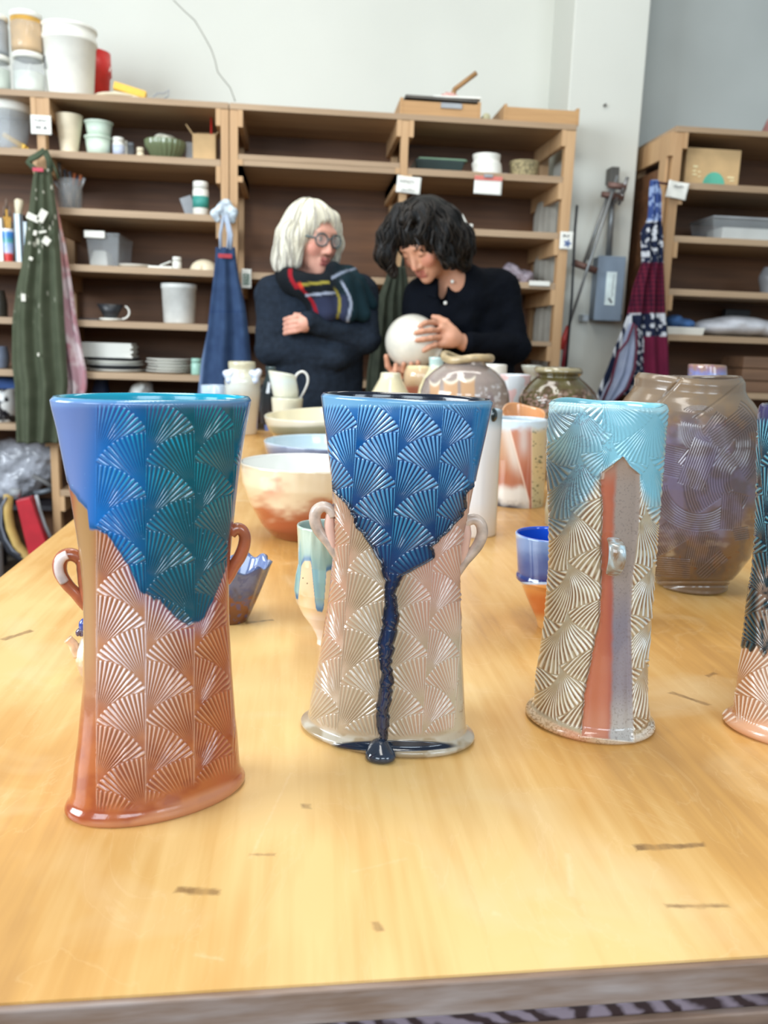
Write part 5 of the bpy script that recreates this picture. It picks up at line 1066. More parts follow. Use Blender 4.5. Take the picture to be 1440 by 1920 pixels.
# ---- vase 4: right edge
V4 = (.413, .612, TZ)
rows4 = [('B', 1362, 1690), (('B', 4), 1355, 1700), (('B', 10), 1353, 1704), (('B', 15), 1355, 1704), (('B', 20), 1362, 1700), (('B', 28), 1370, 1692), (1268, 1384, 1684), (1199, 1395, 1678), (1129, 1402, 1676), (1082, 1409, 1674), (978, 1416, 1676), (873, 1418, 1690), (800, 1420, 1710), (778, 1421, 1716), (768, 1424, 1718)]
def pat4(X, Y):
    lines = np.array([1300, 1384, 1462, 1540, 1618, 1700.]); xs = X+(Y-1380)*-.07; k = np.clip(np.searchsorted(lines, xs, side='right')-1, 0, 4); l0 = lines[k]; u = np.clip((xs-l0)/(lines[k+1]-l0), 0, 1)*78.
    rg, e, rr, i_ = fans(u, 1395-Y, 78., 93., 107., 15); return rg, e*ss(782, 790, Y)*(1-ss(1345, 1362, Y)), rr
def gb4(X, Y): return np.minimum(Y*0+60, np.interp(X, [1400, 1408, 1420, 1432, 1445, 1500, 1560], [1215, 1222, 1210, 1232, 1215, 1120, 1250])-Y)
def disp4(X, Y, fr):
    rg, e, rr = pat4(X, Y); f = ss(-.05, .15, fr); g = ss(-1, 4, gb4(X, Y)); return (.0008*e*(rg-.5)*(1-.3*g)+.0003*e*rr+.001*g*ss(1050, 1150, Y))*f
def col4(X, Y, fr):
    rg, e, rr = pat4(X, Y); n = fbm(X/26, Y/26, 31); f = ss(-.05, .1, fr)
    base = mixn(C3(178, 124, 82), C3(176, 144, 120), ss(1395, 1440, X+20*(n-.5))); c = mixn(base, C3(236, 222, 208), e*ss(.45, .9, rg)*.8); c = mixn(c, C3(170, 112, 78), e*ss(.35, .05, rg)*.5)
    c = mixn(c, C3(214, 164, 130), ss(1340, 1360, Y)*.8)
    gz = mixn(C3(10, 46, 66), C3(8, 26, 36), ss(900, 1080, Y)); gz = mixn(gz, C3(96, 160, 178), e*ss(.5, .9, rg)*(1-.8*ss(950, 1100, Y))); gz = mixn(gz, C3(60, 50, 90), ss(800, 775, Y)*.8)
    band = ss(1045, 1075, Y)*ss(1415, 1428, X)*ss(.3, .6, fbm(X/9, Y/16, 33)); gz = mixn(gz, c, band*.45)
    out = mixn(c, gz, ss(-1.5, 1.5, gb4(X, Y)+8*(n-.5))); return mixn(base, out, f)
pot('carved_vase', 'carved vase with blackish teal glaze over peach clay, cut off by the right edge', 'vase', rows4, V4, m_vase, colfn=col4, dispfn=disp4, k=.64, phi=math.radians(-22), n=520, nz=700, front=4, wall=.005, incol=(20, 30, 44), smooth_it=1, n_in=30)

# ================================================================ the big combed jar
VJ = base_ctr(1295, 1117, 66)
rowsJ = [('B', 1236, 1356), (1103, 1230, 1362), (1096, 1226, 1366), (1090, 1227, 1366), (1080, 1222, 1371), (1060, 1204, 1388), (1030, 1184, 1410), (980, 1164, 1428), (900, 1150, 1436), (820, 1150, 1436), (785, 1155, 1432), (765, 1163, 1425), (750, 1174, 1414), (740, 1182, 1404), (730, 1188, 1399), (722, 1189, 1399), (714, 1189, 1399), (709, 1193, 1395)]
def comb(X, Y):
    h = np.zeros_like(X); msk = np.zeros_like(X)
    def put(m, ph, st=1.0):
        nonlocal h, msk
        m = np.clip(m, 0, 1); h = h*(1-m)+st*(.5+.5*np.cos(ph))*m; msk = np.maximum(msk, m)
    def arcp(cx, cy, r0, r1, a0, a1, per, sy=1.0):
        r = np.hypot(X-cx, (Y-cy)/sy); a = np.degrees(np.arctan2(-(Y-cy), X-cx)) % 360; a0 %= 360; span = (a1-a0) % 360 or 360
        rel = (a-a0) % 360; m = ss(r0-1, r0+2, r)*(1-ss(r1-2, r1+1, r))*(rel < span); put(m, 2*np.pi*r/per)
    def linp(cx, cy, ang, Lh, Wh, per):
        c, s = math.cos(math.radians(ang)), math.sin(math.radians(ang)); al = (X-cx)*c-(Y-cy)*s; ac = (X-cx)*s+(Y-cy)*c
        put((np.abs(al) < Lh)*(np.abs(ac) < Wh), 2*np.pi*ac/per)
    linp(1250, 862, -12, 42, 30, 4.2); linp(1262, 1000, -60, 24, 60, 4.2); linp(1315, 1030, 78, 34, 26, 4); linp(1262, 1064, -4, 32, 18, 4)
    arcp(1400, 900, 30, 120, 120, 215, 5.0, 1.1); arcp(1312, 905, 60, 98, 185, 345, 4.6, .95); linp(1330, 835, 52, 62, 30, 5.0); arcp(1340, 800, 22, 64, 170, 250, 4.4)
    linp(1310, 870, 70, 46, 26, 4.6); arcp(1360, 830, 20, 70, -60, 70, 4.4, 1.3); linp(1372, 800, 38, 40, 20, 5); linp(1335, 1060, 42, 30, 12, 5); arcp(1312, 775, 14, 34, 20, 165, 5, .5); linp(1372, 960, 86, 34, 20, 4.2); linp(1390, 1000, 10, 14, 12, 4)
    return h, msk
def dispJ(X, Y, fr):
    h, m = comb(X, Y); f = ss(.0, .2, fr); ln = np.minimum(np.abs((X-1238)+(Y-752)*.9), 99)*(Y < 756)+99*(Y >= 756); l2 = np.abs((X-1380)*.74+(Y-725))*(Y < 782)+99*(Y >= 782)
    return (-.0008*m*(1-h)-.0025*np.exp(-(ln/4)**2)-.0012*np.exp(-(l2/2.5)**2))*f - .0018*(np.exp(-((Y-1090)/2.)**2)+np.exp(-((Y-1099)/2.)**2))
def colJ(X, Y, fr):
    h, m = comb(X, Y); n = fbm(X/24, Y/24, 41); n2 = fbm(X/5, Y/5, 42, 2)
    base = mixn(C3(104, 80, 58), C3(84, 70, 64), ss(.35, .65, n)); base = mixn(base, C3(148, 132, 108), .7*ss(.55, .75, fbm(X/34, Y/20, 44))*ss(940, 1000, Y)*ss(1090, 1050, Y)); base = mixn(base, C3(104, 60, 30), .7*ss(.78, .85, n2)); base = mixn(base, C3(132, 114, 92), .6*ss(800, 750, Y))
    lav = mixn(C3(92, 88, 114), C3(86, 74, 80), ss(.3, .7, n)); c = mixn(base, lav, .8*ss(1.1, .6, np.hypot((X-1305)/125., (Y-905)/130.)+.5*(fbm(X/30, Y/30, 47)-.5))); c = mixn(c, C3(44, 36, 40), m*ss(.45, .05, h)*.5); c = mixn(c, C3(140, 130, 144), m*ss(.7, 1, h)*.22)
    c = mixn(c, C3(112, 92, 72), ss(1075, 1095, Y)*.7); return c
m_jar = M_attr('wood_fired_glaze', .2, .3, .12, 160)
pot('combed_jar', 'large brown jar with lavender sheen and combed swirls', 'jar', rowsJ, VJ, m_jar, colfn=colJ, dispfn=dispJ, n=720, nz=560, front=4, wall=.007, incol=(92, 78, 66), smooth_it=1, n_in=20, rimw=lambda t: .002*np.cos(2*t+2.2))

# ================================================================ other pots on the table
def P4(name, label, cat, rows, basexy=None, half=None, Y=None, mat=None, colfn=None, **kw):
    if basexy: ctr = base_ctr(basexy[0], basexy[1], half)
    else:
        xm = (rows[0][1]+rows[0][2])/2; p = at_y(xm, rows[-1][0], Y); ctr = np.array([p[0], Y, TZ])
    kw.setdefault('n', 96); kw.setdefault('nz', 60)
    return pot(name, label, cat, rows, ctr, mat, colfn=colfn, **kw), ctr
m_shiny = M_attr('bright_glaze', .12, .7, .05, 60)
def gcol(stops, seed=1, wob=20, ns=20, spot=None):
    ys = np.array([s[0] for s in stops], float); cs = np.array([C3(*s[1]) for s in stops])
    def f(X, Y, fr):
        n = fbm(X/ns+30, Y/ns, seed); y = Y+wob*(n-.5)*2; c = np.stack([np.interp(y, ys, cs[:, i]) for i in range(3)], -1)
        if spot: sc, th, cc, am = spot; c = mixn(c, C3(*cc), am*ss(th, th+.06, fbm(X/sc, Y/sc, seed+5, 2)))
        return c
    return f
# three bowls between the first two vases
def colB1(X, Y, fr):
    n = fbm(X/40, Y/22, 51); c = mixn(C3(220, 206, 178), C3(208, 190, 158), n); c = mixn(c, C3(160, 86, 54), ss(932, 968, Y+34*(n-.5)*2+(X-560)*.12)); c = mixn(c, C3(124, 64, 40), ss(985, 1000, Y)*.6)
    c = mixn(c, C3(190, 108, 84), .55*ss(.55, .75, fbm(X/30, Y/30, 52))*np.exp(-((X-510)/34.)**2-((Y-905)/28.)**2)*1.6); c = mixn(c, C3(96, 74, 48), ss(882, 874, Y+5*(n-.5))*ss(866, 872, Y)*.35); return mixn(c, C3(222, 214, 202), ss(1003, 1007, Y)*.0)
P4('serving_bowl', 'large bowl, white inside with rust red foot, nearest of the three bowls', 'bowl', [('B', 512, 640), (1006, 511, 641), (1000, 508, 645), (983, 491, 662), (946, 470, 683), (904, 454, 698), (880, 451, 701), (868, 450, 702)], (575, 1017), 64, mat=m_shiny, colfn=colB1, incol=(226, 226, 220), n=128, nz=70)
P4('serving_bowl', 'shallow bowl, pale sky blue inside with slate outside, middle of the three bowls', 'bowl', [('B', 560, 680), (905, 545, 695), (850, 500, 741), (836, 496, 745), (829, 495, 746)], (620, 922), 60, mat=m_shiny, colfn=gcol([(832, (176, 186, 200)), (840, (112, 126, 152)), (850, (84, 98, 128)), (870, (48, 62, 76)), (920, (60, 66, 70))], 3, 2), incol=(196, 214, 222))
P4('serving_bowl', 'cream bowl with olive green outside, farthest of the three bowls', 'bowl', [('B', 575, 700), (840, 535, 745), (806, 504, 775), (785, 498, 782), (776, 496, 784)], (640, 866), 64, mat=m_shiny, colfn=gcol([(778, (214, 210, 190)), (792, (190, 190, 176)), (797, (120, 124, 106)), (812, (84, 86, 70)), (850, (72, 74, 62))], 6, 3, 34), incol=(232, 224, 196), rimw=lambda t: -.010*np.cos(t+1.3))
# small blue fluted bowl behind vase 1
def flute(X, Y, fr): a = np.arccos(np.clip(fr, -1, 1)); return .0022*np.cos(a*9)*ss(1160, 1070, Y)
t, ct = P4('fluted_bowl', 'small blue and brown fluted bowl with a wavy rim, right behind the turquoise vase', 'bowl', [('B', 396, 464), (1150, 389, 470), (1120, 380, 482), (1085, 366, 496), (1056, 356, 508)], (430, 1172), 34, mat=m_shiny,
   colfn=gcol([(1056, (150, 158, 176)), (1068, (90, 108, 150)), (1095, (96, 110, 158)), (1118, (74, 76, 110)), (1128, (128, 74, 42)), (1160, (104, 58, 34))], 8, 14, 9, (7, .56, (60, 78, 140), .6)), dispfn=flute, incol=(104, 120, 160), n=160, nz=50, rimw=lambda t: .0035*np.cos(9*t))
# celadon goblet
def colG(X, Y, fr):
    n = fbm(X/20, Y/20, 61); c = mixn(C3(222, 196, 154), C3(214, 186, 150), n); c = mixn(c, C3(224, 208, 196), ss(1140, 1165, Y)); c = mixn(c, C3(196, 146, 84), .5*np.exp(-((X-568)/10.)**2-((Y-1118)/10.)**2))
    yb = np.interp(X, [548, 551, 559, 565, 568, 571, 582, 584, 592, 595, 604, 607, 612, 616, 622, 640, 648, 660, 675], [1090, 1122, 1124, 1062, 1056, 1052, 1052, 1060, 1140, 1146, 1148, 1140, 1072, 1070, 1068, 1066, 1120, 1115, 1060])
    gz = mixn(C3(172, 192, 178), C3(136, 170, 166), ss(1000, 1060, Y+14*(n-.5))); gz = mixn(gz, C3(110, 150, 166), .6*np.exp(-((X-590-(Y-1050)*.1)/5.)**2)*ss(1040, 1070, Y)); gz = mixn(gz, C3(110, 160, 196), ss(1118, 1140, Y)*.7)
    g = ss(-1.5, 1.5, yb-Y); gz = mixn(gz, C3(52, 104, 156), .8*np.exp(-((yb-Y-4)/6.)**2)); c = mixn(c, gz, g); d = np.minimum(np.hypot(X-568, Y-1084), np.hypot(X-576, Y-1094)); c = mixn(c, C3(40, 30, 20), ss(1.6, .8, d)); return mixn(c, C3(206, 214, 196), ss(992, 987, Y)*.8)
def dispG(X, Y, fr): return .0004*np.cos(X/3.)*ss(1070, 1000, Y)
P4('drip_goblet', 'celadon and peach goblet with long blue glaze drips, left of the blue drip vase', 'goblet', [('B', 594, 630), (1197, 595, 629), (1188, 592, 632), (1173, 584, 638), (1150, 567, 655), (1127, 555, 666), (1105, 551, 670), (1078, 554, 667), (1056, 559, 662), (1020, 558, 663), (986, 556, 665)], (612, 1212), 18, mat=m_shiny, colfn=colG, dispfn=dispG, incol=(160, 178, 170), n=260, nz=220, front=3, wall=.003)
# blue cup left of vase 3
def colC(X, Y, fr):
    n = fbm(X/20, Y/20, 71); c = mixn(C3(120, 146, 190), C3(62, 84, 140), ss(1015, 1060, Y+20*(n-.5))); c = mixn(c, C3(30, 44, 110), ss(1072, 1090, Y+8*(n-.5))); c = mixn(c, C3(176, 190, 206), ss(1012, 1004, Y))
    o = mixn(C3(206, 140, 74), C3(186, 102, 46), ss(1100, 1125, Y)); o = mixn(o, C3(206, 156, 92), ss(1145, 1165, Y)); o = mixn(o, C3(170, 186, 206), ss(1098, 1094, Y)); return mixn(c, o, ss(1090.5, 1092.5, Y-(X-1035)*.0))
P4('blue_cup', 'two tone cup, blue top over an orange cone base, beside the celadon cylinder vase', 'cup', [('B', 1008, 1062), (1160, 1004, 1066), (1143, 996, 1074), (1121, 986, 1084), (1096, 976, 1094), (1091, 972, 1098), (1086, 967, 1103), (1080, 967, 1103), (1074, 970, 1101), (1040, 968, 1103), (1003, 966, 1105)], (1035, 1184), 27, mat=m_shiny, colfn=colC, incol=(30, 84, 200), n=128, nz=140, wall=.003, smooth_it=0)
# miniature teapot
t, ct = P4('miniature_teapot', 'tiny cream and orange teapot with a spout, mostly hidden behind the turquoise vase', 'teapot', [('B', 158, 196), (1262, 150, 204), (1240, 141, 212), (1215, 143, 212), (1198, 151, 203), (1190, 158, 196)], (176, 1279), 19, mat=m_shiny, colfn=gcol([(1190, (216, 168, 130)), (1205, (226, 216, 200)), (1228, (222, 214, 200)), (1240, (206, 156, 112)), (1262, (186, 160, 140))], 9, 8, 8), incol=(200, 180, 150), wall=.002, solid=True)
ms = M((214, 176, 144), .2, var=.12, scale=80, coat=.5)
loop_handle('spout', [(148, 1228), (141, 1216), (137, 1208), (131, 1202), (127, 1198)], ct, [.0052, .0046, .0042, .004, .0042], ms, t)
loop_handle('lid_knob', [(158, 1190), (156, 1184), (152, 1183), (148, 1186), (150, 1189)], ct, [.0042, .0038, .003, .003], M((84, 66, 84), .2, coat=.5), t)
loop_handle('lid_finial', [(160, 1184), (157, 1176), (157, 1168), (161, 1160)], ct, [.003, .0042, .004, .002], M((52, 72, 150), .15, coat=.6), t)
# white cylinder behind vase 2
t, ct = P4('tall_white_vase', 'tall plain white cylinder vase with a grey blue rim, behind the blue drip vase', 'vase', [('B', 832, 930), (990, 831, 931), (880, 834, 936), (800, 838, 941), (768, 840, 943)], (880, 1009), 49, mat=m_shiny, colfn=gcol([(768, (140, 158, 168)), (786, (150, 170, 182)), (797, (206, 218, 226)), (806, (224, 228, 232)), (940, (220, 224, 230)), (1000, (222, 214, 206))], 12, 6), incol=(150, 168, 176))
c = at_y(921, 779, ct[1]-.03); V, F = sdf_mesh([ell((c[0], c[1]-.0, c[2]), (.010, .010, .013)), ell((c[0]-.006, c[1], c[2]-.008), (.009, .008, .008))], .0015, .006); mk('dark_lug', V, F, M((20, 34, 36), .08, coat=.8), t, label='black glossy lug below the rim')
# tumbler with facets
def colT(X, Y, fr):
    n = fbm(X/16, Y/16, 81); n2 = fbm(X/4, Y/4, 82, 2); xl = np.interp(Y, [798, 940], [954, 992]); xr = 997.
    c = mixn(C3(186, 142, 108), C3(168, 106, 80), ss(840, 900, Y+20*(n-.5))); c = mixn(c, C3(214, 206, 196), .75*np.exp(-((X-xl+6)/12.)**2)*ss(905, 860, Y)); c = mixn(c, C3(216, 212, 204), ss(905, 922, Y+8*(n-.5)))
    v = mixn(C3(180, 118, 92), C3(166, 92, 70), ss(850, 900, Y)); v = mixn(v, C3(204, 196, 190), .7*np.exp(-((X-982)/9.)**2)*ss(870, 830, Y)); c = mixn(c, v, ss(-1, 1, X-xl)*ss(1, -1, X-xr))
    g = mixn(C3(202, 178, 130), C3(186, 178, 140), ss(880, 930, Y)); g = mixn(g, C3(70, 76, 40), .9*ss(.70, .76, n2)); c = mixn(c, g, ss(-1, 1, X-xr)); c = mixn(c, C3(236, 214, 196), .8*np.exp(-((X-xl)/1.3)**2)+.5*np.exp(-((X-xr)/1.2)**2))
    c = mixn(c, C3(196, 212, 222), ss(812, 798, Y+12*(n-.5))); c = mixn(c, C3(66, 66, 76), ss(932, 948, Y-(X-940)*.06+18*(n-.5))*ss(1000, 960, X)); return c
P4('tumbler', 'straight tumbler flushed orange and white with an incised triangle', 'tumbler', [('B', 917, 1019), (930, 915, 1021), (860, 917, 1025), (800, 921, 1028), (786, 922, 1029)], (968, 953), 51, mat=m_shiny, colfn=colT, incol=(190, 200, 206), n=260, nz=180, front=3)
# wavy cup behind the tumbler
P4('wavy_bowl', 'small bowl with orange inside and a torn wavy grey green rim, behind the tumbler', 'bowl', [('B', 958, 1010), (850, 950, 1016), (800, 943, 1022), (775, 940, 1024)], Y=1.72, mat=m_shiny, colfn=gcol([(770, (200, 204, 200)), (778, (96, 100, 88)), (830, (90, 96, 84))], 14, 6), incol=(206, 146, 96), rimw=lambda t: -.016*np.cos(t-.25)+.003*np.cos(3*t+.8), n=120)
P4('pale_cup', 'pale celadon cup almost hidden behind the cylinder vase', 'cup', [('B', 1022, 1096), (960, 1021, 1098), (890, 1034, 1100), (870, 1036, 1100)], (1058, 992), 37, mat=m_shiny, colfn=gcol([(860, (206, 210, 186)), (990, (206, 206, 180))], 15, 4), incol=(200, 206, 190))
# lugged purple jar
def colL(X, Y, fr):
    n = fbm(X/26, Y/26, 91); c = mixn(C3(140, 126, 120), C3(156, 142, 132), n); c = mixn(c, C3(126, 108, 112), ss(.5, .7, n)*ss(690, 730, Y))
    for cx, w_, top in ((815, 9, 722), (845, 13, 718), (877, 13, 714)):
        m = ss(w_+1, w_-1, np.abs(X-cx))*ss(top-2, top+3, Y+((X-cx)/w_)**2*6); c = mixn(c, C3(186, 148, 112), m); c = mixn(c, C3(216, 206, 186), np.exp(-((Y+((X-cx)/w_)**2*6-top)/3.)**2)*ss(w_+3, w_, np.abs(X-cx)))
    c = mixn(c, C3(204, 200, 200), .9*ss(.55, .7, fbm(X/6, Y/6, 93))*ss(890, 910, X)*ss(715, 730, Y)); return mixn(c, C3(168, 140, 118), ss(740, 790, Y))
t, ct = P4('wide_jar', 'wide purple grey jar with a warped lip, before the black haired woman', 'jar', [('B', 820, 910), (800, 795, 946), (760, 787, 956), (735, 788, 955), (712, 797, 947), (696, 813, 932), (684, 832, 914), (679, 838, 908)], Y=1.95, mat=m_shiny, colfn=colL, incol=(120, 106, 96), n=200, nz=110, front=2)
zt = at_y(872, 679, 1.95)[2]; r = (at_y(915, 679, 1.95)[0]-at_y(835, 679, 1.95)[0])/2; cx = at_y(876, 675, 1.95)[0]
G().tube([(cx+(r+.004)*math.cos(u), 1.95+(r+.004)*math.sin(u), zt+.009+.004*math.cos(2*u+1.0)+.003*math.sin(3*u)) for u in np.linspace(0, 2*math.pi, 48)[:-1]], .009, 12, closed=True).mk('rim', M((168, 148, 112), .3, var=.15, scale=40, coat=.3), t, label='warped tan rim')
# cream bottles and mugs at the back
cz = gcol([(690, (222, 216, 190)), (720, (212, 202, 168)), (760, (222, 210, 174))], 17, 6)
P4('narrow_neck_vase', 'small cream shouldered vase with a short white neck, left of the clay beaker', 'vase', [('B', 706, 758), (790, 698, 766), (762, 690, 776), (741, 694, 770), (720, 706, 758), (708, 713, 752), (703, 713, 752), (700, 714, 751)], Y=2.45, mat=m_shiny, colfn=cz, incol=(220, 214, 190))
P4('clay_beaker', 'tan clay beaker with a yellow lip and pink lower band, under the held pot', 'beaker', [('B', 768, 806), (765, 764, 810), (742, 758, 816), (715, 756, 818), (700, 757, 817), (687, 763, 812)], Y=2.55, mat=m_shiny, colfn=gcol([(687, (226, 212, 160)), (693, (206, 178, 140)), (722, (192, 160, 124)), (728, (178, 104, 84)), (742, (184, 118, 92)), (770, (170, 110, 84))], 18, 2), incol=(210, 190, 150))
P4('tall_bottle', 'tall cream bottle with a pale blue neck beside the wide purple jar', 'bottle', [('B', 782, 848), (760, 780, 852), (725, 786, 848), (706, 795, 840), (695, 802, 833), (686, 805, 831), (671, 804, 832)], Y=2.25, mat=m_shiny, colfn=gcol([(671, (176, 200, 196)), (684, (180, 202, 196)), (692, (216, 208, 170)), (760, (222, 206, 164))], 19, 4), incol=(170, 196, 196))
P4('white_beaker', 'plain white beaker peeking over the wide purple jar', 'beaker', [('B', 900, 947), (740, 899, 949), (684, 900, 951)], Y=2.45, mat=m_shiny, colfn=gcol([(680, (232, 228, 218)), (760, (228, 224, 214))], 20, 2), incol=(220, 216, 208))
P4('pastel_tumbler', 'pale blue tumbler with pink blushes right of the wide purple jar', 'tumbler', [('B', 938, 986), (770, 938, 986), (735, 938, 991), (703, 935, 996)], Y=2.15, mat=m_shiny, colfn=gcol([(700, (214, 220, 224)), (770, (206, 216, 222))], 21, 4, 12, (16, .52, (224, 180, 176), .8)), incol=(206, 214, 218))
P4('small_goblet', 'grey translucent looking goblet between the pastel tumbler and olive jar', 'goblet', [('B', 986, 1008), (735, 984, 1010), (712, 985, 1008), (703, 985, 1009), (697, 980, 1014), (686, 977, 1017)], Y=2.5, mat=m_shiny, colfn=gcol([(684, (168, 170, 158)), (735, (150, 150, 142))], 22, 3), incol=(150, 150, 140))
# olive jar
def colO(X, Y, fr):
    n = fbm(X/12, Y/9, 101); n2 = fbm(X/4, Y/4, 102, 2); c = mixn(C3(62, 54, 32), C3(92, 84, 46), n); c = mixn(c, C3(70, 52, 34), ss(.5, .7, fbm(X/16, Y/12, 103))); c = mixn(c, C3(150, 122, 112), .8*ss(725, 745, Y)*ss(.5, .62, n2)); return mixn(c, C3(148, 138, 108), ss(700, 694, Y))
P4('round_jar', 'glossy olive and brown round jar with a thick rolled lip', 'jar', [('B', 1004, 1090), (800, 980, 1114), (770, 972, 1121), (748, 973, 1121), (735, 979, 1117), (722, 989, 1106), (712, 1001, 1094), (706, 1009, 1086), (703, 1007, 1088), (699, 1001, 1093), (693, 1001, 1093), (690, 1004, 1090)], Y=1.95, mat=m_shiny, colfn=colO, incol=(80, 70, 50), n=180, nz=120, smooth_it=1, dispfn=lambda X, Y, f: .0012*vnoise(X/3, Y/3, 6)*ss(722, 735, Y))
P4('lustre_cup', 'small iridescent purple and blue cup behind the large combed jar', 'cup', [('B', 1300, 1352), (760, 1296, 1356), (711, 1289, 1365), (686, 1290, 1363)], Y=1.9, mat=m_shiny, colfn=gcol([(684, (150, 110, 110)), (694, (130, 110, 140)), (704, (110, 130, 190)), (720, (150, 180, 220))], 23, 8, 9, (7, .5, (150, 120, 86), .6)), incol=(140, 110, 90), wall=.006)
# jar with blue lugs
t, ct = P4('lugged_jar', 'tall cream jar with small blue and white lugs at its shoulders', 'jar', [('B', 432, 481), (800, 431, 482), (770, 428, 485), (745, 423, 488), (715, 421, 489), (705, 423, 486), (698, 428, 480), (690, 429, 479), (683, 427, 480), (679, 428, 479)], (455, 816), 25, mat=m_shiny, colfn=gcol([(679, (196, 190, 160)), (700, (206, 204, 182)), (730, (206, 212, 206)), (760, (216, 210, 192)), (812, (226, 214, 190))], 24, 8), incol=(190, 184, 160))
for x in (430, 479):
    c = at_y(x, 703, ct[1]-.03); V, F = sdf_mesh([ell((c[0]+dx, c[1]+dy, c[2]+dz), (r, r, r)) for dx, dy, dz, r in ((0, 0, 0, .016), (.01, 0, .01, .010), (-.012, .0, .004, .010), (.0, -.006, -.018, .011))], .003, .008); mk('lug', V, F, M_glaze([(0, (176, 196, 226)), (1, (226, 228, 232))], spots=(60, .55, (110, 140, 190))), t, label='blue and white lug')
P4('dark_bottle', 'blackish green bottle between the lugged jar and the white mugs', 'bottle', [('B', 489, 532), (770, 487, 536), (735, 488, 535), (715, 494, 530), (702, 500, 526), (694, 499, 526), (688, 498, 527)], (510, 797), 22, mat=m_shiny, colfn=gcol([(686, (90, 110, 110)), (692, (52, 70, 70)), (730, (16, 30, 34)), (790, (40, 26, 22))], 25, 4), incol=(40, 50, 50))
t, ct = P4('white_mug', 'pale mug standing upright, lower of the two stacked white mugs', 'mug', [('B', 513, 563), (775, 511, 565), (752, 509, 568), (746, 509, 568)], Y=2.5, mat=m_shiny, colfn=gcol([(744, (214, 212, 188)), (790, (206, 202, 180))], 26, 2), incol=(206, 204, 184))
zz_ = ring_rows([(746, 509, 568)], ct, TZ)[0][0][0]+.0025
t = pot('white_mug', 'white mug with a thin looping handle, upper of the two stacked mugs', 'mug', [('B', 513, 559), (736, 511, 560), (715, 506, 557), (700, 503, 554)], ct, m_shiny, colfn=gcol([(698, (216, 216, 194)), (715, (206, 218, 216)), (745, (212, 212, 190))], 27, 4), base=zz_, incol=(206, 206, 188), n=72, nz=40, rootloc=(ct[0], ct[1], zz_), rimw=lambda t_: -.006*np.sin(t_))
loop_handle('handle', [(553, 719), (554, 707), (560, 699), (569, 697), (576, 704), (577, 716), (572, 730), (566, 741), (562, 748)], ct, [.004, .0036, .0034, .0034, .0032, .003], M((214, 214, 210), .15, coat=.5), t)
c_ = at_y(400, 722, 2.62)
tag(G().lathe(max(c_[0], TX0+.05), 2.62, [(.03, TZ), (.036, TZ+.003), (.037, c_[2]), (.034, c_[2]), (.033, TZ+.01)], 36).mk('pale_blue_cup', M((170, 188, 206), .2, coat=.4)), 'pale blue cup at the far left corner of the table', 'cup')
# ================================================================ hanging aprons
def drape(name, label, cat, rows, Y, colfn=None, mat=None, folds=4, amp=.018, thick=.05, seed=0, parent=None, nx=60, nz=90, uneven=0, plabel=None):
    """cloth hung from one point: a closed soft body whose folds deepen downward"""
    rows = sorted(rows); ys = np.array([r[0] for r in rows], float); yy = np.linspace(ys[0], ys[-1], nz)
    xl = np.interp(yy, ys, [r[1] for r in rows]); xr = np.interp(yy, ys, [r[2] for r in rows])
    A = np.array([at_y(a, y, Y) for a, y in zip(xl, yy)]); B = np.array([at_y(b_, y, Y) for b_, y in zip(xr, yy)])
    for q in (A, B):
        for _ in range(3): q[1:-1] = (q[:-2]+2*q[1:-1]+q[2:])/4
    V = []; cols = []; t = np.linspace(0, 1, nz); n2 = nx*2
    for i in range(nz):
        for j in range(n2):
            if j < nx: u = j/(nx-1); s = 1
            else: u = 1-(j-nx)/(nx-1); s = -1
            p = A[i]*(1-u)+B[i]*u; w_ = np.linalg.norm(B[i]-A[i]); bulge = math.sqrt(max(0, 1-(2*u-1)**2))
            ph = folds*2*math.pi*u+.9*math.sin(3*t[i]+seed)+seed; f = math.cos(ph)*amp*(.3+.7*min(1, t[i]*2))*(1-.0*abs(2*u-1))
            dy = -s*thick*.5*bulge*min(1, .35+w_*3)-(f*bulge if s > 0 else 0); dz = uneven*math.sin(ph*.5+seed)*max(0, t[i]-.9)*10 if i == nz-1 else 0
            V.append((p[0], p[1]+dy, p[2]+dz))
            cols.append((u, t[i], s))
    V = np.array(V); Q = np.array(cols); F = []
    for i in range(nz-1):
        for j in range(n2): F.append((i*n2+j, (i+1)*n2+j, (i+1)*n2+(j+1) % n2, i*n2+(j+1) % n2))
    F.append(tuple(range(n2))); F.append(tuple((nz-1)*n2+j for j in range(n2))[::-1])
    cl = None
    if colfn is not None:
        X = np.interp(Q[:, 1], t, xl)*(1-Q[:, 0])+np.interp(Q[:, 1], t, xr)*Q[:, 0]; Yp = np.interp(Q[:, 1], t, yy); cl = colfn(X, Yp)
    if parent is None: o = mk(name, V, F, mat, cols=cl); return tag(o, label, cat)
    return mk(name, V, F, mat, parent, cols=cl, label=plabel)
m_cloth = M_attr('woven_cloth', .9, 0, .25, 900, .2)
def c_green(X, Y):
    n = fbm(X/18, Y/18, 2); c = mixn(C3(68, 75, 58), C3(86, 92, 74), n)
    return mixn(c, C3(208, 206, 190), ss(.76, .82, fbm(X/7, Y/11, 6, 2))*ss(640, 420, Y))
YH = YS-.075
t = thing('green_apron', 'long olive green canvas apron spattered with white, hanging on the left post', 'apron', at_y(80, 830, YH))
drape('cloth', '', '', [(318, 66, 96), (330, 62, 98), (400, 53, 108), (470, 44, 113), (500, 40, 115), (540, 31, 118), (600, 23, 121), (680, 22, 125), (720, 27, 128), (780, 29, 121), (830, 31, 113)], YH, c_green, m_cloth, 3, .020, .05, 1.2, t, nx=70, nz=130)
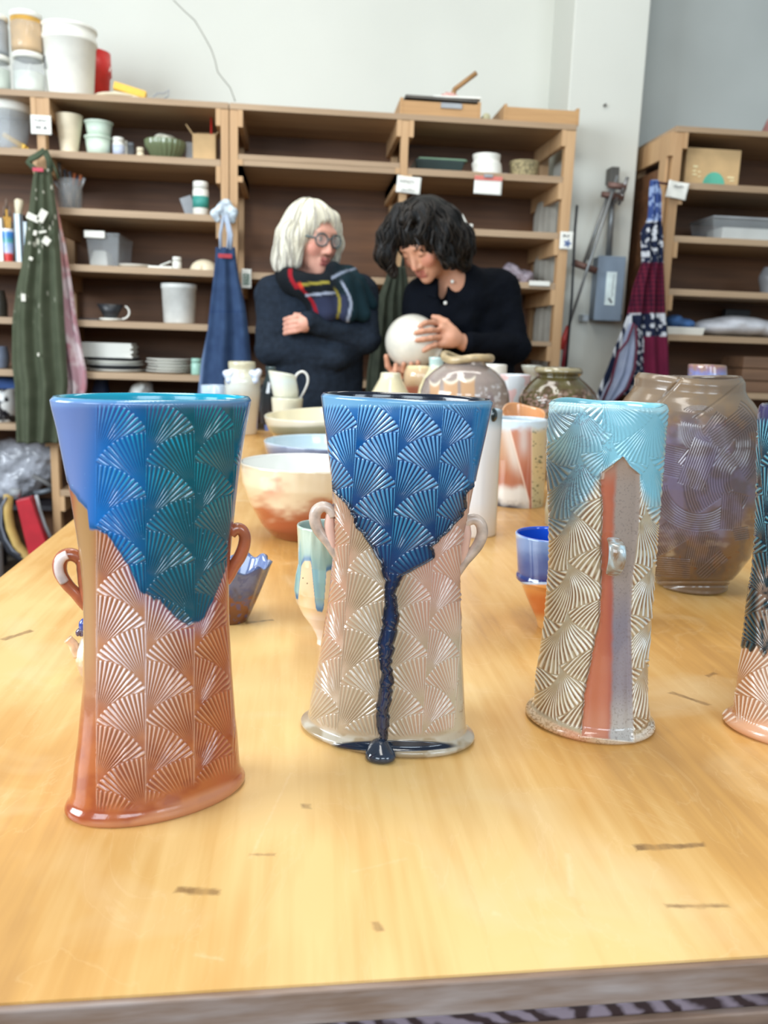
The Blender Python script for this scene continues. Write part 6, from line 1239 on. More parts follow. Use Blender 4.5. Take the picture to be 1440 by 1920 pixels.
g = G(); hk = [at_y(x, y, YH+.02) for x, y in ((84, 282), (70, 292), (58, 298), (52, 304), (60, 312), (72, 322))]; g.tube(hk, .016, 10, flat=.6); g.tube([at_y(x, y, YH+.02) for x, y in ((84, 282), (92, 300), (94, 322))], .014, 10, flat=.6); g.tube([at_y(x, y, YH+.03) for x, y in ((92, 292), (104, 318), (110, 336))], .005, 8)
g.mk('neck_strap', M((66, 78, 58), .9), t)
p = at_y(71, 312, YH-.04); G().obox((p[0], p[1], p[2]-.012), (.04, .006, .014)).mk('red_label', M((196, 70, 90), .7), t, smooth=False)
g = G()
for x, y, a_, b_, r_ in ((62, 408, .05, .026, .4), (79, 405, .03, .05, .5), (87, 452, .03, .03, .6), (66, 437, .014, .02, .3), (44, 558, .018, .03, 0), (58, 485, .016, .014, .4), (80, 435, .03, .01, -.2), (72, 665, .008, .014, 0)):
    p = at_y(x, y, YH-.048-.012*(x > 60 and x < 90)); g.obox((p[0], p[1], p[2]), (a_, .006, b_), ry=r_)
g.mk('clay_splash', M((220, 218, 204), .8), t, smooth=False, bevel=.002, label='dried white clay splashes')
def c_pink(X, Y):
    n = fbm(X/14, Y/22, 8); c = mixn(C3(206, 150, 140), C3(176, 140, 148), ss(420, 560, Y)); c = mixn(c, C3(206, 190, 192), ss(.5, .7, n)); return mixn(c, C3(172, 108, 116), ss(.6, .75, fbm(X/18, Y/26, 9))*.6)
t = thing('pink_apron', 'stained pink apron hanging partly behind the green one', 'apron', at_y(130, 745, YH+.04))
drape('cloth', '', '', [(335, 92, 99), (370, 95, 104), (400, 96, 110), (470, 98, 125), (540, 102, 136), (600, 106, 144), (660, 112, 155), (700, 118, 163), (730, 122, 163), (748, 126, 156)], YH+.045, c_pink, m_cloth, 2, .01, .03, .4, t, nx=36, nz=90)
G().tube([at_y(92, 338, YH+.045), at_y(89, 300, YH+.05)], .006, 8).mk('strap', M((200, 150, 140), .9), t)
def c_denim(X, Y):
    n = fbm(X/12, Y/16, 12); c = mixn(C3(42, 60, 92), C3(58, 80, 114), n); c = mixn(c, C3(34, 56, 98), ss(3, 1, np.abs(Y-584))*.5+ss(2, 1, np.abs(X-430-(Y-600)*.02))*.3*(Y > 584)); return mixn(c, C3(120, 142, 176), ss(8, 0, X-(372+(740-Y)*.09))*.8)
t = thing('denim_apron', 'blue denim apron hanging on the middle posts left of the grey haired woman', 'apron', at_y(425, 770, YH))
drape('cloth', '', '', [(464, 404, 441), (480, 404, 442), (520, 400, 448), (570, 394, 459), (620, 389, 466), (680, 377, 471), (740, 371, 473), (800, 371, 472)], YH, c_denim, m_cloth, 2, .016, .05, .2, t, nx=60, nz=110)
for pts in (((414, 466), (413, 440), (419, 405)), ((427, 466), (429, 440), (423, 405)), ((433, 468), (434, 440), (425, 402))): G().tube([at_y(x, y, YH-.012) for x, y in pts], .008, 8, flat=.5).mk('strap', M((170, 184, 204), .8), t)
V, F = sdf_mesh([cap(at_y(a, b_, YH+.02), at_y(c_, d_, YH+.02), .017, .012) for a, b_, c_, d_ in ((421, 382, 402, 400), (402, 400, 408, 412), (424, 384, 440, 398), (438, 398, 436, 414), (416, 388, 424, 410), (426, 382, 424, 412))], .005, .01)
mk('strap_knot', V, F, M((186, 198, 212), .8, var=.25, scale=40, bmp=.5), t); p = at_y(422, 480, YH-.035); G().obox((p[0], p[1], p[2]), (.055, .006, .016)).mk('red_label', M((170, 50, 60), .7), t, smooth=False)
def c_dk(X, Y): n = fbm(X/10, Y/20, 14); return mixn(C3(46, 52, 44), C3(70, 76, 64), n)
t = thing('dark_green_apron', 'dark olive apron hanging behind and between the two women', 'apron', at_y(730, 780, YH+.0))
drape('cloth', '', '', [(500, 728, 760), (520, 724, 764), (560, 708, 770), (620, 700, 775), (700, 688, 778), (790, 682, 780)], YH, c_dk, m_cloth, 4, .018, .05, .8, t, nx=60, nz=80)
g = G(); g.tube([at_y(x, y, YH+.02) for x, y in ((734, 503), (752, 440), (757, 400))], .008, 8); g.tube([at_y(x, y, YH+.02) for x, y in ((754, 503), (762, 440), (759, 400))], .008, 8); g.mk('strap', M((52, 58, 50), .9), t)
def c_fl(X, Y):
    n = fbm(X/6, Y/6, 15, 2); nav = mixn(C3(26, 34, 58), C3(196, 200, 206), ss(.52, .60, n)); pl = mixn(C3(98, 26, 48), C3(44, 14, 34), np.clip((np.sin(X*.9)*.5+.5 > .62)*.55+(np.sin(Y*.75)*.5+.5 > .62)*.55, 0, 1)); mar = mixn(C3(110, 30, 58), C3(86, 22, 48), fbm(X/9, Y/30, 16))
    c = mixn(nav, pl, ((Y > 493) & (Y < 588))*1.0); c = mixn(c, mar, ((Y > 632) & (X > 1205))*1.0); blu = mixn(C3(56, 76, 130), C3(140, 160, 196), ss(.5, .62, n)); return mixn(c, blu, (Y < 414)*1.0)
t = thing('patchwork_apron', 'patchwork apron of navy floral and maroon plaid by the pillar', 'apron', at_y(1205, 740, YH))
G().tube([at_y(1228, 348, YH), at_y(1232, 342, YH+.03), (pF[0]-.008, YS+.02, at_y(1232, 342, YS)[2])], .005, 8).mk('hanging_loop', M((90, 40, 60), .9), t)
drape('cloth', '', '', [(338, 1219, 1234), (360, 1217, 1240), (385, 1216, 1240), (412, 1214, 1240), (420, 1209, 1241), (435, 1201, 1243), (493, 1203, 1244), (536, 1187, 1246), (588, 1176, 1248), (637, 1164, 1252), (689, 1160, 1254), (740, 1158, 1256)], YH, c_fl, m_cloth, 3, .016, .05, .5, t, nx=70, nz=150)
def c_lin(X, Y): return mixn(C3(132, 144, 172), C3(164, 172, 192), fbm(X/14, Y/20, 17))
o = drape('floral_flap', '', '', [(592, 1176, 1186), (620, 1166, 1192), (650, 1153, 1190), (690, 1139, 1184), (730, 1122, 1172), (748, 1118, 1150)], YH-.035, lambda X, Y: c_fl(X, Y*0+600+(Y-600)*.2+X*0), m_cloth, 1, .006, .02, .3, t, nx=30, nz=60)
o = drape('lining', '', '', [(606, 1180, 1190), (630, 1170, 1193), (660, 1163, 1192), (700, 1150, 1186), (730, 1132, 1172), (752, 1124, 1152)], YH-.055, c_lin, m_cloth, 2, .008, .02, .6, t, nx=40, nz=60, plabel='pale blue grey lining turned outward')
o = G(); o.tube([at_y(x, y, YH-.078) for x, y in ((1188, 606), (1176, 640), (1160, 660), (1152, 690), (1146, 715), (1130, 752))], .006, 8); o.tube([at_y(x, y, YH-.072) for x, y in ((1192, 610), (1194, 650), (1190, 690), (1176, 728), (1152, 752))], .006, 8); o.mk('maroon_piping', M((88, 30, 52), .8), t)

# ================================================================ the two women
def frame(f, u):
    f = np.array(f, float); f /= np.linalg.norm(f); u = np.array(u, float); u -= f*(u@f); u /= np.linalg.norm(u); r = np.cross(f, u); return r, f, u
def head_prims(H, fr, s=1.0):
    r, f, u = fr; Rm = np.stack([r, f, u])
    T = lambda x, y, z: np.asarray(H)+(r*x+f*y+u*z)*s
    E_ = lambda c, rad, **k: ell(T(*c), tuple(q*s for q in rad), R=Rm, **k); Cp = lambda a, b_, ra, rb, **k: cap(T(*a), T(*b_), ra*s, rb*s, **k)
    P = [E_((0, -.012, .025), (.074, .094, .095)), E_((0, .022, -.03), (.062, .068, .078), k=.03), E_((0, .05, -.082), (.034, .034, .028), k=.03), E_((0, .074, -.1), (.017, .016, .015), k=.02),
         E_((.036, .062, -.028), (.024, .020, .022), k=.02), E_((-.036, .062, -.028), (.024, .020, .022), k=.02), Cp((-.034, .078, .026), (.034, .078, .026), .011, .011, k=.02),
         E_((.031, .098, .006), (.018, .014, .012), sub=True, k=.012), E_((-.031, .098, .006), (.018, .014, .012), sub=True, k=.012), E_((.031, .077, .004), (.014, .013, .012), k=.003), E_((-.031, .077, .004), (.014, .013, .012), k=.003),
         Cp((0, .084, .012), (0, .104, -.034), .008, .0115, k=.010), E_((.012, .092, -.038), (.009, .010, .008), k=.006), E_((-.012, .092, -.038), (.009, .010, .008), k=.006),
         Cp((-.019, .084, -.064), (.019, .084, -.064), .006, .006, k=.006), Cp((0, .090, -.062), (0, .090, -.0625), .0075, .0075, k=.008), Cp((-.014, .085, -.074), (.014, .085, -.074), .0075, .0075, k=.006), E_((0, .098, -.0685), (.024, .010, .0012), sub=True, k=.003),
         E_((.076, -.005, -.008), (.010, .018, .030), k=.006), E_((-.076, -.005, -.008), (.010, .018, .030), k=.006)]
    return P, T
def face_cols(V, T, s, base, brow, lips=(176, 92, 88), down=False):
    c = np.tile(C3(*base), (len(V), 1)); n = fbm(V[:, 0]*60, V[:, 2]*60+V[:, 1]*40, 5); c = c*(0.94+.12*n)[:, None]
    def blob(p, r, col, am=1.0, el=None):
        nonlocal c
        d = np.linalg.norm(V-T(*p), axis=1)/(r*s); c = mixn(c, C3(*col), am*ss(1.15, .7, d))
    for x in (.042, -.042): blob((x, .072, -.03), .026, (214, 130, 116), .4)
    for x in (-.014, -.005, .005, .014): blob((x, .090, -.0605), .0085, lips, .8); blob((x, .090, -.076), .009, lips, .8)
    for sg in (1, -1):
        for k_ in range(4): blob((sg*(.020+.008*k_), .086-.002*k_, .024+.0015*math.sin(k_)), .0065, brow, .7)
        if not down: blob((sg*.031, .091, .004), .009, (224, 216, 210), .9); blob((sg*.031, .0915, .004), .0062, (56, 42, 36), 1)
        for k_ in range(4): blob((sg*(.021+.0066*k_), .090-.001*k_, (-.003 if down else .0125)-.001*abs(k_-1.5)), .0040, (70, 46, 40), .8)
    blob((0, .108, -.036), .014, (206, 128, 110), .35)
    return c
m_skin = M_attr('skin', .5, 0, .05, 300, .4); m_skin.node_tree.nodes['Principled BSDF'].inputs['Subsurface Weight'].default_value = .08
m_skin.node_tree.nodes['Principled BSDF'].inputs['Subsurface Radius'].default_value = (.01, .004, .002)
def finger(pts, r0, r1): return [cap(pts[i], pts[i+1], r0+(r1-r0)*i/(len(pts)-1), r0+(r1-r0)*(i+1)/(len(pts)-1), k=.004) for i in range(len(pts)-1)]
def legs_prims(hx, Y, zh, sep=.085, r=.085):
    P = []
    for s in (-1, 1): P += [cap((hx+s*sep, Y, zh), (hx+s*(sep+.01), Y-.01, .5), r, r*.66), cap((hx+s*(sep+.01), Y-.01, .5), (hx+s*(sep+.01), Y+.02, .09), r*.64, r*.42)]
    return P
def shoes(hx, Y, parent, mat, sep=.095):
    for s in (-1, 1):
        V, F = sdf_mesh([cap((hx+s*sep, Y+.05, .045), (hx+s*sep*1.15, Y-.13, .035), .045, .038), ell((hx+s*sep, Y, -.1), (.5, .5, .1), sub=True, k=.002)], .006, .02); V[:, 2] = np.maximum(V[:, 2], 0); mk('shoe', V, F, mat, parent)
Q = lambda x, y, Y: at_y(x, y, Y)

def locks(V, F, count, steps, ds, r, curl, c1, c2, mat, parent, crown, lift):
    from mathutils.kdtree import KDTree
    nn_ = vnormals(V, F); kd = KDTree(len(V)); [kd.insert(p, i) for i, p in enumerate(V)]; kd.balance(); rs = np.random.RandomState(4); g = G(); cc = []
    for q in range(count):
        i = rs.randint(len(V)); p = V[i].copy(); n = nn_[i]; P = []; R = []; ph = rs.rand()*6.28
        if n[2] < -.5: continue
        for s in range(steps):
            d = np.array([0, 0, -1.0])*1.0+(p-crown)*2.5; d[2] -= .3; d -= n*(d@n); L = np.linalg.norm(d)
            if L < .15: break
            d /= L; side = np.cross(n, d); d = d+side*curl*math.sin(ph+s*.8); P.append(p+n*lift*math.sin(math.pi*min(1, (s+1)/steps))); p = p+d*ds; co, j, dd = kd.find(p)
            if dd > .02: P.append(p); break
            p = np.array(co); n = nn_[j]
        if len(P) < 4: continue
        m_ = len(P); R = [r*(.35+.65*math.sin(math.pi*min(1, .25+.75*k/(m_-1)))) for k in range(m_)]; b0 = len(g.v); g.tube(P, R, 6, flat=.6); t_ = rs.rand(); cc += [(1-t_)*C3(*c1)+t_*C3(*c2)]*(len(g.v)-b0)
    g.mk('hair_locks', mat, parent, cols=np.array(cc))
# ---- grey haired woman, arms crossed
BY = 3.16
hd = Q(583, 447, 3.12); fr1 = frame((.62, -.74, -.16), (.06, -.08, 1)); fr1v = fr1
HP, T1 = head_prims(hd, fr1, 1.0)
sh = [Q(512, 552, BY), Q(676, 552, BY)]; el1 = Q(507, 655, 3.08); el2 = Q(686, 636, 3.06); wr2 = Q(583, 603, 2.98); wr1 = Q(625, 668, 3.02)
neck0 = T1(0, -.03, -.09); neck1 = Q(590, 560, BY)
pel = Q(592, 800, BY+.02); body = HP+[cap(neck0, neck1, .05, .056, k=.03), cap(sh[0], sh[1], .055, k=.04), ell(Q(594, 600, BY), (.155, .10, .17), k=.05), ell(Q(592, 700, BY+.01), (.14, .10, .16), k=.05), ell((pel[0], pel[1], pel[2]+.03), (.17, .12, .14), k=.05),
      cap(sh[0], el1, .048, .04), cap(el1, wr1, .038, .026), cap(sh[1], el2, .048, .04), cap(el2, wr2, .038, .027)]
# her visible hand, fingers tucked under the other arm
hp = Q(571, 606, 2.965); body += [cap(wr2, hp, .026, .028, k=.015), ell(hp, (.017, .013, .030), k=.008)]
for i, (y0, y1, dd) in enumerate(((595, 594, .0), (602.5, 603, -.002), (610, 612, .0), (617, 620.5, .003))): body += [dict(p, k=.0015) for p in finger([Q(566, y0, 2.96), Q(555, y1, 2.955+dd), Q(544, y1+2, 2.972+dd), Q(534, y1+5, 3.01)], .0088, .0075)]
body += finger([Q(574, 598, 2.975), Q(564, 592, 2.985), Q(553, 590, 3.0)], .010, .008)
hp1 = Q(655, 655, 3.08); body += [cap(wr1, hp1, .024, .024), ell(hp1, (.03, .016, .028), k=.015)]
for i in range(4): body += finger([Q(660, 648+i*5, 3.085), Q(672, 643+i*5, 3.09), Q(680, 640+i*5, 3.1)], .008, .007)
body += finger([Q(652, 650, 3.08), Q(656, 640, 3.09), Q(662, 635, 3.1)], .009, .007)
foot_y = BY+.02; body += legs_prims(pel[0], foot_y, pel[2]-.02, .08, .078)
body += [cap((pel[0]+s*.092, foot_y+.03, .06), (pel[0]+s*.105, foot_y-.1, .035), .034, .028) for s in (-1, 1)]
w1 = thing('person', 'woman with a straight silver bob and round glasses, arms crossed, in a dark grey sweater', 'person', (pel[0], foot_y, 0))
V, F = sdf_mesh(body, .0045, .02); mk('body', V, F, m_skin, w1, cols=face_cols(V, T1, 1, (216, 160, 140), (150, 130, 116)))
sw = [cap(sh[0], sh[1], .066, k=.05), cap(Q(540, 548, BY), Q(575, 532, BY+.01), .05, .055, k=.04), cap(Q(655, 548, BY), Q(610, 532, BY+.01), .05, .055, k=.04), ell(Q(594, 605, BY), (.185, .125, .19), k=.06), ell(Q(590, 700, BY+.01), (.175, .13, .17), k=.06), ell(Q(594, 650, BY-.03), (.15, .12, .12), k=.05),
      cap(Q(590, 735, BY+.01), Q(590, 748, BY+.01), .15, .15, k=.05), ell(Q(590, 755, BY+.01), (.185, .135, .05), k=.04),
      cap(sh[0]+np.array([.005, 0, -.005]), el1, .062, .054, k=.025), cap(el1, Q(630, 668, 3.03), .054, .044, k=.012), cap(Q(630, 668, 3.03), Q(660, 655, 3.08), .044, .042, k=.02), cap(sh[1]-np.array([.005, 0, .005]), el2, .062, .054, k=.025), cap(el2, Q(584, 604, 2.985), .052, .036, k=.010),
      cap(Q(586, 604, 2.984), Q(578, 602, 2.975), .036, .036, k=.006)]
V, F = sdf_mesh(sw, .006, .03); nn_ = vnormals(V, F)
V = V+nn_*(.011*(fbm(V[:, 0]*9+V[:, 2]*16, V[:, 2]*26-V[:, 0]*14, 3)-.5))[:, None]
m_knit = M((32, 40, 51), .95, var=.12, scale=60, bmp=.35); m_knit.name = 'sweater_knit'; mk('sweater', V, F, m_knit, w1)
V, F = sdf_mesh(legs_prims(pel[0], foot_y, pel[2]-.02, .08, .096)+[ell((pel[0], pel[1], pel[2]+.035), (.182, .132, .15), k=.05)], .009, .04); mk('trousers', V, F, M((104, 116, 162), .9, bmp=.2), w1)
shoes(pel[0], foot_y, w1, m_dark)
# hair: parted bob
r_, f_, u_ = fr1; Rm = np.stack([r_, f_, u_]); HE = lambda c, rad, **k: ell(T1(*c), rad, R=Rm, **k); HC = lambda a, b_, ra, rb, **k: cap(T1(*a), T1(*b_), ra, rb, **k)
hair = [HE((0, -.016, .032), (.088, .106, .102)), HE((0, -.05, -.03), (.095, .072, .105), k=.03), HE((.0, -.055, -.09), (.1, .05, .04), k=.03)]
for s in (-1, 1): hair += [HC((s*.050, .045, .075), (s*.082, .030, .0), .026, .030, k=.02), HC((s*.082, .028, .0), (s*.086, .030, -.085), .030, .020, k=.02), HC((s*.088, -.02, .01), (s*.098, -.02, -.105), .032, .022, k=.02), HC((s*.07, -.06, .0), (s*.08, -.06, -.11), .03, .022, k=.02)]
hair += [HE((0, .118, -.018), (.062, .085, .092), sub=True, k=.012), HE((0, .02, -.06), (.07, .075, .075), sub=True, k=.01), HE((0, .1, .125), (.006, .16, .03), sub=True, k=.012)]
V, F = sdf_mesh(hair, .0042, .02); nn_ = vnormals(V, F); loc = (V-hd)@Rm.T; an = np.arctan2(loc[:, 0], loc[:, 1]+.02)
st_ = fbm(an*16, loc[:, 2]*5, 3, 3)-.5; V = V+nn_*(.009*st_*ss(.09, .02, loc[:, 2]))[:, None]
cl = mixn(C3(232, 228, 208), C3(150, 146, 138), ss(.50, .72, fbm(an*20+3, loc[:, 2]*3, 9))*ss(.08, -.02, loc[:, 2])*.8); cl = mixn(cl, C3(206, 204, 196), ss(-.03, -.1, loc[:, 2])*.5)
hm1 = M_attr('silver_hair', .45, 0, .3, 200); mk('hair', V, F, hm1, w1, cols=cl); locks(V, F, 170, 12, .010, .0030, .0, (226, 222, 204), (168, 164, 156), hm1, w1, T1(0, .02, .13), .0035)
# glasses
g = G()
for s in (-1, 1):
    c = T1(s*.033, .098, .002); g.tube([c+r_*(.025*math.cos(a))+u_*(.021*math.sin(a))-f_*(.003*math.cos(a)*s+.002) for a in np.linspace(0, 2*math.pi, 28)[:-1]], .0026, 8, closed=True)
    g.tube([T1(s*.058, .094, .006), T1(s*.078, .06, .008), T1(s*.082, -.0, .002)], .0026, 8)
g.tube([T1(-.009, .1, .006), T1(0, .104, .009), T1(.009, .1, .006)], .0026, 8)
gl = g.mk('glasses', M((44, 78, 84), .2, coat=.5), w1, label='round dark teal glasses'); g = G()
for s in (-1, 1):
    c = T1(s*.033, .096, .002); n = 24; V = [c]+[c+r_*(.024*math.cos(a))+u_*(.020*math.sin(a)) for a in np.linspace(0, 2*math.pi, n+1)[:-1]]; V2_ = [v-f_*.001 for v in V]; g.add(V+V2_, [(0, 1+i, 1+(i+1) % n) for i in range(n)]+[(n+1, n+2+(i+1) % n, n+2+i) for i in range(n)])
g.mk('lens', M((235, 238, 240), .04, var=0, alpha=.12), gl, smooth=False)
# scarf
sp = []
ring = [(540, 528, 3.12), (552, 505, 3.2), (580, 498, 3.24), (615, 508, 3.2), (640, 520, 3.12), (628, 532, 3.04), (600, 544, 3.0), (570, 540, 3.01), (547, 532, 3.06)]
for i in range(len(ring)): sp.append(cap(Q(*ring[i]), Q(*ring[(i+1) % len(ring)]), .036, .036, k=.02))
ring2 = [(532, 510, 3.14), (545, 522, 3.05), (575, 534, 2.985), (612, 540, 2.985), (645, 530, 3.04), (655, 516, 3.12)]
for i in range(5): sp.append(cap(Q(*ring2[i]), Q(*ring2[i+1]), .03, .034, k=.02))
for a, b_, ra, rb in (((580, 540, 3.0), (592, 580, 3.0), .036, .03), ((605, 540, 2.99), (616, 585, 2.985), .04, .034), ((640, 535, 3.0), (652, 585, 2.99), .042, .036), ((664, 545, 3.03), (680, 588, 3.02), .036, .03), ((672, 530, 3.08), (696, 570, 3.08), .03, .024), ((640, 520, 3.02), (625, 505, 3.0), .03, .026)): sp.append(cap(Q(*a), Q(*b_), ra, rb, k=.025))
V, F = sdf_mesh(sp, .005, .02); nn_ = vnormals(V, F); V = V+nn_*(.008*(fbm(V[:, 0]*22+V[:, 2]*8, V[:, 2]*12, 5)-.5))[:, None]
a_ = Q(594, 540, 3.0); lx, lz = V[:, 0]-a_[0], V[:, 2]-a_[2]; pu = lx*.95+lz*.2+.01*np.sin(lz*40); pv = lz*.95-lx*.12
c = mixn(C3(14, 20, 26), C3(18, 42, 50), ss(.04, .12, lx)); c = mixn(c, C3(44, 50, 74), ss(-.02, -.04, pv)*ss(-.04, -.02, pu)*ss(.1, .07, pu))
band = lambda x, c0, w_: ss(w_, w_*.6, np.abs(x-c0)); c = mixn(c, C3(140, 22, 34), band(pu+.5*pv, -.055, .007)*(pv < .03)+band(pu, -.068, .008)*(pv > .0)*(pv < .07)); c = mixn(c, C3(136, 126, 52), band(pu, .055, .0055)*ss(.0, -.02, pv)+band(pv, .012, .006)*(np.abs(pu+.0) < .05)); c = mixn(c, C3(150, 160, 180), band(pu, .09, .006)*ss(.02, -.0, pv)+band(pv, -.022, .005)*(pu > -.05)*(pu < .05)+.6*band(pv-.4*pu, .0, .006)*(pu > .06))
c = mixn(c, C3(190, 60, 40), band(pu, -.05, .008)*band(pv, .01, .012)); mk('scarf', V, F, m_cloth, w1, cols=np.clip(c, 0, 1), label='dark plaid scarf with red, yellow and white lines')

# ---- dark haired woman, bent over the pot
HY = 2.98; hd2 = Q(797, 452, HY); fr2 = frame((-.52, -.55, -.66), (-.42, -.34, .80)); HP2, T2 = head_prims(hd2, fr2, 1.0)
BY2 = 3.17; shR = Q(935, 545, BY2); shL = Q(795, 560, BY2-.08); elR = Q(966, 652, 3.1); wrR = Q(872, 643, 2.93); elL = Q(790, 690, 3.02); wrL = Q(757, 716, 2.96)
pel2 = Q(888, 800, BY2+.04); nk = Q(850, 535, 3.08)
pot_c = Q(773, 641, 2.93); PR = .0925
body = HP2+[cap(T2(0, -.035, -.075), nk, .048, .056, k=.03), cap(shL, shR, .055, k=.05), cap(nk, (shL+shR)/2, .06, .07, k=.04), ell(Q(868, 610, BY2-.02), (.145, .10, .17), k=.05), ell(Q(880, 710, BY2), (.135, .10, .16), k=.05), ell((pel2[0], pel2[1], pel2[2]+.03), (.16, .12, .14), k=.05),
      cap(shR, elR, .047, .04), cap(elR, wrR, .038, .026), cap(shL, elL, .047, .04), cap(elL, wrL, .037, .026)]
palm = Q(845, 632, 2.895); body += [cap(wrR, palm, .025, .026, k=.015), ell(palm, (.034, .016, .036), k=.014), cap(Q(848, 622, 2.897), Q(828, 613, 2.885), .016, .012, k=.010), cap(Q(846, 640, 2.897), Q(826, 646, 2.885), .016, .012, k=.010)]
def on_pot(x, y, lift=.006):   # a point on the near side of the held pot
    d = ray(x, y); d = d/np.linalg.norm(d); oc = CAM-pot_c; b_ = oc@d; cc = oc@oc-(PR+lift)**2; D_ = b_*b_-cc
    if D_ <= 0: return CAM+d*(-b_)
    return CAM+d*(-b_-math.sqrt(D_))
for pts in (((826, 608), (812, 604), (798, 605), (787, 611)), ((826, 620), (808, 619), (792, 621), (779, 624)), ((826, 632), (808, 634), (794, 636), (781, 638)), ((828, 645), (815, 647), (804, 651), (795, 657))):
    body += finger([Q(pts[0][0]+6, pts[0][1]+2, 2.893)]+[on_pot(x, y, .007) for x, y in pts[:]], .0105, .0078)
body += finger([Q(850, 618, 2.90), Q(836, 603, 2.905), Q(822, 596, 2.93), Q(812, 594, 2.94)], .012, .0085)
palm2 = Q(752, 700, 2.95); body += [cap(wrL, palm2, .025, .025, k=.015), ell(palm2, (.034, .026, .02), k=.012)]
for (x, y) in ((742, 684), (757, 682), (771, 682), (784, 679)): body += finger([Q(x-2, 702, 2.94), Q(x-1, 695, 2.89), on_pot(x, y, .008)], .010, .008)
body += finger([Q(738, 700, 2.95), Q(727, 686, 2.94), Q(724, 668, 2.93)], .011, .0085)
fy2 = BY2+.04; body += legs_prims(pel2[0], fy2, pel2[2]-.02, .08, .078)+[cap((pel2[0]+s*.092, fy2+.03, .06), (pel2[0]+s*.105, fy2-.1, .035), .034, .028) for s in (-1, 1)]
w2 = thing('person', 'black haired woman in a black shirt, head bowed over the white pot she holds', 'person', (pel2[0], fy2, 0))
V, F = sdf_mesh(body, .0045, .02); mk('body', V, F, m_skin, w2, cols=face_cols(V, T2, 1, (206, 152, 124), (50, 36, 32), (172, 96, 86), True))
sw = [cap(shL, shR, .066, k=.06), cap(shL, nk+np.array([-.03, .03, -.03]), .06, .05, k=.04), cap(shR, nk+np.array([.05, .04, -.01]), .06, .055, k=.05), ell(Q(868, 612, BY2-.02), (.175, .125, .19), k=.06), ell(Q(878, 700, BY2), (.17, .125, .18), k=.06), ell(Q(800, 610, BY2-.06), (.085, .09, .13), k=.05), ell(Q(880, 775, BY2+.02), (.185, .135, .10), k=.05),
      cap(shR, elR, .066, .056, k=.03), cap(elR, wrR+np.array([.012, 0, 0]), .054, .034, k=.015), cap(shL, elL, .062, .052, k=.03), cap(elL, wrL, .05, .036, k=.015),
      cap(Q(872, 524, 3.085), Q(876, 560, 3.07), .060, .068, k=.03), cap(Q(820, 548, 3.03), Q(822, 585, 3.03), .045, .05, k=.03), cap(Q(848, 585, 3.03), Q(862, 605, 3.03), .055, .06, k=.03),
      ell(Q(834, 540, 2.97), (.017, .085, .055), sub=True, k=.008)]
V, F = sdf_mesh(sw, .006, .03); nn_ = vnormals(V, F); V = V+nn_*(.012*(fbm(V[:, 0]*8+V[:, 2]*15, V[:, 2]*20-V[:, 0]*16, 13)-.5))[:, None]
m_shirt = M((5, 9, 18), .85, var=.1, scale=40, bmp=.15); m_shirt.node_tree.nodes['Principled BSDF'].inputs['Specular IOR Level'].default_value = .12; m_knit.node_tree.nodes['Principled BSDF'].inputs['Specular IOR Level'].default_value = .15; sh2 = mk('shirt', V, F, m_shirt, w2)
# collar wings
def wing(pts, th_=.006):
    P = [Q(*p) for p in pts]; nrm = np.cross(P[1]-P[0], P[2]-P[0]); nrm /= np.linalg.norm(nrm); nrm = nrm if nrm[1] > 0 else -nrm; V = P+[p+nrm*th_ for p in P]; n = len(P); return V, [tuple(range(n)), tuple(range(2*n-1, n-1, -1))]+[((i+1) % n, i, n+i, n+(i+1) % n) for i in range(n)]
g = G(); g.add(*wing([(842, 523, 3.03), (868, 498, 3.1), (886, 520, 3.07), (872, 545, 3.03), (852, 535, 3.01)])); g.add(*wing([(820, 530, 2.99), (806, 530, 3.0), (800, 552, 2.98), (818, 560, 2.97)]))
g.mk('collar', m_shirt, sh2, smooth=False, bevel=.003)
for x, y in ((848, 528), (835, 568)):
    pb = Q(x, y, 3.0 if y < 550 else 3.0); lo_ = V[(np.abs(V[:, 0]-pb[0]) < .02) & (np.abs(V[:, 2]-pb[2]) < .02)]; yb = lo_[:, 1].min() if len(lo_) else 3.0
    if y < 550: yb = min(yb, 3.0)
    G().lathe(0, 0, [(.006, 0), (.0065, .001), (.006, .003)], 16).mk('button', m_white, sh2) if False else None
    g = G(); g.ell((Q(x, y, yb)[0], yb-.001, Q(x, y, yb)[2]), (.0062, .004, .0062), 8); g.mk('button', m_white, sh2)
V, F = sdf_mesh(legs_prims(pel2[0], fy2, pel2[2]-.02, .08, .094)+[ell((pel2[0], pel2[1], pel2[2]+.02), (.17, .13, .14), k=.05)], .009, .04); mk('trousers', V, F, M((40, 46, 66), .9, bmp=.2), w2)
shoes(pel2[0], fy2, w2, m_dark)
r_, f_, u_ = fr2; Rm = np.stack([r_, f_, u_]); HE = lambda c, rad, **k: ell(T2(*c), rad, R=Rm, **k)
hair = [HE((0, -.022, .034), (.094, .112, .104)), HE((0, -.06, -.03), (.1, .075, .105), k=.03)]
def hc(a, b_, ra, rb): hair.append(cap(Q(*a), Q(*b_), ra, rb, k=.022))
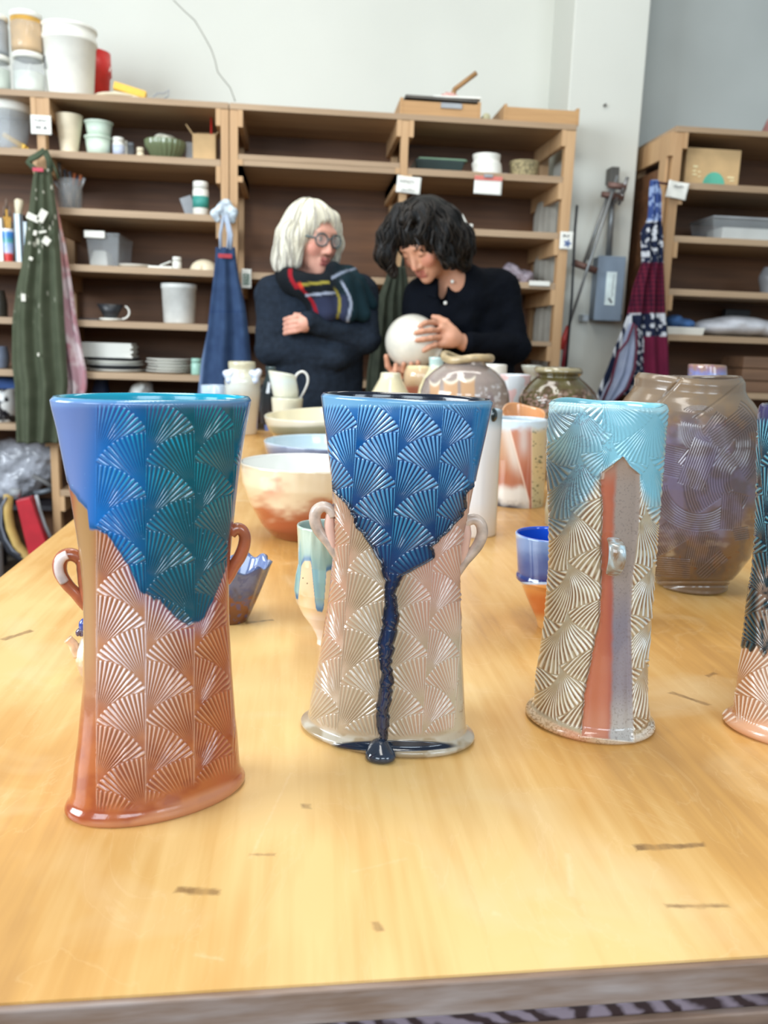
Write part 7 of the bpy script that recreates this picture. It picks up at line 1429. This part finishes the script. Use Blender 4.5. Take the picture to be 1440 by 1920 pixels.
# falling locks, right side (toward her shoulder) and left side
hc((840, 415, 2.96), (862, 455, 2.97), .05, .042); hc((862, 450, 2.98), (868, 492, 3.0), .038, .026); hc((850, 440, 2.94), (846, 492, 2.94), .034, .020); hc((835, 425, 2.90), (826, 470, 2.88), .026, .016); hc((826, 468, 2.885), (838, 494, 2.90), .017, .014); hc((870, 440, 3.0), (880, 470, 3.03), .032, .02)
hc((752, 400, 2.95), (728, 440, 2.95), .036, .034); hc((728, 440, 2.95), (724, 478, 2.95), .034, .030); hc((724, 478, 2.95), (738, 505, 2.96), .028, .020); hc((740, 505, 2.965), (752, 512, 2.96), .018, .014)
hc((790, 392, 2.88), (758, 412, 2.86), .03, .022); hc((800, 400, 2.86), (784, 438, 2.835), .018, .010)
# keep the face open
fo = T2(0, .10, -.03); hair.append(HE((0, .118, -.035), (.060, .07, .088), sub=True, k=.012)); hair.append(cap(Q(750, 440, 2.84), Q(795, 512, 2.84), .030, .036, sub=True, k=.012))
V, F = sdf_mesh(hair, .0042, .02); nn_ = vnormals(V, F); loc = (V-hd2)@Rm.T; an = np.arctan2(loc[:, 0], loc[:, 1]+.02)
V = V+nn_*(.012*(fbm(an*11+loc[:, 2]*18, loc[:, 2]*10, 7)-.5)*ss(.12, .04, loc[:, 2]))[:, None]
cl = mixn(C3(9, 9, 10), C3(34, 30, 27), ss(.55, .8, fbm(an*22+loc[:, 2]*14, loc[:, 2]*6, 19))); hm2 = M_attr('black_hair', .5, 0, .3, 200, .3); mk('hair', V, F, hm2, w2, cols=cl); locks(V, F, 260, 13, .011, .0042, .5, (10, 10, 11), (44, 38, 33), hm2, w2, T2(0, .0, .14), .0045)
# strands over the forehead
g = G()
for pts in (((790, 415), (776, 440), (786, 458), (780, 470)), ((800, 420), (794, 445), (800, 462)), ((770, 412), (762, 432), (768, 450)), ((812, 432), (808, 455), (814, 470))): g.tube([Q(x, y, 2.835+.0006*(x-770)) for x, y in pts], [.004]*(len(pts)-1)+[.002], 6)
g.mk('loose_strands', M((24, 22, 22), .4), w2)
# the white pot in her hands
t = thing('moon_jar', 'round white glazed pot held in the dark haired woman\'s hands', 'pot', (pot_c[0], pot_c[1], pot_c[2]-PR))
ax = Q(822, 668, 2.93)-pot_c; ax /= np.linalg.norm(ax); m = 64; V = []; F = []
e1 = np.cross(ax, [0, 1, 0]); e1 /= np.linalg.norm(e1); e2 = np.cross(ax, e1); prof = [(PR*math.sin(a), PR*math.cos(a)*1.02) for a in np.linspace(.02, 2.72, 40)][::-1]
prof = [(.030, -.085), (.001, -.08)][::-1][0:0]+[(PR*math.sin(a), -PR*math.cos(a)) for a in np.linspace(.02, math.pi-.46, 46)]+[(.041, .092), (.040, .098), (.034, .098), (.034, .08), (.01, .075)]
for rr_, z_ in prof:
    for j in range(m): a = 2*math.pi*j/m; V.append(pot_c+e1*rr_*math.cos(a)+e2*rr_*math.sin(a)+ax*z_)
for i in range(len(prof)-1):
    for j in range(m): F.append((i*m+j, i*m+(j+1) % m, (i+1)*m+(j+1) % m, (i+1)*m+j))
mk('body', V, F, M((222, 220, 208), .14, var=.05, scale=16, coat=.6, bmp=.06), t)
